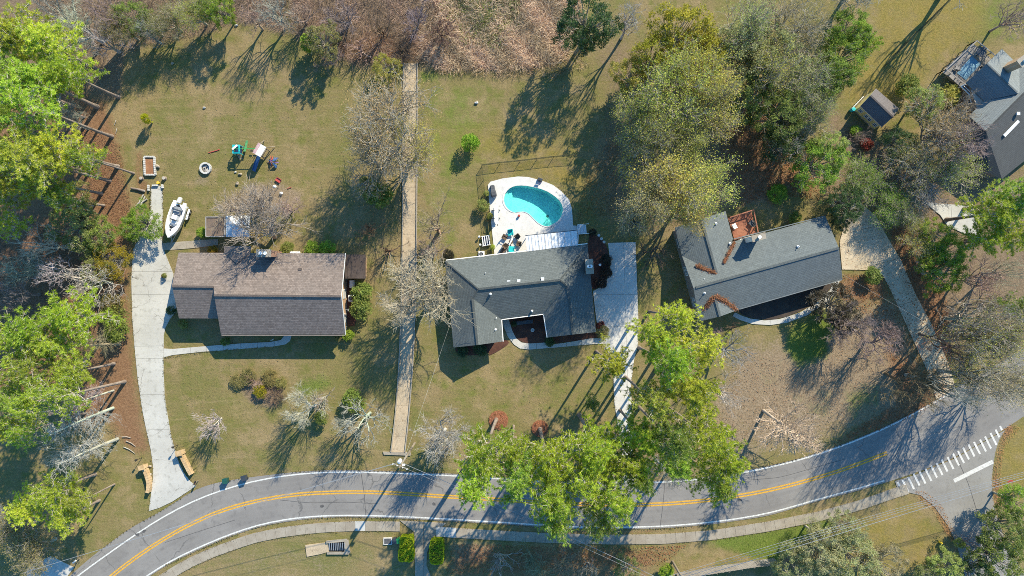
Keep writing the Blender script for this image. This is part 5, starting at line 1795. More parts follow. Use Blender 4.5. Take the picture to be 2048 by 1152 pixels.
for i in (-1, 1):
    MB().beam(s0 + sx_ * i * .28 + Vector((0, 0, 1.27)), s0 + sx_ * i * .28 + ax * 2.5 + Vector((0, 0, .1)), .05, .14).build('slide_edge', M['blue_plastic'], pt)
for k in range(5):
    p = oc - sx_ * .75 + Vector((-.15 + k * .02, .1, .25 + k * .25))
    MB().beam(p + ax * -.3, p + ax * .4, .07, .06).build('rung', M['pole_wood'], pt)
for i in (-1, 1):
    MB().beam(oc + ax * -.6 + sx_ * i * .5 + Vector((0, 0, 2.05)), oc + ax * -1.5 + sx_ * i * .95 + Vector((0, 0, .1)), .09, .09).build('brace', M['pole_wood'], pt)

cl = thing('climbing_dome', 'tangle of blue, purple and red climbing tubes on the lawn', 'climbing frame', P(548, 325))
rr = random.Random(5)
c = P(548, 325)
for k in range(26):
    a = rr.uniform(0, 6.28)
    r0, r1 = rr.uniform(.05, .35), rr.uniform(.6, 1.05)
    p0 = (c.x + r0 * math.cos(a), c.y + r0 * math.sin(a), rr.uniform(.5, .9))
    p1 = (c.x + r1 * math.cos(a + .2), c.y + r1 * math.sin(a + .2), rr.uniform(.04, .3))
    MB().tube([p0, p1], .05, 5).build('tube', M[rr.choice(['blue_plastic', 'purple_plastic', 'blue_plastic', 'red_plastic'])], cl)
tag(MB().beam(P(417, 305.5, .06), P(439, 299, .06), .10, .06).build('red_pole', M['red_plastic']), 'thin red pole lying on the lawn beyond the fire pit', 'pole')
rd = thing('red_sled', 'red plastic sled lying on the lawn near the brush pile', 'sled', P(556, 360))
MB().beam(P(552, 357, .1), P(561, 363, .1), .55, .06).build('bed', M['red_plastic'], rd)
for w_ in (-.27, .27):
    d = (P(561, 363) - P(552, 357)).normalized().cross(Vector((0, 0, 1))) * w_
    MB().beam(P(552, 357, .18) + d, P(561, 363, .18) + d, .05, .2).build('side', M['red_plastic'], rd)
ps = thing('bird_feeder', 'white bird feeder on a post beside the pink brush pile', 'feeder', P(555.5, 376))
p = P(555.5, 376)
MB().tube([(p.x, p.y, 0), (p.x, p.y, 1.3)], .04, 6).build('post', M['pole_wood'], ps)
MB().lathe((p.x, p.y, 1.3), [(.28, 0), (.25, .3), (.05, .5)], 8).build('house', M['white_trim'], ps)
tag(MB().blob(P(563.5, 387) + Vector((0, 0, .2)), (.25, .22, .22), 3, 10, .1).build('garden_ball', M['white_trim']), 'white ball lying in the bare soil beside the bird feeder', 'ball')
tag(MB().tube([P(575, 377, .08), P(583, 374, .08)], .05, 6).build('red_stick', M['red_plastic']), 'red stick lying on the bare soil beyond the bird feeder', 'stick')

# ---------------------------------------------------------------- house side equipment
def ac_unit(label, px, py, w=.85, d=.85, h=.85):
    t = thing('air_conditioner', label, 'air conditioner', P(px, py))
    o = P(px, py)
    MB().box(o + Vector((0, 0, .04)), (w + .25, d + .25, .08)).build('pad', M['concrete'], t)
    MB().box(o + Vector((0, 0, .08 + h / 2)), (w, d, h)).build('case', M['white_metal'], t, bevel=.05)
    MB().lathe(o + Vector((0, 0, .08 + h)), [(min(w, d) * .40, 0), (min(w, d) * .38, .015), (.02, .016)], 18).build('fan_grille', M['black'], t)
    for a in range(4):
        MB().box(o + Vector((0, 0, .11 + h)), (min(w, d) * .78, .03, .02), a * .785).build('blade', M['steel'], t)


ac_unit('white square air conditioner beside the brick end wall near the hedge', 704.5, 596.5, .85, .95)
gn = thing('generator_box', 'white rectangular generator beside the lean-to wall', 'generator', P(705.5, 568))
MB().box(P(705.5, 568) + Vector((0, 0, .45)), (.65, 1.2, .8)).build('case', M['white_metal'], gn, bevel=.06)
MB().box(P(705.5, 568) + Vector((0, 0, .87)), (.55, 1.05, .06)).build('lid', M['white_trim'], gn, bevel=.02)
ac_unit('grey air conditioner against the grey house near the pool fence', 963, 509, .8, .8, .8)
tag(MB().box(P(590, 505.5, .5), (1.4, .35, .9)).box(P(590, 505.5, 1.0), (1.5, .42, .08)).build('garden_bench_box', M['white_trim']), 'white storage box behind the brown roofed house at the hedge', 'box')
fb = thing('mulch_urn', 'small pale urn lamp standing in the mulch bed beside the brick chimney', 'urn', P(1199, 530))
MB().lathe(P(1199, 530), [(.1, 0), (.2, .3), (.13, .55), (.2, .62)], 10).build('body', M['white_trim'], fb)
MB().box(P(1199, 530) + Vector((-.15, -.1, .3)), (.1, .1, .5)).build('handle', M['black'], fb)
for i, (px, py) in enumerate(((1197.5, 470.5), (1203, 477.5), (1208, 484))):
    s_ = MB().lathe(P(px, py), [(.22, 0), (.22, .05), (.02, .055)], 12).build('stepping_stone', M['block'])
    tag(s_, ('round stepping stone closest to the awning steps', 'middle round stepping stone between awning and driveway', 'round stepping stone closest to the driveway corner')[i], 'stepping stone', 'stepping stones to the driveway')
# courtyard things
wr_ = thing('courtyard_fountain', 'pale round stone fountain ring in the shaded courtyard mulch', 'fountain', P(1065, 660))
MB().lathe(P(1065, 660), [(.28, .03), (.28, .3), (.18, .3), (.17, .2), (.02, .2)], 16).build('basin', M['block'], wr_)
MB().lathe(P(1065, 660), [(.07, .2), (.05, .5), (.01, .52)], 8).build('spout', M['steel'], wr_)
bc = thing('courtyard_bench', 'dark long bench under the courtyard eave of the grey house', 'bench', P(1048, 645))
MB().beam(P(1033, 647, .45), P(1066, 643, .45), .5, .06).build('seat', M['grey_cover'], bc)
MB().beam(P(1033, 643.5, .75), P(1066, 639.5, .75), .06, .5).build('backrest', M['grey_cover'], bc)
for q in ((1035, 649), (1035, 645), (1064, 646), (1064, 641)):
    MB().box(P(*q, .22), (.06, .06, .42)).build('leg', M['black'], bc)
fl_ = thing('garden_flag', 'white flag figure on a stake beside the front path of the brown house', 'flag', P(546, 680))
p = P(546, 680)
MB().tube([(p.x, p.y, 0), (p.x, p.y, 1.1)], .025, 5).build('pole', M['white_metal'], fl_)
MB().box((p.x + .18, p.y + .1, .85), (.5, .03, .42), .5).build('cloth', M['white_trim'], fl_)
pl_ = thing('potted_plant', 'potted plant on the wide drive pad near the brown house corner', 'plant', P(329, 552))
MB().lathe(P(329, 552), [(.2, 0), (.3, .4), (.33, .42), (.28, .4)], 12).build('pot', M['soil'], pl_)

# ---------------------------------------------------------------- entrance walls and lamps
def entrance_wall(label, pill, chain, h=.95):
    t = thing('entrance_wall', label, 'stone wall', P(*chain[1]), 'stone walls at the drive entrance')
    cs = [P(x, y, h) for x, y in pill]
    o = MB().prism(cs, -.1, h + .28).build('pillar', M['stone'], t)
    OFF[o.name] = OFF[t.name]
    MB().prism(inset(cs, -.08), h + .28, h + .40).build('cap', M['stone'], o)
    a = resample(chain, 11)
    pw = [P(x, y, h) for x, y in a]
    for i in range(10):
        d = (pw[i + 1] - pw[i])
        rz = math.atan2(d.y, d.x)
        for z0, z1, w in ((-.1, .30, .40), (.30, .62, .38), (.62, h - .1, .36)):
            c = (pw[i] + pw[i + 1]) / 2
            MB().box((c.x, c.y, (z0 + z1) / 2), (d.length * random.uniform(.93, .99), w + random.uniform(-.03, .03), z1 - z0 - .015), rz).build('stone', M['stone'], t)
        c = (pw[i] + pw[i + 1]) / 2
        MB().box((c.x, c.y, h - .04 + random.uniform(-.015, .015)), (d.length * .95, .50 + random.uniform(-.03, .03), .10), rz + random.uniform(-.03, .03)).build('cap_stone', M['stone'], t)


entrance_wall('curved golden stone wall with square pillar on the house side of the drive entrance', [(353, 903), (363, 901), (365.5, 909), (355, 911)], [(361, 911), (366, 921), (371, 931), (376, 941), (381, 950)])
entrance_wall('curved golden stone wall with square pillar on the pine side of the drive entrance', [(279, 932), (288, 930), (290, 937), (281, 939)], [(287, 939), (292, 951), (296, 964), (296.5, 975), (294, 986)])


def lamp_post(label, px, py, h=1.8):
    t = thing('lamp_post', label, 'lamp', P(px, py), 'lamp posts at the drive entrance')
    p = P(px, py)
    MB().tube([(p.x, p.y, 0), (p.x, p.y, h - .3)], .045, 8).build('post', M['black'], t)
    MB().lathe((p.x, p.y, h - .32), [(.06, 0), (.14, .06), (.17, .34), (.05, .40), (.02, .5)], 8).build('lantern', M['black'], t)


lamp_post('black lamp post between the drive and the bare pale shrub', 356.5, 889.5)
lamp_post('black lamp post on the straw behind the pine side wall', 284, 915)


def mailbox(label, px, py, rz, mat='black'):
    t = thing('mailbox', label, 'mailbox', P(px, py))
    p = P(px, py)
    MB().box((p.x, p.y, .55), (.10, .10, 1.1), rz).build('post', M['pole_wood'], t)
    c = Vector((p.x, p.y, 1.22))
    d = Vector((math.cos(rz), math.sin(rz), 0)); s2 = Vector((-d.y, d.x, 0))
    m = MB()
    ring = [(-.11, -.1), (.11, -.1), (.11, .06), (.07, .14), (0, .17), (-.07, .14), (-.11, .06)]
    A = [c - d * .28 + s2 * a + Vector((0, 0, b)) for a, b in ring]
    B = [c + d * .28 + s2 * a + Vector((0, 0, b)) for a, b in ring]
    m.poly(A[::-1]); m.poly(B)
    for i in range(7):
        j = (i + 1) % 7
        m.poly([A[i], A[j], B[j], B[i]])
    m.build('box', M[mat], t)
    MB().box(c + s2 * .13 + Vector((0, 0, .12)), (.05, .02, .22), rz).build('flag', M['red_plastic'], t)


mailbox('black mailbox on a post at the road end of the pale drive', 397, 961, -2.0)
mailbox('pale mailbox on a crossed post at the corner of the road and the lower drive', 159, 1117, .7, 'white_trim')


def trash_bin(label, px, py, rz, mat, h=1.05):
    t = thing('trash_bin', label, 'trash bin', P(px, py), 'roadside trash bins')
    o = P(px, py)
    m = MB()
    R = Matrix.Rotation(rz, 4, 'Z')
    lo, hi = (.26, .28), (.33, .38)
    for (a, b), z in ((lo, .06), (hi, h)):
        for x, y in ((-a, -b), (a, -b), (a, b), (-a, b)):
            m.v.append(tuple(o + (R @ Vector((x, y, z)))))
    for f in ((3, 2, 1, 0), (0, 1, 5, 4), (1, 2, 6, 5), (2, 3, 7, 6), (3, 0, 4, 7), (4, 5, 6, 7)):
        m.f.append(f); m.m.append(0)
    m.build('body', M[mat], t)
    MB().box(o + (R @ Vector((0, 0, h + .04))), (.72, .84, .07), rz, 0, .06).build('lid', M[mat], t, bevel=.02)
    MB().box(o + (R @ Vector((0, -.44, h - .04))), (.5, .05, .05), rz).build('handle', M[mat], t)
    for s_ in (-1, 1):
        c = o + (R @ Vector((s_ * .28, -.28, .12)))
        ax_ = R @ Vector((1, 0, 0))
        MB().tube([c - ax_ * .04, c + ax_ * .04], .12, 10).build('wheel', M['rubber'], t)


trash_bin('green trash bin at the road edge beside the pale drive mouth', 455, 958.5, .1, 'bin_green')
trash_bin('dark grey trash bin alone at the road edge', 492, 953, .3, 'bin_grey')
trash_bin('green trash bin beside the clipped yellow hedge', 800, 1077, .1, 'green_plastic')
trash_bin('dark grey trash bin beside the meter box across the road', 791, 1077.5, .05, 'bin_grey')
ub = thing('utility_vault', 'square pale framed utility vault lid in the grass by the dark bin', 'utility box', P(775, 1082))
q = PP([(767, 1075), (784, 1074.5), (784, 1089), (767, 1089)])
MB().prism(q, -.1, .14).build('frame', M['block'], ub)
MB().prism(inset(q, .14), .14, .16).build('lid', M['grey_cover'], ub)

# storm drain headwall with grate
dr = thing('storm_drain', 'concrete storm drain end with dark steel grate bars in the roadside grass', 'storm drain', P(660, 1096))
MB().prism(PP([(611, 1090), (640, 1086), (658, 1084), (658, 1103), (640, 1108), (614, 1113)]), -.1, .12).build('apron', M['flume'], dr)
q = PP([(653, 1083), (695, 1079), (699, 1105), (655, 1105)])
MB().prism(q, -.1, .10).build('floor', M['black'], dr)
for a, b in ((0, 1), (1, 2), (2, 3)):
    MB().beam(q[a] + Vector((0, 0, .2)), q[b] + Vector((0, 0, .2)), .35, .3).build('edge_wall', M['walk_concrete'], dr)
MB().prism(PP([(690, 1080), (695, 1079), (699, 1105), (690, 1105)]), -.1, .36).build('end_slab', M['walk_concrete'], dr)
for k in range(9):
    x = 659 + k * 3.7
    MB().beam(P(x, 1085.5, .40), P(x + .8, 1100.5, .22), .10, .06).build('grate_bar', M['steel'], dr)

# yellow hydrant and signs
hy = thing('fire_hydrant', 'yellow fire hydrant on the leafy grass near the side road', 'hydrant', P(1879, 1084))
p = P(1879, 1084)
MB().lathe(p, [(.17, 0), (.17, .05), (.12, .07), (.12, .5), (.16, .52), (.15, .6), (.09, .7), (.03, .76)], 12).build('body', M['yellow'], hy)
for s_ in (-1, 1):
    MB().tube([p + Vector((s_ * .1, 0, .4)), p + Vector((s_ * .22, 0, .4))], .055, 8).build('outlet', M['yellow'], hy)


def street_sign(name, label, px, py, h, w, mat, cat, rz):
    t = thing(name, label, cat, P(px, py))
    p = P(px, py)
    MB().tube([(p.x, p.y, 0), (p.x, p.y, h)], .03, 6).build('post', M['steel'], t)
    c = Vector((p.x, p.y, h - w * .55))
    d = Vector((math.cos(rz), math.sin(rz), 0)); nr = Vector((-d.y, d.x, 0)) * .012
    m = MB()
    A = [c + d * (w / 2) * math.cos(math.pi / 8 + k * math.pi / 4) * 1.05 + Vector((0, 0, (w / 2) * math.sin(math.pi / 8 + k * math.pi / 4) * 1.05)) for k in range(8)]
    m.poly([a + nr for a in A]); m.poly([a - nr for a in A][::-1])
    for k in range(8):
        m.poly([A[k] + nr, A[(k + 1) % 8] + nr, A[(k + 1) % 8] - nr, A[k] - nr])
    m.build('sign_face', M[mat], t)
    return t, c, d, nr


st_, c, d, nr = street_sign('stop_sign', 'red octagonal stop sign on the grass island at the side road', 2001, 955, 2.5, .76, 'red_plastic', 'sign', .5)
tx = bpy.data.curves.new('stop_lettering', 'FONT')
tx.body = 'STOP'; tx.size = .26; tx.align_x = 'CENTER'; tx.align_y = 'CENTER'; tx.extrude = .003
to = bpy.data.objects.new('lettering', tx)
COL.objects.link(to)
tx.materials.append(M['white_trim'])
bpy.context.view_layer.update()
tm_ = bpy.data.meshes.new_from_object(to.evaluated_get(bpy.context.evaluated_depsgraph_get()))
bpy.data.objects.remove(to)
to = link('lettering', tm_)
to.parent = st_
to.location = c - nr * 1.6 - OFF[st_.name]
to.rotation_euler = (math.pi / 2, 0, .5)

# ---------------------------------------------------------------- picket fence at the lower edge
wf = thing('wooden_fence', 'weathered grey wooden picket fence at the lower wooded edge', 'fence', P(1450, 1131))
ua = resample([(1352, 1147), (1400, 1138), (1450, 1130), (1500, 1122), (1548, 1116)], 73)
for i in range(72):
    a, b = P(*ua[i]), P(*ua[i + 1])
    d = (b - a).normalized()
    n_ = Vector((-d.y, d.x, 0))
    L = (b - a).length * .94
    hh = 2.35 + random.uniform(-.05, .05)
    c = (a + b) / 2 + n_ * random.uniform(-.015, .015)
    m = MB()
    for s_ in (-.011, .011):
        q = [c - d * L / 2 + n_ * s_, c + d * L / 2 + n_ * s_]
        r_ = [q[0] + Vector((0, 0, .05)), q[1] + Vector((0, 0, .05)), q[1] + Vector((0, 0, hh - .06)), q[1] - d * .03 + Vector((0, 0, hh)), q[0] + d * .03 + Vector((0, 0, hh)), q[0] + Vector((0, 0, hh - .06))]
        m.poly(r_ if s_ < 0 else r_[::-1])
    for k in range(6):
        j_ = (k + 1) % 6
        A, B = m.v[k], m.v[j_]
        kk = lambda x: 6 + (5 - x)
        m.f.append((k, j_, kk(j_), kk(k))[::-1]); m.m.append(0)
    m.build('picket', M['grey_wood'], wf)
for z in (.5, 1.2, 1.9):
    m = MB()
    for i in range(0, 72, 9):
        a, b = P(*ua[i]), P(*ua[i + 9])
        d = (b - a).normalized(); n_ = Vector((d.y, -d.x, 0)) * .05
        MB().beam(a + n_ + Vector((0, 0, z)), b + n_ + Vector((0, 0, z)), .045, .09).build('rail', M['pole_wood'], wf)
for i in range(0, 73, 9):
    p = P(*ua[i]); MB().box((p.x + .02, p.y - .13, 1.15), (.1, .1, 2.3)).build('post', M['pole_wood'], wf)

# ---------------------------------------------------------------- utility poles and wires
def utility_pole(label, px, py, h, lean=(0, 0)):
    t = thing('utility_pole', label, 'utility pole', P(px, py), 'utility poles along the road')
    p = P(px, py)
    top = p + Vector((lean[0], lean[1], h))
    MB().tube([p - Vector((0, 0, .2)), top], [.19, .12], 10).build('pole', M['pole_wood'], t)
    return t, top


t1, top1 = utility_pole('wooden utility pole with white transformer beside the road end of the flume', 829.5, 886, 14.3)
dirw = Vector((.94, -.34, 0))
for dz, L in ((-.6, 2.2),):
    MB().beam(top1 + dirw * -L / 2 + Vector((0, 0, dz)), top1 + dirw * L / 2 + Vector((0, 0, dz)), .10, .12).build('crossarm', M['grey_wood'], t1)
for s_ in (-1.0, -.4, .4, 1.0):
    MB().lathe(top1 + dirw * s_ + Vector((0, 0, -.54)), [(.04, 0), (.08, .08), (.05, .14), (.07, .2)], 8).build('insulator', M['white_metal'], t1)
tc = Vector((top1.x, top1.y, 11.0)) + Vector((-.42, .1, 0))
o = MB().lathe(tc, [(.26, 0), (.29, .05), (.29, .85), (.22, .95), (.05, 1.0)], 14).build('transformer', M['white_metal'], t1)
OFF[o.name] = OFF[t1.name]
MB().lathe(tc + Vector((.1, .05, .98)), [(.05, 0), (.07, .12), (.04, .25)], 8).build('bushing', M['white_metal'], o)
MB().box(Vector((top1.x, top1.y, 12.6)) + Vector((.3, -.1, 0)), (.35, .2, .5)).build('cutout', M['white_metal'], t1)
t2, top2 = utility_pole('wooden utility pole leaning out of the frame at the boardwalk end', 1345, 1123, 13.5)
MB().beam(top2 + dirw * -1.1 + Vector((0, 0, -.5)), top2 + dirw * 1.1 + Vector((0, 0, -.5)), .10, .12).build('crossarm', M['grey_wood'], t2)


def wire(label, a, b, sag=.7, r=.018, group='overhead wires'):
    a, b = Vector(a), Vector(b)
    pts = []
    for k in range(21):
        t = k / 20
        pts.append(a.lerp(b, t) - Vector((0, 0, sag * 4 * t * (1 - t))))
    o = MB().tube(pts, r, 4).build('overhead_wire', M['steel'])
    return tag(o, label, 'wire', group)


wl_ = P(60, 1155, 12.5)
wire('overhead wire running from the transformer pole over the road towards the lower corner, upper one', top1 + Vector((-.9, .3, -.4)), wl_ + Vector((-1, .6, 0)))
wire('overhead wire running from the transformer pole over the road towards the lower corner, lower one', top1 + Vector((-.4, .14, -2.2)), wl_ + Vector((-1, .2, -2.0)), .8, .03)
wire('overhead wire from the transformer pole through the pines to the leaning pole, upper one', top1 + Vector((.9, -.3, -.4)), top2 + Vector((.5, -.1, -.4)))
wire('overhead wire from the transformer pole through the pines to the leaning pole, lower one', top1 + Vector((.3, -.1, -2.2)), top2 + Vector((0, 0, -2.4)), .8, .03)
for i, (dy, z, lb) in enumerate(((0, 9.0, 'thick overhead cable across the side road, lowest of the bundle'), (-9, 10.2, 'overhead wire across the side road, second from the thick cable'), (-15, 11.0, 'overhead wire across the side road, third from the thick cable'), (-21, 11.8, 'overhead wire across the side road, outermost from the thick cable'))):
    wire(lb, P(1200, 1215 + dy, z), P(2120, 936 + dy * .6, z), .35, .035 if i == 0 else .022, 'wires over the side road')
wire('service drop wire from the grey house gutter to the transformer pole', P(903, 640, 3.3), top1 + Vector((.1, .1, -2.6)), .5, .010, 'service wires')
wire('service drop wire stretching from the slate house corner over the straw bed', P(1684, 548, 3.0), P(1975, 715, 8.5), .3, .009, 'service wires')
# ================================================================ plants
def segs_mesh(segs, n, r, vmin=.3, vmax=.7):
    """segs: list of (p0, p1, r0, r1) -> open tapered tubes"""
    if not segs:
        return np.zeros((0, 3)), np.zeros((0, 4), int), np.zeros(0)
    A = np.array([s[0] for s in segs]); B = np.array([s[1] for s in segs])
    r0 = np.array([s[2] for s in segs])[:, None]; r1 = np.array([s[3] for s in segs])[:, None]
    d = B - A
    d /= np.linalg.norm(d, axis=1)[:, None] + 1e-9
    ref = np.where(np.abs(d[:, 2:3]) < .9, np.array([[0, 0, 1.]]), np.array([[1., 0, 0]]))
    u = np.cross(d, ref); u /= np.linalg.norm(u, axis=1)[:, None]
    w = np.cross(d, u)
    V = np.empty((len(segs), 2, n, 3))
    for j in range(n):
        a = 2 * math.pi * j / n
        o = u * math.cos(a) + w * math.sin(a)
        V[:, 0, j] = A + o * r0
        V[:, 1, j] = B + o * r1
    V = V.reshape(-1, 3)
    base = (np.arange(len(segs)) * 2 * n)[:, None]
    F = []
    for j in range(n):
        q = (j + 1) % n
        F.append(np.c_[base + q, base + j, base + n + j, base + n + q])
    F = np.concatenate(F)
    v = np.repeat(r.uniform(vmin, vmax, len(segs)), 2 * n)
    return V, F, v


def quads(c, r, size, flat=.6, up=0.3, v=None, aspect=.5):
    n = len(c)
    d = r.normal(0, 1, (n, 3)); d[:, 2] *= flat
    d /= np.linalg.norm(d, axis=1)[:, None]
    nn = r.normal(0, .6, (n, 3)) + np.array([.25, .4, .35]); nn[:, 2] = np.abs(nn[:, 2]) + up
    e = np.cross(nn, d); e /= np.linalg.norm(e, axis=1)[:, None] + 1e-9
    s = (size * (.65 + .7 * r.random(n)))[:, None]
    V = np.stack([c - d * s, c + e * s * aspect, c + d * s, c - e * s * aspect], 1).reshape(-1, 3)
    F = np.arange(4 * n).reshape(n, 4)
    vv = r.random(n) if v is None else np.clip(v + r.normal(0, .13, n), 0, 1)
    return V, F, np.repeat(vv, 4)


def unit(r, n):
    d = r.normal(0, 1, (n, 3))
    return d / np.linalg.norm(d, axis=1)[:, None]


def make_pine(seed, Ht=20.0, R=4.4, cb=.52, lush=1.0):
    r = np.random.default_rng(seed)
    trunk, br, tuf, tdir = [], [], [], []
    a0 = r.uniform(0, 6.28)
    def tp(t):
        return np.array([math.sin(t * 3 + a0) * .35 * t + .08 * math.sin(7 * t), math.cos(t * 2.6 + a0) * .3 * t, Ht * t])
    ts = np.linspace(0, .97, 13)
    for k in range(12):
        f = lambda t: .26 * (1 - t) ** .8 + .04
        trunk.append((tp(ts[k]), tp(ts[k + 1]), f(ts[k]) * (1.35 if k == 0 else 1), f(ts[k + 1])))
    nb = int(27 * lush)
    for i in range(nb):
        t = cb + (1 - cb) * (i + r.random()) / nb
        az = i * 2.4 + r.uniform(-.5, .5)
        q = (t - cb) / (1 - cb)
        L = R * (.35 + .65 * math.sin(math.pi * min(1, .28 + q * .72)) ** .8) * r.uniform(.6, 1.12)
        if q > .85: L *= .7
        el = -.05 + q * .75 + r.uniform(-.15, .2)
        d = np.array([math.cos(az) * math.cos(el), math.sin(az) * math.cos(el), math.sin(el)])
        p = tp(min(t, .965)); rad = .085 * (1 - q * .5)
        pts = [p]
        for k in range(4):
            d = d + np.array([0, 0, .10]) + r.normal(0, .12, 3); d /= np.linalg.norm(d)
            pts.append(pts[-1] + d * L / 4)
        for k in range(4):
            br.append((pts[k], pts[k + 1], rad * (1 - k * .2), rad * (1 - (k + 1) * .2)))
        for k in range(1, 5):
            for _ in range(4 + (k > 1)):
                s = pts[k] - (pts[k] - pts[k - 1]) * r.random()
                sd = d * .5 + unit(r, 1)[0] * .8 + np.array([0, 0, .35]); sd /= np.linalg.norm(sd)
                sl = r.uniform(.5, 1.5) * (1.2 - .1 * k)
                e = s + sd * sl
                br.append((s, e, .034, .018))
                tuf.append(e); tdir.append(sd)
                if r.random() < .5:
                    tuf.append(s + sd * sl * .5 + unit(r, 1)[0] * .25); tdir.append(sd + np.array([0, 0, .3]))
        tuf.append(pts[-1]); tdir.append(d)
    T = np.array(tuf); D = np.array(tdir); D[:, 2] += .35
    D /= np.linalg.norm(D, axis=1)[:, None]
    K = 15
    c = np.repeat(T, K, 0)
    dd = np.repeat(D, K, 0) * .5 + unit(r, len(c)) * np.array([1.05, 1.05, .65])
    dd /= np.linalg.norm(dd, axis=1)[:, None]
    ln = r.uniform(.30, .52, len(c))[:, None]
    sd = np.cross(dd, unit(r, len(c)) * .5 + np.array([.3, .45, .75])); sd /= np.linalg.norm(sd, axis=1)[:, None] + 1e-9
    wd = .042
    V = np.stack([c + dd * ln * .12 - sd * wd, c + dd * ln * .12 + sd * wd, c + dd * ln], 1).reshape(-1, 3)
    F = np.arange(len(V)).reshape(-1, 3)
    tv = np.repeat(np.clip(r.normal(.5, .22, len(T)), 0, 1), K)
    vv = np.clip(tv + r.normal(0, .1, len(c)), 0, 1)
    v3 = np.repeat(vv, 3)
    tv_, tf_, t_v = segs_mesh(trunk, 8, r)
    bv, bf, b_v = segs_mesh(br, 4, r)
    return (np_mesh('pine_trunk', [(tv_, tf_, 0, t_v)], [M['bark']]),
            np_mesh('pine_crown', [(bv, bf, 0, b_v), (V, F, 1, v3)], [M['pine_wood'], M['needle']]), Ht, R)


def grow(r, Ht, R, nlimb=5, levels=5, th=.22, updraft=.12, spread=(.5, .95), twig=.022, kids=4, lean=0.0, wob=.16):
    """recursive bare branching; returns (trunk segs, branch segs, tips)"""
    trunk, br, tips = [], [], []
    def branch(p, d, L, rad, lv):
        n = 3 if lv < 4 else 2
        pts, ds = [p], []
        for k in range(n):
            d = d + r.normal(0, wob, 3) + np.array([0, 0, updraft]); d /= np.linalg.norm(d)
            pts.append(pts[-1] + d * L / n); ds.append(d)
        for k in range(n):
            s = (pts[k], pts[k + 1], rad * (1 - .5 * k / n), rad * (1 - .5 * (k + 1) / n))
            (trunk if lv <= 1 else br).append(s)
        if lv >= levels:
            tips.append(pts[-1]); tips.append(pts[1])
            return
        m = kids if lv > 0 else nlimb
        for i in range(m):
            t = .35 + .65 * (i + r.random() * .8) / m
            k = min(n - 1, int(t * n))
            s = pts[k] + (pts[k + 1] - pts[k]) * (t * n - k)
            ax = ds[k]
            side = unit(r, 1)[0]; side -= ax * side.dot(ax); side /= np.linalg.norm(side)
            an = r.uniform(*spread)
            nd = ax * math.cos(an) + side * math.sin(an)
            branch(s, nd, L * r.uniform(.55, .8), max(twig, rad * .55), lv + 1)
    base = np.zeros(3)
    tl = Ht * th
    d = np.array([lean, 0, 1.0]); d /= np.linalg.norm(d)
    pr = .02 * Ht
    mid = base + d * tl * .5 + r.normal(0, .05, 3); top = base + d * tl
    trunk.append((base, mid, pr * 1.3, pr)); trunk.append((mid, top, pr, pr * .9))
    for i in range(nlimb):
        az = i * 6.283 / nlimb + r.uniform(-.4, .4)
        an = r.uniform(spread[0] * .5, spread[1])
        nd = np.array([math.cos(az) * math.sin(an), math.sin(az) * math.sin(an), math.cos(an)])
        branch(top - d * tl * .25 * r.random(), nd, Ht * .36, pr * .62, 1)
    allp = np.array([s[1] for s in trunk + br])
    rr = np.percentile(np.hypot(allp[:, 0], allp[:, 1]), 96)
    k = R / rr; kz = Ht / allp[:, 2].max()
    f = np.array([k, k, kz])
    sc = lambda ss: [(a * f, b * f, c, e) for a, b, c, e in ss]
    return sc(trunk), sc(br), np.array(tips) * f


def make_bare(seed, Ht=12.0, R=4.5, bud=0, bud_size=.092, twig=.021, **kw):
    r = np.random.default_rng(seed)
    tk, br, tips = grow(r, Ht, R, twig=twig, **kw)
    tv, tf, t_v = segs_mesh(tk, 6, r)
    bv, bf, b_v = segs_mesh(br, 3, r, .2, .85)
    parts = [(bv, bf, 0, b_v)]
    if bud:
        c = tips[r.integers(0, len(tips), bud)] + r.normal(0, .32, (bud, 3))
        parts.append((*quads(c, r, bud_size)[:2], 1, quads(c, r, bud_size)[2]))
    tm = M['twig_obj'] if not bud else M['twig']
    return (np_mesh('bare_trunk', [(tv, tf, 0, t_v)], [tm]), np_mesh('bare_crown', parts, [tm, M['leaf']]), Ht, R)


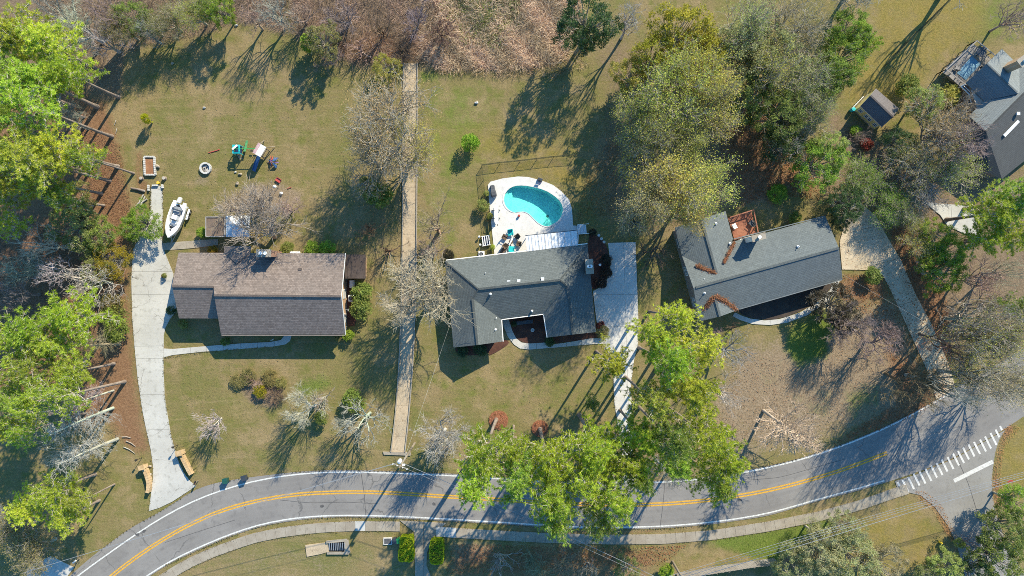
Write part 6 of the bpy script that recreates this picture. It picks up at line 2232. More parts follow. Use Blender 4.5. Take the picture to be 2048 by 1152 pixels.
def make_oak(seed, Ht=11.0, R=4.8, ncl=110, per=72, leaf=.135, crown_lo=.28, spread=.145):
    r = np.random.default_rng(seed)
    ph = r.uniform(0, 6.28, 4)
    cl = []
    for i in range(ncl):
        d = unit(r, 1)[0]; d[2] = abs(d[2]) * 1.05 - .25
        d /= np.linalg.norm(d)
        az = math.atan2(d[1], d[0])
        lobe = 1 + .16 * math.sin(3 * az + ph[0]) + .12 * math.sin(5 * az + ph[1])
        q = r.uniform(.45, 1.0) ** .6
        cl.append(np.array([d[0] * R * lobe * q, d[1] * R * lobe * q, Ht * (crown_lo + .28) + d[2] * Ht * (.72 - crown_lo) * q * .85]))
    cl = np.array(cl)
    trunk = [(np.zeros(3), np.array([.1, .05, Ht * .22]), .30, .24), (np.array([.1, .05, Ht * .22]), np.array([0, .1, Ht * .42]), .24, .18)]
    br = []
    for c in cl[::2]:
        s = np.array([0, .05, Ht * r.uniform(.2, .42)])
        m = s * .45 + c * .55 + np.array([0, 0, -.5]) + r.normal(0, .25, 3)
        br += [(s, m, .10, .06), (m, c, .06, .02)]
        for _ in range(4):
            br.append((c, c + r.normal(0, R * spread, 3), .022, .012))
    cv = np.repeat(np.clip(r.normal(.5, .15, ncl), .05, .95), per)
    sz = r.uniform(.7, 1.25, ncl)
    off = unit(r, ncl * per) * (r.random(ncl * per) ** .45)[:, None] * R * spread * np.repeat(sz, per)[:, None]
    off[:, 2] *= .75
    c = np.repeat(cl, per, 0) + off
    V, F, v = quads(c, r, leaf, v=cv, aspect=.55)
    tv, tf, t_v = segs_mesh(trunk, 8, r)
    bv, bf, b_v = segs_mesh(br, 4, r)
    return (np_mesh('oak_trunk', [(tv, tf, 0, t_v)], [M['twig']]), np_mesh('oak_crown', [(bv, bf, 0, b_v), (V, F, 1, v)], [M['twig'], M['leaf']]), Ht, R)


def make_shrub(seed, Ht=2.0, R=1.0, n=1900, leaf=.075, lumps=22):
    r = np.random.default_rng(seed)
    cl = unit(r, lumps); cl[:, 2] = np.abs(cl[:, 2])
    cl = cl * np.array([R * .72, R * .72, Ht * .42]) + np.array([0, 0, Ht * .45])
    cv = np.clip(r.normal(.5, .18, lumps), 0, 1)
    k = r.integers(0, lumps, n)
    off = unit(r, n) * (r.random(n) ** .4)[:, None] * R * .36
    V, F, v = quads(cl[k] + off, r, leaf, v=cv[k], aspect=.55)
    st = [(np.zeros(3), c * np.array([.9, .9, .95]), .03, .01) for c in cl]
    sv, sf, s_v = segs_mesh(st, 4, r)
    return (np_mesh('shrub_stems', [(sv, sf, 0, s_v)], [M['twig']]), np_mesh('shrub_leaves', [(V, F, 0, v)], [M['leaf']]), Ht, R)


def make_snag(seed, Ht=15.0, R=2.4, n=70):
    """dead straight trunk with short broken side twigs"""
    r = np.random.default_rng(seed)
    trunk, br = [], []
    tp = lambda t: np.array([.10 * math.sin(4 * t), .08 * math.sin(3 * t), Ht * t])
    for k in range(10):
        trunk.append((tp(k / 10), tp((k + 1) / 10), .24 * (1 - k * .085), .24 * (1 - (k + 1) * .085)))
    for i in range(n):
        t = .18 + .8 * (i + r.random()) / n
        az = r.uniform(0, 6.28)
        d = np.array([math.cos(az), math.sin(az), r.uniform(-.1, .6)])
        L = R * r.uniform(.35, 1) * (1.15 - .5 * t)
        p = tp(t)
        for k in range(3):
            d2 = d + r.normal(0, .25, 3); d2 /= np.linalg.norm(d2)
            e = p + d2 * L / 3
            br.append((p, e, .035 - k * .008, .027 - k * .008))
            for _ in range(3):
                f = e + (d2 + unit(r, 1)[0] * .9) * L * .25
                br.append((e, f, .018, .010))
                for _ in range(2):
                    br.append((f, f + (d2 + unit(r, 1)[0]) * L * .15, .012, .007))
            p = e
    tv, tf, t_v = segs_mesh(trunk, 8, r)
    bv, bf, b_v = segs_mesh(br, 3, r, .2, .85)
    return (np_mesh('snag_trunk', [(tv, tf, 0, t_v)], [M['twig_obj']]), np_mesh('snag_twigs', [(bv, bf, 0, b_v)], [M['twig_obj']]), Ht, R)


def make_cone(seed, Ht=15.0, R=3.8, nb=62):
    """bare tree with one straight leader and limbs radiating all the way up"""
    r = np.random.default_rng(seed)
    trunk, br = [], []
    tp = lambda t: np.array([.08 * math.sin(4 * t), .08 * math.sin(3 * t), Ht * t])
    for k in range(12):
        trunk.append((tp(k / 12), tp((k + 1) / 12), .24 * (1 - k * .078), .22 * (1 - (k + 1) * .078)))
    for i in range(nb):
        t = .26 + .73 * (i + r.random()) / nb
        az = i * 2.4 + r.uniform(-.4, .4)
        q = (t - .26) / .74
        L = R * (1.15 - q * .95) * r.uniform(.75, 1.1)
        el = .25 + .7 * q + r.uniform(-.1, .1)
        d = np.array([math.cos(az) * math.cos(el), math.sin(az) * math.cos(el), math.sin(el)])
        p = tp(t)
        for k in range(5):
            d = d + r.normal(0, .10, 3); d /= np.linalg.norm(d)
            e = p + d * L / 5
            w = .07 * (1 - .16 * k)
            br.append((p, e, w, w * .82))
            for _ in range(3):
                f = d + unit(r, 1)[0] * .75; f /= np.linalg.norm(f)
                l2 = L * r.uniform(.16, .34)
                m = p + (e - p) * r.random()
                br.append((m, m + f * l2, .034, .022))
                for _ in range(2):
                    g = f + unit(r, 1)[0] * .7
                    mm = m + f * l2 * r.uniform(.3, 1)
                    br.append((mm, mm + g / np.linalg.norm(g) * l2 * .6, .024, .016))
            p = e
    tv, tf, t_v = segs_mesh(trunk, 8, r)
    bv, bf, b_v = segs_mesh(br, 3, r, .2, .85)
    return (np_mesh('cone_trunk', [(tv, tf, 0, t_v)], [M['twig_obj']]), np_mesh('cone_limbs', [(bv, bf, 0, b_v)], [M['twig_obj']]), Ht, R)


PROTO = {
    'cone': [make_cone(85)],
    'pine': [make_pine(11), make_pine(12, lush=.85), make_pine(13, R=4.8, cb=.6), make_pine(14, cb=.48), make_pine(15, lush=1.15, cb=.56), make_pine(16, R=4.8, lush=.8, cb=.58)],
    'bare': [make_bare(21, kids=3), make_bare(22, nlimb=6, kids=3), make_bare(23, spread=(.4, .8), kids=3), make_bare(24, nlimb=4, spread=(.55, 1.05), wob=.22), make_bare(25, nlimb=7, kids=3, wob=.2)],
    'vase': [make_bare(31, Ht=7, R=2.9, nlimb=7, th=.1, spread=(.25, .7), twig=.019, kids=3), make_bare(32, Ht=7, R=2.9, nlimb=8, th=.08, spread=(.25, .75), twig=.019, kids=3), make_bare(33, Ht=7, R=2.9, nlimb=10, th=.05, spread=(.2, .8), twig=.022, kids=2, levels=4)],
    'bud': [make_bare(41, bud=6500, nlimb=5, twig=.016), make_bare(42, bud=6500, nlimb=6, twig=.016), make_bare(43, bud=5800, nlimb=5, twig=.016, spread=(.5, 1.0))],
    'sparse': [make_bare(51, bud=5500, bud_size=.065, twig=.015), make_bare(52, bud=5500, bud_size=.065, twig=.015, nlimb=6)],
    'dense': [make_bare(55, nlimb=6, twig=.017, spread=(.4, .95)), make_bare(56, nlimb=7, twig=.017)],
    'oak': [make_oak(61), make_oak(62, ncl=130), make_oak(63, ncl=100, spread=.18), make_oak(64, ncl=125, per=65)],
    'shrub': [make_shrub(71), make_shrub(72), make_shrub(73, lumps=30)],
    'snag': [make_snag(81), make_snag(82, n=90)],
}
PARTS = {'cone': ('trunk', 'crown'), 'pine': ('trunk', 'crown'), 'bare': ('trunk', 'crown'), 'vase': ('trunk', 'crown'), 'bud': ('trunk', 'crown'), 'sparse': ('trunk', 'crown'), 'dense': ('trunk', 'crown'), 'oak': ('trunk', 'crown'), 'shrub': ('stems', 'foliage'), 'snag': ('trunk', 'twigs')}
ZMID = {'cone': .56, 'pine': .78, 'bare': .62, 'vase': .55, 'bud': .62, 'sparse': .62, 'dense': .62, 'oak': .62, 'shrub': .5, 'snag': .5}
GROWTH = {'cone': 1.0, 'pine': 1.22, 'bud': 1.1, 'sparse': 1.1, 'dense': 1.05, 'oak': 1.08, 'bare': 1.05, 'vase': 1.0, 'shrub': 1.05, 'snag': 1.0}
GROUP = {'cone': 'bare winter trees', 'pine': 'tall pines', 'bare': 'bare winter trees', 'vase': 'bare winter trees', 'bud': 'trees coming into pale leaf', 'sparse': 'trees coming into pale leaf', 'dense': 'bare winter trees', 'oak': 'evergreen trees', 'shrub': 'shrubs', 'snag': 'dead standing trunks'}
NAME = {'cone': 'bare_tree', 'pine': 'pine_tree', 'bare': 'bare_tree', 'vase': 'bare_tree', 'bud': 'budding_tree', 'sparse': 'budding_tree', 'dense': 'bare_tree', 'oak': 'evergreen_tree', 'shrub': 'shrub', 'snag': 'dead_tree'}
CAT = {'shrub': 'shrub'}
C_ = {  # natural leaf and twig colours
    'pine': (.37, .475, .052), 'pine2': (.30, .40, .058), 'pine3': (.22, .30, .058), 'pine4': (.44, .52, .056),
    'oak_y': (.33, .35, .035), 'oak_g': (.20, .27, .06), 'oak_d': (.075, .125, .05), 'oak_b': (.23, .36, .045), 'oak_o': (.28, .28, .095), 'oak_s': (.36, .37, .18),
    'bud_y': (.56, .53, .105), 'bud_o': (.40, .42, .085), 'bud_g': (.33, .38, .11), 'bud_p': (.40, .34, .14),
    'gry': (.31, .295, .255), 'wht': (.385, .378, .335), 'tan': (.30, .24, .155), 'pnk': (.33, .25, .21), 'prp': (.235, .19, .185), 'brn': (.17, .12, .085), 'olv': (.23, .215, .135),
    'yel': (.33, .27, .025), 'lime': (.40, .48, .02), 'ptan': (.42, .37, .285), 'brz': (.065, .058, .040), 'red': (.26, .075, .045),
}
count = {}
prand = random.Random(3)


def plant(kind, cx, cy, R, Ht, col, label, name=None, cat=None, base=None, flat=None):
    """crown centre seen at (cx, cy) px with radius R px; base = optional px of the trunk foot, which then leans"""
    pr = PROTO[kind]
    i = count.get(kind, 0); count[kind] = i + 1
    tm, cm, h0, r0 = pr[i % len(pr)]
    zm = Ht * ZMID[kind]
    c = P(cx, cy, zm)
    rad = R * GROWTH[kind] / S * (H - zm) / H
    t = thing(name or NAME[kind], label, cat or CAT.get(kind, 'tree'), (c.x, c.y, -.03), GROUP[kind])
    rz = prand.uniform(0, 6.28)
    s = rad / r0
    k = (s, s if flat is None else s * flat, Ht / h0)
    Mx = Matrix.Rotation(rz if flat is None else 0, 4, 'Z') @ Matrix.Diagonal((*k, 1))
    if base is not None:
        b = P(*base)
        t.location = (b.x, b.y, -.03)
        sh = Matrix.Identity(4)
        sh[0][2] = (c.x - b.x) / zm
        sh[1][2] = (c.y - b.y) / zm
        # lean as a true rotation of the whole tree about its foot
        ax = Vector((c.x - b.x, c.y - b.y, zm))
        Mx = Vector((0, 0, 1)).rotation_difference(ax.normalized()).to_matrix().to_4x4() @ Mx
    for nm, me in zip(PARTS[kind], (tm, cm)):
        o = bpy.data.objects.new(nm, me)
        COL.objects.link(o)
        o.parent = t
        o.matrix_local = Mx
        o.color = (*[min(1, max(0, x * prand.uniform(.9, 1.1))) for x in C_[col]], 1)
    return t


TREES = [
    # pines massed over the woods at the frame corner
    ('pine', 40, 78, 64, 15, 'pine', 'bright pine filling the frame corner above the leaning trunks, nearest the corner itself'),
    ('pine', 108, 92, 58, 15, 'pine4', 'bright yellow green pine crown next to the bare grey thicket'),
    ('pine', 146, 150, 46, 14, 'pine', 'rounded pine crown bulging over the dark straw at the grove edge'),
    ('pine', 82, 165, 56, 16, 'pine', 'pine crown in the middle of the corner grove'),
    ('pine', 18, 160, 55, 17, 'pine2', 'pine cut by the frame edge below the corner pine'),
    ('pine', 68, 214, 50, 22, 'pine', 'tall pine with the longest leaning trunk, foot at the lawn edge'),
    ('pine', 10, 235, 50, 18, 'pine2', 'deep green pine at the frame edge beside the long leaning trunk'),
    ('pine', 122, 298, 48, 17, 'pine4', 'low bright pine crown standing over the second leaning trunk'),
    ('pine', 62, 320, 50, 22, 'pine', 'pine with bare trunk reaching towards the raised bed'),
    ('pine', 15, 300, 46, 20, 'pine2', 'pine at the frame edge behind the second leaning trunk'),
    ('pine', 22, 372, 50, 17, 'pine', 'pine at the frame edge above the bare grey woods'),
    ('pine', 92, 362, 46, 16, 'pine', 'pine crown over the long parallel trunk shadows'),
    ('pine', 172, 318, 30, 15, 'pine', 'small outer pine crown over the bare straw strip'),
    ('pine', 8, 445, 34, 14, 'pine', 'pine tuft at the frame edge beside the grey bare crowns'),
    ('pine', 128, 395, 34, 12, 'pine2', 'short deep green pine where the grove meets the olive bushes'),
    # lower pine grove
    ('pine', 150, 630, 52, 13, 'pine4', 'clear flat topped pine beside the dark green hedge'),
    ('pine', 70, 655, 52, 14, 'pine', 'pine crown next to the flat topped pine, on its wooded side'),
    ('pine', 18, 690, 50, 15, 'pine', 'pine at the frame edge in the lower grove, highest one'),
    ('pine', 115, 690, 40, 13, 'pine', 'pine tucked under the flat topped pine'),
    ('pine', 60, 738, 54, 15, 'pine2', 'broad pine in the middle of the lower grove'),
    ('pine', 150, 742, 42, 12, 'pine', 'pine reaching out to the brown twiggy trunk'),
    ('pine', 98, 800, 46, 22, 'pine', 'tall pine whose pink trunk foot stands nearest the drive'),
    ('pine', 22, 795, 46, 16, 'pine2', 'pine at the frame edge over the blue shaded gap'),
    ('pine', 62, 858, 40, 15, 'pine', 'pine above the dead white trunks'),
    ('pine', 16, 852, 32, 15, 'pine', 'small pine at the frame edge, lowest in the lower grove'),
    ('pine', 108, 985, 46, 12, 'pine', 'pine standing alone on the lawn above the lower drive, upper crown'),
    ('pine', 58, 1012, 40, 11, 'pine4', 'pine on the lower lawn cut off from the grove, nearest the frame edge'),
    ('pine', 132, 1035, 34, 10, 'pine', 'small pine on the lower lawn nearest the road'),
    ('pine', 165, 1000, 22, 10, 'pine', 'small outlying pine tuft over the lower lawn shadow'),
    # pines over the road and the middle drive
    ('pine', 1352, 632, 38, 22, 'pine4', 'pine tip rising between the grey house drive and the slate house'),
    ('pine', 1305, 668, 40, 22, 'pine', 'pine at the top of the drive strip next to the slate house shadow'),
    ('pine', 1398, 690, 48, 23, 'pine4', 'bright pine under the slate house corner'),
    ('pine', 1336, 722, 52, 25, 'pine', 'pine in the middle of the lawn strip beside the drive'),
    ('pine', 1222, 725, 38, 20, 'pine', 'sparse pine overhanging the middle of the concrete drive'),
    ('pine', 1378, 775, 52, 25, 'pine', 'dense pine right of the drive next to the pale bare twigs'),
    ('pine', 1302, 795, 50, 25, 'pine2', 'deep green pine whose shadow stripes cross the drive'),
    ('pine', 1440, 912, 46, 22, 'pine', 'outermost pine hanging over the road towards the lone bare tree'),
    ('pine', 1405, 868, 52, 23, 'pine', 'pine above the road on the slate house side'),
    ('pine', 1340, 872, 48, 26, 'pine3', 'dark pine between the drive mouth and the road pines'),
    ('pine', 1430, 962, 40, 22, 'pine2', 'pine crown over the yellow road line, farthest along the road'),
    ('pine', 1188, 885, 55, 24, 'pine4', 'yellow green pine between the drive and the second mulch ring'),
    ('pine', 1234, 908, 46, 22, 'pine', 'open pine leaning over the drive mouth'),
    ('pine', 1098, 915, 54, 24, 'pine', 'pine rooted in the second mulch ring', (1080, 857)),
    ('pine', 972, 905, 52, 24, 'pine', 'pine with crooked trunk rooted in the first mulch ring', (993, 838)),
    ('pine', 948, 955, 44, 25, 'pine', 'pine over the road edge nearest the utility pole'),
    ('pine', 1032, 945, 50, 25, 'pine2', 'deep green pine at the road edge in the middle of the row'),
    ('pine', 1100, 975, 54, 26, 'pine', 'pine standing over the centre of the road'),
    ('pine', 1165, 955, 50, 25, 'pine', 'pine over the road between the ringed pines and the drive mouth'),
    ('pine', 1225, 985, 50, 26, 'pine4', 'feathery pine across the road below the drive mouth'),
    ('pine', 1190, 1030, 40, 25, 'pine3', 'dark pine over the sidewalk'),
    ('pine', 1112, 1032, 40, 25, 'pine2', 'pine over the far kerb beside the sidewalk'),
    ('pine', 1275, 945, 38, 23, 'pine2', 'thin pine over the white road edge line'),
    ('pine', 1282, 868, 40, 22, 'pine', 'pine crown hiding the lower end of the concrete drive strip'),
    ('pine', 1268, 925, 38, 22, 'pine4', 'bright pine tuft over the drive mouth at the road edge'),
    ('pine', 1345, 915, 40, 22, 'pine2', 'pine between the drive mouth and the outermost road pine'),
    ('pine', 1028, 900, 32, 20, 'pine', 'small pine between the two mulch rings and the road'),
    ('pine', 1183, 806, 20, 5, 'pine3', 'low dark young pine on the lawn beside the drive strip'),
    # conifers behind the charcoal house drive
    ('pine', 1985, 425, 50, 13, 'pine', 'bright conifer over the pale parking pad'),
    ('pine', 2032, 400, 42, 14, 'pine2', 'conifer cut by the frame edge beyond the pale parking pad'),
    ('pine', 2030, 470, 46, 13, 'pine', 'conifer at the frame edge below the pale parking pad'),
    ('pine', 1975, 480, 36, 11, 'pine', 'lower conifer between the parking pad and the fallen trunk'),
    ('pine', 2035, 620, 34, 13, 'pine3', 'dark conifer at the frame edge over the purple twigs'),
    # large oaks and budding trees between the pool and the shed
    ('oak', 1362, 70, 62, 14, 'oak_y', 'dense yellow green evergreen by the white bare tree, farthest from the road'),
    ('oak', 1400, 110, 48, 13, 'oak_y', 'yellow green evergreen next to the dark gap between the big crowns'),
    ('oak', 1310, 115, 48, 13, 'oak_y', 'yellow green evergreen over the black trunk shadows'),
    ('oak', 1268, 150, 40, 11, 'bud_o', 'olive tinted evergreen at the edge of the great shadow'),
    ('bud', 1345, 185, 80, 19, 'bud_o', 'great olive budding oak in the middle of the crown group'),
    ('bud', 1425, 205, 64, 18, 'bud_y', 'yellow budding oak overlooking the leaf strewn gap'),
    ('bud', 1285, 235, 58, 19, 'bud_o', 'olive budding oak facing the pool lawn'),
    ('sparse', 1300, 280, 56, 19, 'bud_o', 'olive oak low under the budding crowns'),
    ('bud', 1395, 155, 60, 17, 'bud_y', 'yellow tipped budding oak below the dense evergreen'),
    ('bud', 1372, 290, 54, 17, 'bud_o', 'olive budding oak joining the two yellow crown groups'),
    ('bud', 1335, 365, 78, 22, 'bud_y', 'pale yellow budding tree above the utility cart'),
    ('bud', 1405, 375, 62, 18, 'bud_y', 'pale yellow budding tree touching the slate house wing'),
    ('bud', 1295, 412, 58, 22, 'bud_p', 'tan twiggy tree above the small black cart'),
    ('bud', 1370, 425, 48, 15, 'bud_y', 'golden budding tree overhanging the slate house roof'),
    ('oak', 1176, 42, 58, 14, 'oak_d', 'dark green cedar at the edge of the tan reeds'),
    ('oak', 1170, 75, 26, 9, 'oak_d', 'smaller dark cedar shading the reeds'),
    ('bare', 1262, 32, 46, 14, 'wht', 'white bare tree between the cedar and the yellow evergreen'),
    ('sparse', 1500, 55, 76, 14, 'bud_g', 'grey green twiggy oak with long pale limbs at the frame top'),
    ('oak', 1480, 95, 58, 12, 'oak_s', 'grey leafed oak beside the yellow evergreen'),
    ('sparse', 1590, 45, 70, 13, 'bud_p', 'hazy grey tree thinning out over the golden lawn'),
    ('oak', 1548, 115, 60, 12, 'oak_s', 'sage coloured oak in the middle of the grey crowns'),
    ('sparse', 1540, 145, 70, 14, 'bud_o', 'pale limbed oak spreading over the sage oak'),
    ('oak', 1500, 195, 48, 10, 'oak_g', 'green oak over the shaded leaf strewn yard'),
    ('sparse', 1610, 165, 58, 12, 'bud_g', 'thin grey green tree beside the bright green bushes'),
    ('oak', 1700, 62, 40, 9, 'oak_b', 'bright green evergreen at the golden lawn, farther from the shed'),
    ('oak', 1690, 115, 46, 9, 'oak_b', 'bright green evergreen in the middle of the golden lawn edge'),
    ('oak', 1725, 85, 30, 8, 'oak_b', 'small bright green evergreen bulging over the golden grass'),
    ('oak', 1665, 150, 40, 9, 'oak_g', 'green evergreen between the grey trees and the shed'),
    ('oak', 1560, 230, 52, 11, 'oak_g', 'deep green oak over the dark shaded yard'),
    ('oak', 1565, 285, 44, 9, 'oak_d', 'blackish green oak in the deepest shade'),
    ('bare', 1590, 285, 38, 10, 'wht', 'bare tree with white forked limbs over the shaded yard'),
    ('sparse', 1640, 225, 46, 11, 'bud_g', 'pale grey green tree beside the yellow shed porch'),
    ('oak', 1635, 330, 50, 9, 'oak_b', 'bright leafy evergreen beside the shaded yard'),
    ('oak', 1655, 300, 36, 9, 'bud_g', 'pale green evergreen behind the red leafed bush'),
    ('bud', 1725, 360, 46, 6, 'oak_b', 'green evergreen at the head of the leafy driveway'),
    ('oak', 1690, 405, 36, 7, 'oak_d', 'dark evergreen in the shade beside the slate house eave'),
    ('bud', 1778, 408, 40, 5, 'oak_b', 'green evergreen over the upper end of the leafy driveway'),
    ('sparse', 1812, 422, 36, 6, 'oak_b', 'green evergreen beside the tan leafed tree'),
    ('shrub', 1733, 288, 13, 2, 'red', 'small bush with red leaves below the yellow shed'),
    ('vase', 1715, 275, 28, 5, 'prp', 'grey twigged shrub next to the red leafed bush'),
    ('shrub', 1712, 262, 12, 1.6, 'oak_b', 'green bush in the shed shadow'),
    ('oak', 1798, 285, 30, 7, 'oak_d', 'dark glossy evergreen under the shed corner'),
    ('oak', 1850, 208, 36, 8, 'bud_g', 'pale frosted green tree beside the yellow shed roof'),
    ('shrub', 1812, 172, 24, 3.4, 'oak_g', 'green round bush at the end of the lawn fence'),
    ('sparse', 1880, 270, 76, 10, 'bud_p', 'big hazy tan tree in front of the charcoal house'),
    ('sparse', 1835, 325, 58, 8, 'bud_o', 'olive twiggy tree between the shed and the parking pad'),
    ('dense', 1935, 285, 60, 13, 'pnk', 'reddish bare tree spreading over the charcoal roof'),
    ('sparse', 1900, 345, 66, 9, 'bud_o', 'grey olive tree over the corner of the charcoal house'),
    ('dense', 1850, 375, 52, 7, 'gry', 'grey bare tree above the white debris'),
    ('bare', 1930, 215, 36, 9, 'pnk', 'pinkish bare tree beside the grey deck shadow'),
    ('shrub', 1898, 190, 22, 2.5, 'bud_o', 'olive bush in the shadow of the grey deck'),
    ('bud', 1842, 476, 40, 6, 'bud_o', 'brownish olive tree beside the leafy driveway bend'),
    ('oak', 1872, 470, 32, 7, 'oak_b', 'fresh green evergreen beside the pale parking pad'),
    ('oak', 1885, 545, 42, 8, 'oak_b', 'glossy bright green evergreen with a dark leaning pole behind'),
    ('oak', 1900, 505, 30, 7, 'oak_b', 'fresh green evergreen under the fallen looking trunk'),
    ('oak', 1862, 522, 24, 6, 'bud_g', 'yellowish evergreen bush facing the leafy driveway'),
    ('shrub', 1746, 551, 18, 2.2, 'oak_g', 'dark green round bush at the driveway corner of the slate house'),
    ('oak', 1685, 440, 22, 4, 'oak_d', 'dark shrub against the end wall of the slate house'),
    ('shrub', 1590, 437, 14, 1.6, 'oak_g', 'small green bush by the back wall of the slate house'),
    ('shrub', 1555, 388, 20, 1.6, 'oak_b', 'low green bush in the sunny patch behind the slate house'),
    # front yard of the slate house
    ('oak', 1668, 612, 42, 6, 'brz', 'dark bronze leaved tree at the end of the curved path'),
    ('oak', 1690, 640, 30, 5, 'brz', 'smaller bronze brown tree beside the bronze tree'),
    ('dense', 1715, 650, 50, 10, 'prp', 'purple grey bare tree beside the bronze tree'),
    ('bare', 1775, 690, 46, 10, 'prp', 'thin purple bare tree over the lower driveway'),
    ('bare', 1965, 560, 46, 10, 'pnk', 'pink grey bare tree behind the glossy evergreen'),
    ('bare', 1990, 610, 46, 10, 'prp', 'purple bare thicket tree at the frame side'),
    ('bare', 2025, 545, 36, 10, 'gry', 'grey bare tree at the frame edge over the blue shade'),
    ('sparse', 1952, 690, 70, 19, 'bud_o', 'olive budding tree with dark trunk beside the lower driveway'),
    ('sparse', 2010, 660, 64, 19, 'bud_o', 'olive twiggy tree at the frame side above the road'),
    ('sparse', 1985, 760, 78, 19, 'bud_p', 'wide hazy olive tree spreading over the crosswalk'),
    ('bare', 1905, 770, 66, 18, 'gry', 'grey bare tree where the driveway meets the road'),
    ('sparse', 2040, 770, 46, 13, 'bud_g', 'grey green tree at the frame edge above the crosswalk'),
    ('bare', 1850, 792, 56, 17, 'brn', 'brown bare tree at the leafy road verge', (1772, 747)),
    ('bare', 1975, 640, 60, 20, 'gry', 'tall grey tree with dark trunk leaning away from the lower driveway', (1890, 637)),
    ('bare', 1905, 690, 44, 17, 'brn', 'brown bare tree in the leaf strewn bank beside the driveway', (1838, 668)),
    ('cone', 1586, 862, 58, 15, 'ptan', 'lone cone shaped bare tree with slanting white trunk', (1527, 821)),
    ('bare', 1470, 705, 44, 11, 'gry', 'pale bare tree behind the pines near the slate house'),
    ('bare', 1455, 790, 42, 12, 'wht', 'white bare twigs beside the dense pines'),
    ('bare', 1338, 950, 44, 15, 'wht', 'bare white tree between the pines over the road'),
    ('vase', 1312, 500, 44, 6, 'brn', 'brown bare shrub between the grey house drive and the slate house'),
    ('vase', 1470, 655, 26, 2.5, 'brn', 'brown dead brush under the small dormer of the slate house'),
    ('vase', 1432, 665, 18, 2.2, 'pnk', 'pinkish brush at the slate house corner'),
    # flume strip and mown lawn
    ('sparse', 770, 255, 98, 18, 'bud_p', 'big yellow tipped budding tree beside the concrete flume'),
    ('sparse', 735, 310, 72, 14, 'bud_p', 'pale twiggy tree overlapping the big budding tree'),
    ('sparse', 825, 285, 60, 12, 'bud_y', 'thin yellow budding tree over the flume'),
    ('bare', 800, 320, 46, 11, 'gry', 'grey bare tree between flume and lawn'),
    ('shrub', 757, 388, 28, 4.5, 'oak_g', 'dark green bush beside the flume'),
    ('shrub', 735, 375, 22, 4, 'oak_o', 'olive bush in the tree shade near the flume'),
    ('oak', 645, 80, 34, 7, 'oak_o', 'olive bush with green side at the far lawn edge'),
    ('shrub', 622, 88, 20, 4.5, 'oak_b', 'fresh green bush beside the olive bush at the far lawn edge'),
    ('oak', 772, 138, 28, 4, 'bud_o', 'yellow olive bush at the upper end of the flume'),
    ('dense', 855, 590, 86, 15, 'ptan', 'tan bare tree beside the grey house roof'),
    ('dense', 812, 615, 62, 13, 'ptan', 'grey bare tree leaning over the flume'),
    ('bare', 868, 455, 56, 11, 'tan', 'thin tan bare tree beside the flume near the pool lawn'),
    ('vase', 868, 500, 36, 5, 'pnk', 'reddish bare shrub near the corner of the grey house'),
    ('vase', 775, 500, 40, 4, 'brn', 'brown brushy shrub between the hedge and the flume'),
    ('vase', 735, 460, 34, 4, 'brn', 'brown brush near the shaded lawn behind the lean-to'),
    ('dense', 520, 432, 82, 12, 'pnk', 'pinkish bare tree over the canopy', (550, 474)),
    ('vase', 462, 418, 50, 5, 'pnk', 'low reddish brush pile beside the flat roofed shed'),
    ('vase', 520, 395, 44, 4, 'tan', 'tan brush pile below the play tower'),
    ('vase', 575, 420, 36, 4, 'pnk', 'pink brush at the lawn end of the bare tree'),
    ('vase', 424, 845, 36, 6, 'wht', 'white bare vase shaped tree alone on the front lawn'),
    ('dense', 607, 825, 46, 10, 'wht', 'white bare tree nearer the planting bed'),
    ('vase', 640, 800, 30, 7, 'gry', 'grey bare tree behind the white bare tree'),
    ('bare', 722, 842, 54, 10, 'wht', 'white bare tree beside the lower flume'),
    ('vase', 690, 850, 30, 7, 'gry', 'grey bare tree with green bush behind'),
    ('dense', 880, 880, 58, 12, 'wht', 'pale bare tree beside the utility pole'),
    ('vase', 890, 905, 36, 7, 'tan', 'tan bare tree under the overhead wires'),
    ('shrub', 710, 800, 24, 3, 'oak_g', 'dark green bush behind the white bare trees'),
    ('shrub', 643, 835, 14, 2.5, 'oak_g', 'small green bush between the two bare front trees'),
    ('shrub', 940, 286, 18, 3.4, 'oak_b', 'round green tree alone on the pool side lawn'),
    ('shrub', 295, 238, 10, 3.2, 'lime', 'lime green sapling on the mown lawn'),
    ('shrub', 723, 585, 22, 3.0, 'oak_g', 'big green hedge beside the air conditioner, lean-to half'),
    ('shrub', 722, 618, 22, 3.0, 'oak_g', 'big green hedge beside the air conditioner, front half'),
    ('shrub', 697, 671, 12, 1.8, 'oak_b', 'round bright bush at the front corner of the brown house'),
    ('shrub', 675, 676, 7, 1.2, 'oak_o', 'small olive bush beside the round bright bush'),
    ('shrub', 366, 648, 10, 1.1, 'oak_o', 'pale low bush in the shade before the lower roof of the brown house'),
    ('shrub', 451, 682, 10, 1.1, 'oak_g', 'low bush beside the front path of the brown house'),
    ('shrub', 343, 621, 10, 1.5, 'oak_d', 'dark plant at the drive corner of the brown house'),
    ('shrub', 329, 551, 5, 1.2, 'oak_o', 'plant leaves growing in the pot on the drive pad'),
    ('shrub', 575, 497, 14, 1.4, 'oak_g', 'green bush behind the brown house near the chimney'),
    ('shrub', 625, 498, 17, 1.6, 'oak_b', 'bright hedge bush behind the brown house nearer the canopy'),
    ('shrub', 655, 498, 17, 1.6, 'oak_b', 'bright hedge bush behind the brown house nearer the lean-to'),
    ('shrub', 405, 466, 12, 1.6, 'oak_b', 'green bush at the outer post of the flat roofed shed'),
    ('shrub', 425, 500, 10, 1.0, 'yel', 'yellowish bush at the back wall of the brown house'),
    ('shrub', 474, 764, 15, .9, 'oak_o', 'green bush at the drive side of the front planting bed'),
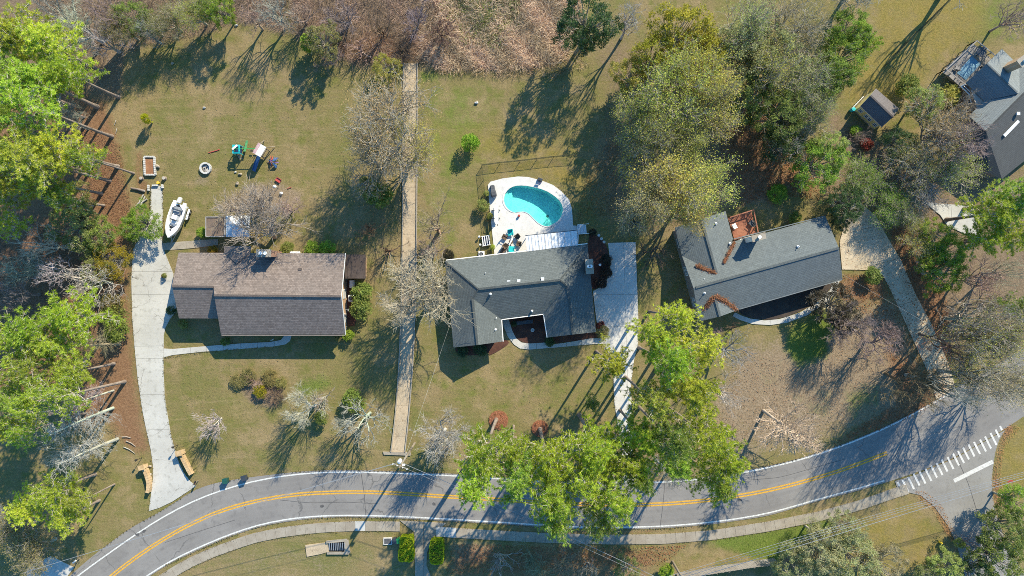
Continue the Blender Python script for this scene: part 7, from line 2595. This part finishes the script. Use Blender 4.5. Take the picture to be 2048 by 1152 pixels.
    ('shrub', 494, 754, 18, .9, 'oak_o', 'low ragged olive shrub at the back of the planting bed near its drive side'),
    ('shrub', 560, 766, 13, .9, 'oak_o', 'green bush at the flume side of the front planting bed'),
    ('vase', 515, 770, 22, 1.5, 'pnk', 'reddish twigged shrub in the middle of the planting bed'),
    ('vase', 562, 795, 18, 1.4, 'brn', 'brown twigged shrub at the lower flume side of the planting bed'),
    ('shrub', 540, 757, 17, .9, 'oak_o', 'olive bush at the upper edge of the front planting bed'),
    ('shrub', 520, 784, 14, 1.3, 'yel', 'yellow flowering bush in the front planting bed'),
    ('vase', 545, 788, 26, 1.8, 'brn', 'brown dead shrub in the front planting bed'),
    ('vase', 500, 760, 22, 1.6, 'brn', 'brown brushy shrub at the back of the planting bed'),
    ('shrub', 966, 411, 13, 2.2, 'bud_g', 'round yellow green shrub at the pool fence'),
    ('shrub', 973, 387, 6, 1.0, 'bud_g', 'small pale plant beside the covered grill'),
    ('shrub', 979, 432, 7, 1.0, 'bud_g', 'small pale plant inside the swing arch'),
    ('shrub', 985, 495, 6, 1.2, 'bud_o', 'small dry plant by the patio wall corner'),
    ('shrub', 1205, 663, 13, 1.2, 'oak_o', 'leafy rust tinted plant at the drive corner of the grey house'),
    ('shrub', 1200, 650, 9, .9, 'red', 'rust red plant beside the drive corner of the grey house'),
    ('shrub', 1213, 520, 12, 1.0, 'brz', 'dark hedge plant along the mulch bed nearest the stepping stones'),
    ('shrub', 1212, 545, 12, 1.0, 'brz', 'dark hedge plant along the mulch bed in its middle'),
    ('shrub', 1202, 566, 12, 1.0, 'brz', 'dark hedge plant at the house end of the mulch bed'),
    ('shrub', 1099, 682, 11, 1.0, 'oak_d', 'dark round bush at the courtyard path bend'),
    ('shrub', 1028, 648, 6, .8, 'oak_d', 'small dark plant in the courtyard beside the bench'),
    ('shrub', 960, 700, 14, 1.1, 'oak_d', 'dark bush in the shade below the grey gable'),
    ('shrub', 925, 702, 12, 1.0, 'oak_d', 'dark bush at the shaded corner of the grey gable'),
    ('shrub', 896, 510, 12, 1.2, 'brz', 'dark brown bush at the far corner of the grey house'),
    ('shrub', 1185, 465, 8, .8, 'brz', 'small brown plant in the mulch near the awning steps'),
    # woods beside the cracked drive
    ('oak', 283, 446, 36, 4.5, 'oak_b', 'bright green round bush hanging over the cracked drive', None, 'bush'),
    ('oak', 262, 458, 24, 4, 'oak_b', 'bright green bush on the straw side of the drive bush', None, 'bush'),
    ('oak', 150, 405, 36, 7, 'oak_o', 'olive evergreen under the upper pines'),
    ('oak', 150, 452, 48, 7, 'oak_o', 'broad olive evergreen between the grove and the drive bush'),
    ('oak', 198, 470, 34, 6, 'oak_g', 'green evergreen next to the yellow bush'),
    ('oak', 222, 522, 36, 5, 'yel', 'yellow green bush beside the cracked drive', None, 'bush'),
    ('oak', 190, 540, 30, 5, 'oak_o', 'olive bush under the white bare branches', None, 'bush'),
    ('shrub', 230, 635, 27, 3.2, 'oak_g', 'dark green hedge beside the cracked drive, bulging middle', 'hedge', 'hedge'),
    ('shrub', 232, 662, 24, 3.0, 'oak_g', 'dark green hedge beside the cracked drive, lower end', 'hedge', 'hedge'),
    ('shrub', 226, 605, 22, 3.0, 'oak_o', 'olive hedge beside the cracked drive, upper end', 'hedge', 'hedge'),
    ('bare', 82, 490, 56, 10, 'wht', 'white bare tree at the clearing of the dark woods'),
    ('bare', 40, 545, 48, 10, 'gry', 'grey bare tree at the frame edge of the dark woods'),
    ('bare', 178, 565, 54, 9, 'wht', 'white bare tree reaching over to the cracked drive'),
    ('bare', 110, 545, 46, 9, 'wht', 'white bare tree in the middle of the dark woods'),
    ('bare', 22, 590, 42, 10, 'prp', 'purple grey bare tree in the blue shade of the woods'),
    ('snag', 195, 690, 34, 8, 'tan', 'fallen looking brown trunk bristling with twigs', None, None, (240, 688)),
    ('snag', 165, 842, 36, 13, 'wht', 'dead white trunk leaning out, nearer the tall pine', None, None, (226, 816)),
    ('snag', 178, 902, 40, 13, 'wht', 'dead white trunk with wide twigs, lower one', None, None, (235, 878)),
    ('snag', 168, 800, 22, 13, 'wht', 'slim white dead trunk beside the pink pine trunk', None, None, (227, 781)),
    ('bare', 125, 905, 40, 9, 'wht', 'white bare twigs above the lower lawn'),
    ('bare', 120, 215, 34, 9, 'gry', 'grey bare tree between the leaning pine trunks'),
    ('bare', 140, 245, 32, 7, 'gry', 'grey bare brush under the long leaning trunk'),
    # wooded edge along the top
    ('dense', 150, 50, 58, 11, 'wht', 'white bare thicket tree beside the corner pines'),
    ('bare', 195, 78, 50, 9, 'wht', 'white bare thicket tree drooping towards the lawn'),
    ('bare', 95, 18, 42, 11, 'gry', 'grey bare tree at the frame top behind the corner pines'),
    ('bare', 215, 25, 46, 11, 'prp', 'purple grey bare tree at the frame top'),
    ('bud', 240, 55, 36, 8, 'oak_o', 'olive evergreen between the white thicket and the lawn shade'),
    ('oak', 262, 35, 32, 8, 'oak_g', 'green evergreen behind the pale forked branch'),
    ('bud', 295, 50, 36, 7, 'oak_o', 'olive evergreen beside the pale forked branch'),
    ('bud', 335, 40, 38, 7, 'oak_o', 'olive evergreen in the middle of the lawn shade edge'),
    ('bud', 388, 28, 36, 7, 'bud_o', 'yellowish olive evergreen casting the forked shadow'),
    ('oak', 440, 22, 28, 8, 'oak_b', 'bright green evergreen at the end of the wooded edge'),
    ('oak', 412, 18, 24, 7, 'oak_g', 'green evergreen next to the bright one at the frame top'),
    ('bare', 288, 62, 24, 8, 'wht', 'pale forked bare branch tree over the shaded lawn'),
    ('bare', 545, 20, 40, 10, 'gry', 'grey bare tree at the brown thicket corner'),
    ('bare', 498, 30, 34, 9, 'pnk', 'reddish bare tree by the far corner of the lawn'),
    ('vase', 600, 30, 44, 6, 'pnk', 'pinkish bare shrub in the brown thicket near the olive bush'),
    ('vase', 690, 30, 46, 6, 'prp', 'purple brown shrub in the middle of the brown thicket'),
    ('vase', 760, 55, 46, 6, 'brn', 'brown shrub above the flume head'),
    ('vase', 830, 40, 44, 6, 'prp', 'purple grey shrub where thicket meets reeds'),
    ('vase', 880, 60, 36, 5, 'brn', 'brown shrub in the reeds near the green patch'),
    ('vase', 720, 95, 38, 4, 'pnk', 'rust pink brush before the flume head'),
    ('vase', 660, 120, 30, 4, 'pnk', 'rust pink brush beside the olive bush'),
    ('vase', 800, 95, 34, 4, 'brn', 'brown brush at the top of the flume'),
    # along the lower edge
    ('bud', 22, 1068, 60, 9, 'oak_o', 'grey olive tree over the shaded lower drive'),
    ('bud', 66, 1102, 50, 8, 'oak_o', 'olive tree beside the lower drive'),
    ('vase', 1000, 1122, 42, 5, 'gry', 'grey bare shrub below the sidewalk nearer the clipped hedges'),
    ('vase', 1065, 1128, 46, 5, 'olv', 'olive bare shrub in the middle below the sidewalk'),
    ('vase', 1130, 1135, 44, 5, 'olv', 'olive bare shrub below the sidewalk nearer the leaning pole'),
    ('vase', 1180, 1140, 36, 5, 'gry', 'grey bare shrub beside the overhead wires'),
    ('oak', 1255, 1138, 26, 5, 'oak_o', 'olive bush below the sidewalk pine shadows'),
    ('shrub', 1332, 1142, 15, 1.5, 'oak_b', 'fresh green bush at the foot of the leaning pole'),
    ('oak', 1690, 1060, 36, 8, 'oak_s', 'sage evergreen nearest the sidewalk under the wires'),
    ('oak', 1640, 1105, 46, 9, 'oak_s', 'sage evergreen beside the boardwalk'),
    ('oak', 1705, 1115, 50, 9, 'oak_s', 'broad sage evergreen in the middle of the lower trees'),
    ('oak', 1590, 1135, 40, 8, 'oak_s', 'sage evergreen over the end of the boardwalk'),
    ('oak', 1768, 1135, 44, 8, 'oak_s', 'sage evergreen next to the golden verge'),
    ('sparse', 1640, 1075, 32, 8, 'bud_g', 'thin grey tree over the lush verge'),
    ('oak', 2010, 1060, 46, 9, 'oak_g', 'green evergreen over the side road'),
    ('oak', 2035, 1005, 34, 8, 'oak_b', 'fresh green evergreen at the frame edge of the grass island'),
    ('oak', 2000, 1120, 46, 9, 'oak_g', 'green evergreen in the lower corner by the side road'),
    ('oak', 1955, 1145, 34, 7, 'oak_d', 'dark evergreen at the lower frame edge by the side road'),
    ('oak', 1895, 1135, 34, 6, 'bud_g', 'yellow green evergreen below the hydrant'),
    ('oak', 1860, 1148, 26, 5, 'oak_o', 'olive evergreen at the lower frame edge below the hydrant'),
    ('bare', 1945, 1092, 26, 5, 'prp', 'purple grey bare shrub at the side road edge'),
    ('shrub', 1918, 1085, 10, 2.4, 'bud_g', 'frosted green bush at the side road edge'),
    # just outside the frame, their shadows reach in
    ('bare', 1962, -62, 80, 15, 'gry', 'grey bare tree beyond the golden lawn at the frame top'),
    ('bare', 1740, -50, 60, 12, 'gry', 'grey bare tree at the frame top beyond the bright evergreens'),
    ('bare', 2040, 30, 40, 10, 'pnk', 'reddish bare tree behind the charcoal house chimney'),
]
for row in TREES:
    kind, cx, cy, R, Ht, colr, lb = row[:7]
    ex = row[7:]
    nm = ct = bs = None
    if len(ex) == 1:
        if isinstance(ex[0], tuple): bs = ex[0]
    elif len(ex) == 2:
        nm, ct = ex
    elif len(ex) == 3:
        nm, ct, bs = ex
    plant(kind, cx, cy, R, Ht, colr, lb, nm, ct, bs)


# clipped box hedges by the lower drive
def clipped_hedge(label, x0, y0, x1, y1, h, colr, seed):
    a, b = P(x0, y0), P(x1, y1)
    lo = Vector((min(a.x, b.x), min(a.y, b.y))); hi = Vector((max(a.x, b.x), max(a.y, b.y)))
    c = (lo + hi) / 2
    t = thing('clipped_hedge', label, 'hedge', (c.x, c.y, 0), 'clipped hedges')
    r = np.random.default_rng(seed)
    n = 3600
    hw = (hi - lo) / 2
    u = r.uniform(-1, 1, (n, 3)); k = r.integers(0, 5, n)
    p = u.copy()
    p[k == 0, 2] = 1; p[k == 1, 0] = 1; p[k == 2, 0] = -1; p[k == 3, 1] = 1; p[k == 4, 1] = -1
    # rounded corners
    q = np.sign(p) * np.abs(p) ** 1.0
    rad = (np.abs(q[:, 0]) ** 5 + np.abs(q[:, 1]) ** 5) ** .2
    q[:, :2] /= np.maximum(rad, 1)[:, None]
    pos_ = np.c_[q[:, 0] * hw.x, q[:, 1] * hw.y, (q[:, 2] * .5 + .5) * h] + r.normal(0, .04, (n, 3))
    V, F, v = quads(pos_, r, .085, v=np.full(n, .5), aspect=.6)
    o = link('foliage', np_mesh('hedge_foliage', [(V, F, 0, v)], [M['leaf']]), (0, 0, 0), t)
    o.color = (*C_[colr], 1)
    pts = [(c.x + hw.x * .93 * np.sign(math.cos(a)) * abs(math.cos(a)) ** .4, c.y + hw.y * .93 * np.sign(math.sin(a)) * abs(math.sin(a)) ** .4) for a in np.arange(0, 6.28, .39)]
    core = MB().prism(pts, 0, h * .93).build('core', M['hedge_core'], t)


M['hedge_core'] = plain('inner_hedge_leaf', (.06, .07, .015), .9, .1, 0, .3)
clipped_hedge('clipped yellow green box hedge beside the bins, upper block', 803, 1068, 828, 1092, 1.5, 'bud_hedge' if 'bud_hedge' in C_ else 'lime', 91)
clipped_hedge('clipped yellow green box hedge beside the lower drive, rounded lower block', 800, 1091, 829, 1116, 1.5, 'lime', 92)
clipped_hedge('clipped yellow green box hedge on the woods side of the lower drive', 862, 1074, 888, 1121, 1.5, 'lime', 93)


# thicket, reeds and leaf litter that nobody could count
def in_poly(pts, poly):
    x, y = pts[:, 0], pts[:, 1]
    ins = np.zeros(len(pts), bool)
    for i in range(len(poly)):
        x0, y0 = poly[i]; x1, y1 = poly[(i + 1) % len(poly)]
        ins ^= ((y0 > y) != (y1 > y)) & (x < (x1 - x0) * (y - y0) / (y1 - y0 + 1e-12) + x0)
    return ins


def scatter(poly, n, seed):
    r = np.random.default_rng(seed)
    a = np.array(poly)
    p = r.uniform(a.min(0), a.max(0), (int(n * 2.5), 2))
    p = p[in_poly(p, poly)][:n]
    return np.c_[(p[:, 0] - 1024) / S, -(p[:, 1] - 576) / S], r


def stems(name, poly, n, seed, L, w, colr, lean=.8, patch=.35):
    c, r = scatter(poly, n, seed)
    n = len(c)
    # tufts lie over in patches
    dirn = np.sin(c[:, 0] * patch + 1.3 * np.sin(c[:, 1] * patch)) * 3 + r.normal(0, 1.1, n)
    ln = L * (.5 + r.random(n))
    el = r.uniform(.25, 1.2, n) / lean
    el = np.clip(el, .1, 1.45)
    d = np.c_[np.cos(dirn) * np.cos(el), np.sin(dirn) * np.cos(el), np.sin(el)]
    b = np.c_[c, np.zeros(n)]
    m = b + d * ln[:, None] * .55
    d2 = d.copy(); d2[:, 2] -= .55; d2 /= np.linalg.norm(d2, axis=1)[:, None]
    e = m + d2 * ln[:, None] * .5
    e[:, 2] = np.maximum(e[:, 2], .05)
    s = np.cross(d, unit(r, n)); s /= np.linalg.norm(s, axis=1)[:, None]
    s *= w
    V = np.stack([b - s, b + s, m + s * .8, m - s * .8, e], 1).reshape(-1, 3)
    k = np.arange(n)[:, None] * 5
    F4 = k + np.array([[0, 1, 2, 3]]); F3 = k + np.array([[3, 2, 4]])
    v = np.repeat(np.clip(.5 + .3 * np.sin(c[:, 0] * .9 + c[:, 1] * .7) + r.normal(0, .2, n), 0, 1), 5)
    me = np_mesh(name, [(V, F4, 0, v)], [M['stem']])
    # tips share the same vertices: add as a second copy of the mesh data
    me2 = np_mesh(name, [(V, F4, 0, v), (V.copy(), F3, 0, v)], [M['stem']])
    bpy.data.meshes.remove(me)
    o = link(name, me2)
    o.color = (*colr, 1)
    o['kind'] = 'stuff'
    return o


REED = [(850, -60), (1165, -60), (1160, 60), (1130, 120), (1075, 136), (1000, 142), (880, 138), (838, 122), (850, 60)]
stems('dry_reeds', REED, 22000, 5, 1.2, .022, (.56, .44, .30), 1.0, .7)
stems('ragged_reeds', [(840, 110), (900, 130), (1000, 134), (1080, 128), (1150, 100), (1180, 130), (1100, 158), (980, 154), (850, 146)], 1500, 16, .8, .018, (.44, .33, .20), 1.0, .7)
stems('red_scrub', REED, 1500, 17, 1.1, .016, (.30, .18, .13), .9, .9)
stems('green_scrub', [(900, -60), (1060, -60), (1040, 50), (1000, 95), (930, 90), (880, 20)], 3200, 15, .7, .03, (.20, .29, .06), .9, .9)
stems('bramble_thicket', [(480, -60), (880, -60), (880, 100), (850, 128), (720, 132), (640, 108), (590, 70), (540, 52), (480, 40)], 11000, 6, 1.3, .018, (.33, .24, .175), .9)
stems('woodland_undergrowth', [(-60, 430), (60, 440), (150, 480), (205, 540), (205, 620), (60, 660), (-60, 660)], 5000, 8, .8, .016, (.22, .15, .11), 1.0)
stems('tall_green_grass', [(912, -40), (1010, -40), (1000, 35), (965, 62), (930, 30)], 2600, 9, .6, .02, (.14, .24, .03), .8)
stems('roadside_grass', [(1405, 1078), (1540, 1056), (1690, 1028), (1640, 1080), (1560, 1120), (1480, 1108)], 3200, 10, .2, .010, (.17, .23, .05), .8)
stems('path_side_grass', [(1578, 652), (1650, 612), (1678, 640), (1650, 715), (1600, 738), (1568, 700)], 1800, 12, .2, .010, (.14, .21, .04), .8)
stems('edge_undergrowth', [(220, 70), (300, 90), (380, 75), (480, 42), (480, -60), (60, -60), (100, 100), (200, 150)], 7000, 13, 1.0, .016, (.23, .17, .12), 1.0)
stems('lawn_weeds', [(590, 772), (612, 752), (650, 746), (666, 768), (640, 792), (600, 798)], 1200, 14, .16, .009, (.20, .24, .08), .8)


def litter(name, poly, n, seed, size, colr):
    c, r = scatter(poly, n, seed)
    V, F, v = quads(np.c_[c, r.uniform(.03, .10, len(c))], r, size, flat=.25, up=1.2)
    o = link(name, np_mesh(name, [(V, F, 0, v)], [M['leaf']]))
    o.color = (*colr, 1)
    o['kind'] = 'stuff'


litter('fallen_leaves', [(1770, 440), (1840, 470), (1880, 540), (1900, 640), (1905, 740), (1885, 800), (1770, 858), (1660, 892), (1720, 850), (1790, 810), (1800, 760), (1750, 640), (1670, 590), (1690, 545), (1768, 555), (1830, 640)], 7000, 21, .085, (.30, .145, .055))
litter('kerb_leaves', [(1826, 980), (1852, 982), (1884, 1010), (1918, 1080), (1900, 1086), (1868, 1024), (1838, 1000)], 900, 22, .07, (.48, .28, .11))
litter('island_leaves', [(2025, 845), (2006, 857), (1982, 950), (1986, 1022), (2012, 1012), (2002, 950), (2010, 895), (2040, 856)], 900, 23, .07, (.48, .28, .11))
litter('yard_leaves', [(1460, 180), (1560, 210), (1640, 330), (1640, 400), (1540, 390), (1470, 420), (1440, 300)], 6000, 24, .09, (.30, .155, .065))
litter('lawn_leaves', [(1230, 430), (1240, 250), (1180, 330), (1150, 440)], 1500, 25, .08, (.30, .19, .07))
litter('grove_straw', [(160, 240), (240, 290), (262, 400), (265, 480), (200, 420), (150, 330)], 5000, 26, .06, (.27, .145, .075))
litter('front_yard_leaves', [(1480, 690), (1600, 740), (1720, 620), (1790, 610), (1860, 760), (1850, 830), (1560, 900), (1420, 860)], 5000, 27, .075, (.33, .22, .13))
litter('verge_straw', [(905, 1088), (1240, 1093), (1380, 1090), (1320, 1130), (890, 1150)], 3500, 28, .09, (.33, .17, .08))


# straw mounded round the two ringed pines
for i, (px, py, rr_) in enumerate(((997, 840, 19), (1080, 857, 16.5))):
    r = np.random.default_rng(60 + i)
    n = 2600
    a_, q_ = r.uniform(0, 6.283, n), np.sqrt(r.random(n))
    c0 = P(px, py)
    pts = np.c_[c0.x + q_ * rr_ / S * np.cos(a_), c0.y + q_ * rr_ / S * np.sin(a_), .08 + .30 * (1 - q_ ** 2)]
    V, F, v = quads(pts, r, .12, flat=.3, up=1.0, aspect=.22)
    o = link('straw_mound', np_mesh('straw_mound', [(V, F, 0, v)], [M['leaf']]))
    o.color = (.46, .235, .125, 1)
    o['kind'] = 'stuff'


# grass creeping over the edges of the paving
def edge_tufts(name, lines, n, seed, colr, size=.09, spread=2.2):
    r = np.random.default_rng(seed)
    cs = []
    for ln in lines:
        a = resample(ln, 200)
        k = r.integers(0, 199, n)
        # patchy: thick in places, thin elsewhere
        k = k[(np.sin(k * .35 + seed) + np.sin(k * .11) + r.normal(0, .6, n)) > -.3]
        p = a[k] + r.normal(0, spread * .5, (len(k), 2))
        cs.append(np.c_[(p[:, 0] - 1024) / S, -(p[:, 1] - 576) / S, r.uniform(.06, .13, len(k))])
    c = np.concatenate(cs)
    V, F, v = quads(c, r, size, flat=.6, up=.6, aspect=.3)
    o = link(name, np_mesh(name, [(V, F, 0, v)], [M['leaf']]))
    o.color = (*colr, 1)
    o['kind'] = 'stuff'


edge_tufts('edge_grass', [L_, R_, [(300, 430), (266, 500), (263, 560), (265, 640), (270, 700), (276, 760), (285, 820), (295, 870), (302, 900), (306, 940), (298, 1022)],
    [(327, 715), (329, 790), (335, 830), (342, 870), (350, 900), (368, 945), (392, 972)], [(326, 372), (326, 440), (324, 480)], [(302, 372), (301, 420)],
    [(1277, 650), (1276, 690), (1268, 720), (1262, 770), (1264, 850), (1268, 930)], [(1226, 720), (1228, 800), (1238, 870), (1245, 920)], [(330, 715), (400, 704), (480, 698), (545, 693)]], 420, 31, (.21, .185, .07))
edge_tufts('verge_grass', [TOP[2:20], BOT[2:16]], 1500, 32, (.20, .17, .075), .10, 2.0)
edge_tufts('sidewalk_grass', [[tuple(q + np.array((0, 10.5))) for q in wl[::20]], [tuple(q - np.array((0, 10.5))) for q in wl[::20]], [tuple(q + np.array((0, 10.5))) for q in wr[::20]], [tuple(q - np.array((0, 10.5))) for q in wr[::20]]], 700, 33, (.20, .165, .075), .08, 1.8)
litter('drive_leaves', [(1700, 420), (1749, 434), (1774, 474), (1802, 521), (1831, 589), (1861, 645), (1886, 702), (1900, 770), (1872, 790), (1819, 664), (1766, 551), (1684, 539), (1679, 484)], 2200, 41, .075, (.33, .19, .09))
litter('lawn_debris', [(240, 60), (640, 60), (800, 150), (800, 480), (420, 480), (340, 420), (250, 250)], 2600, 42, .06, (.34, .25, .13))
litter('front_lawn_debris', [(340, 720), (780, 720), (1220, 720), (1220, 860), (900, 930), (400, 950)], 2600, 43, .06, (.34, .25, .13))
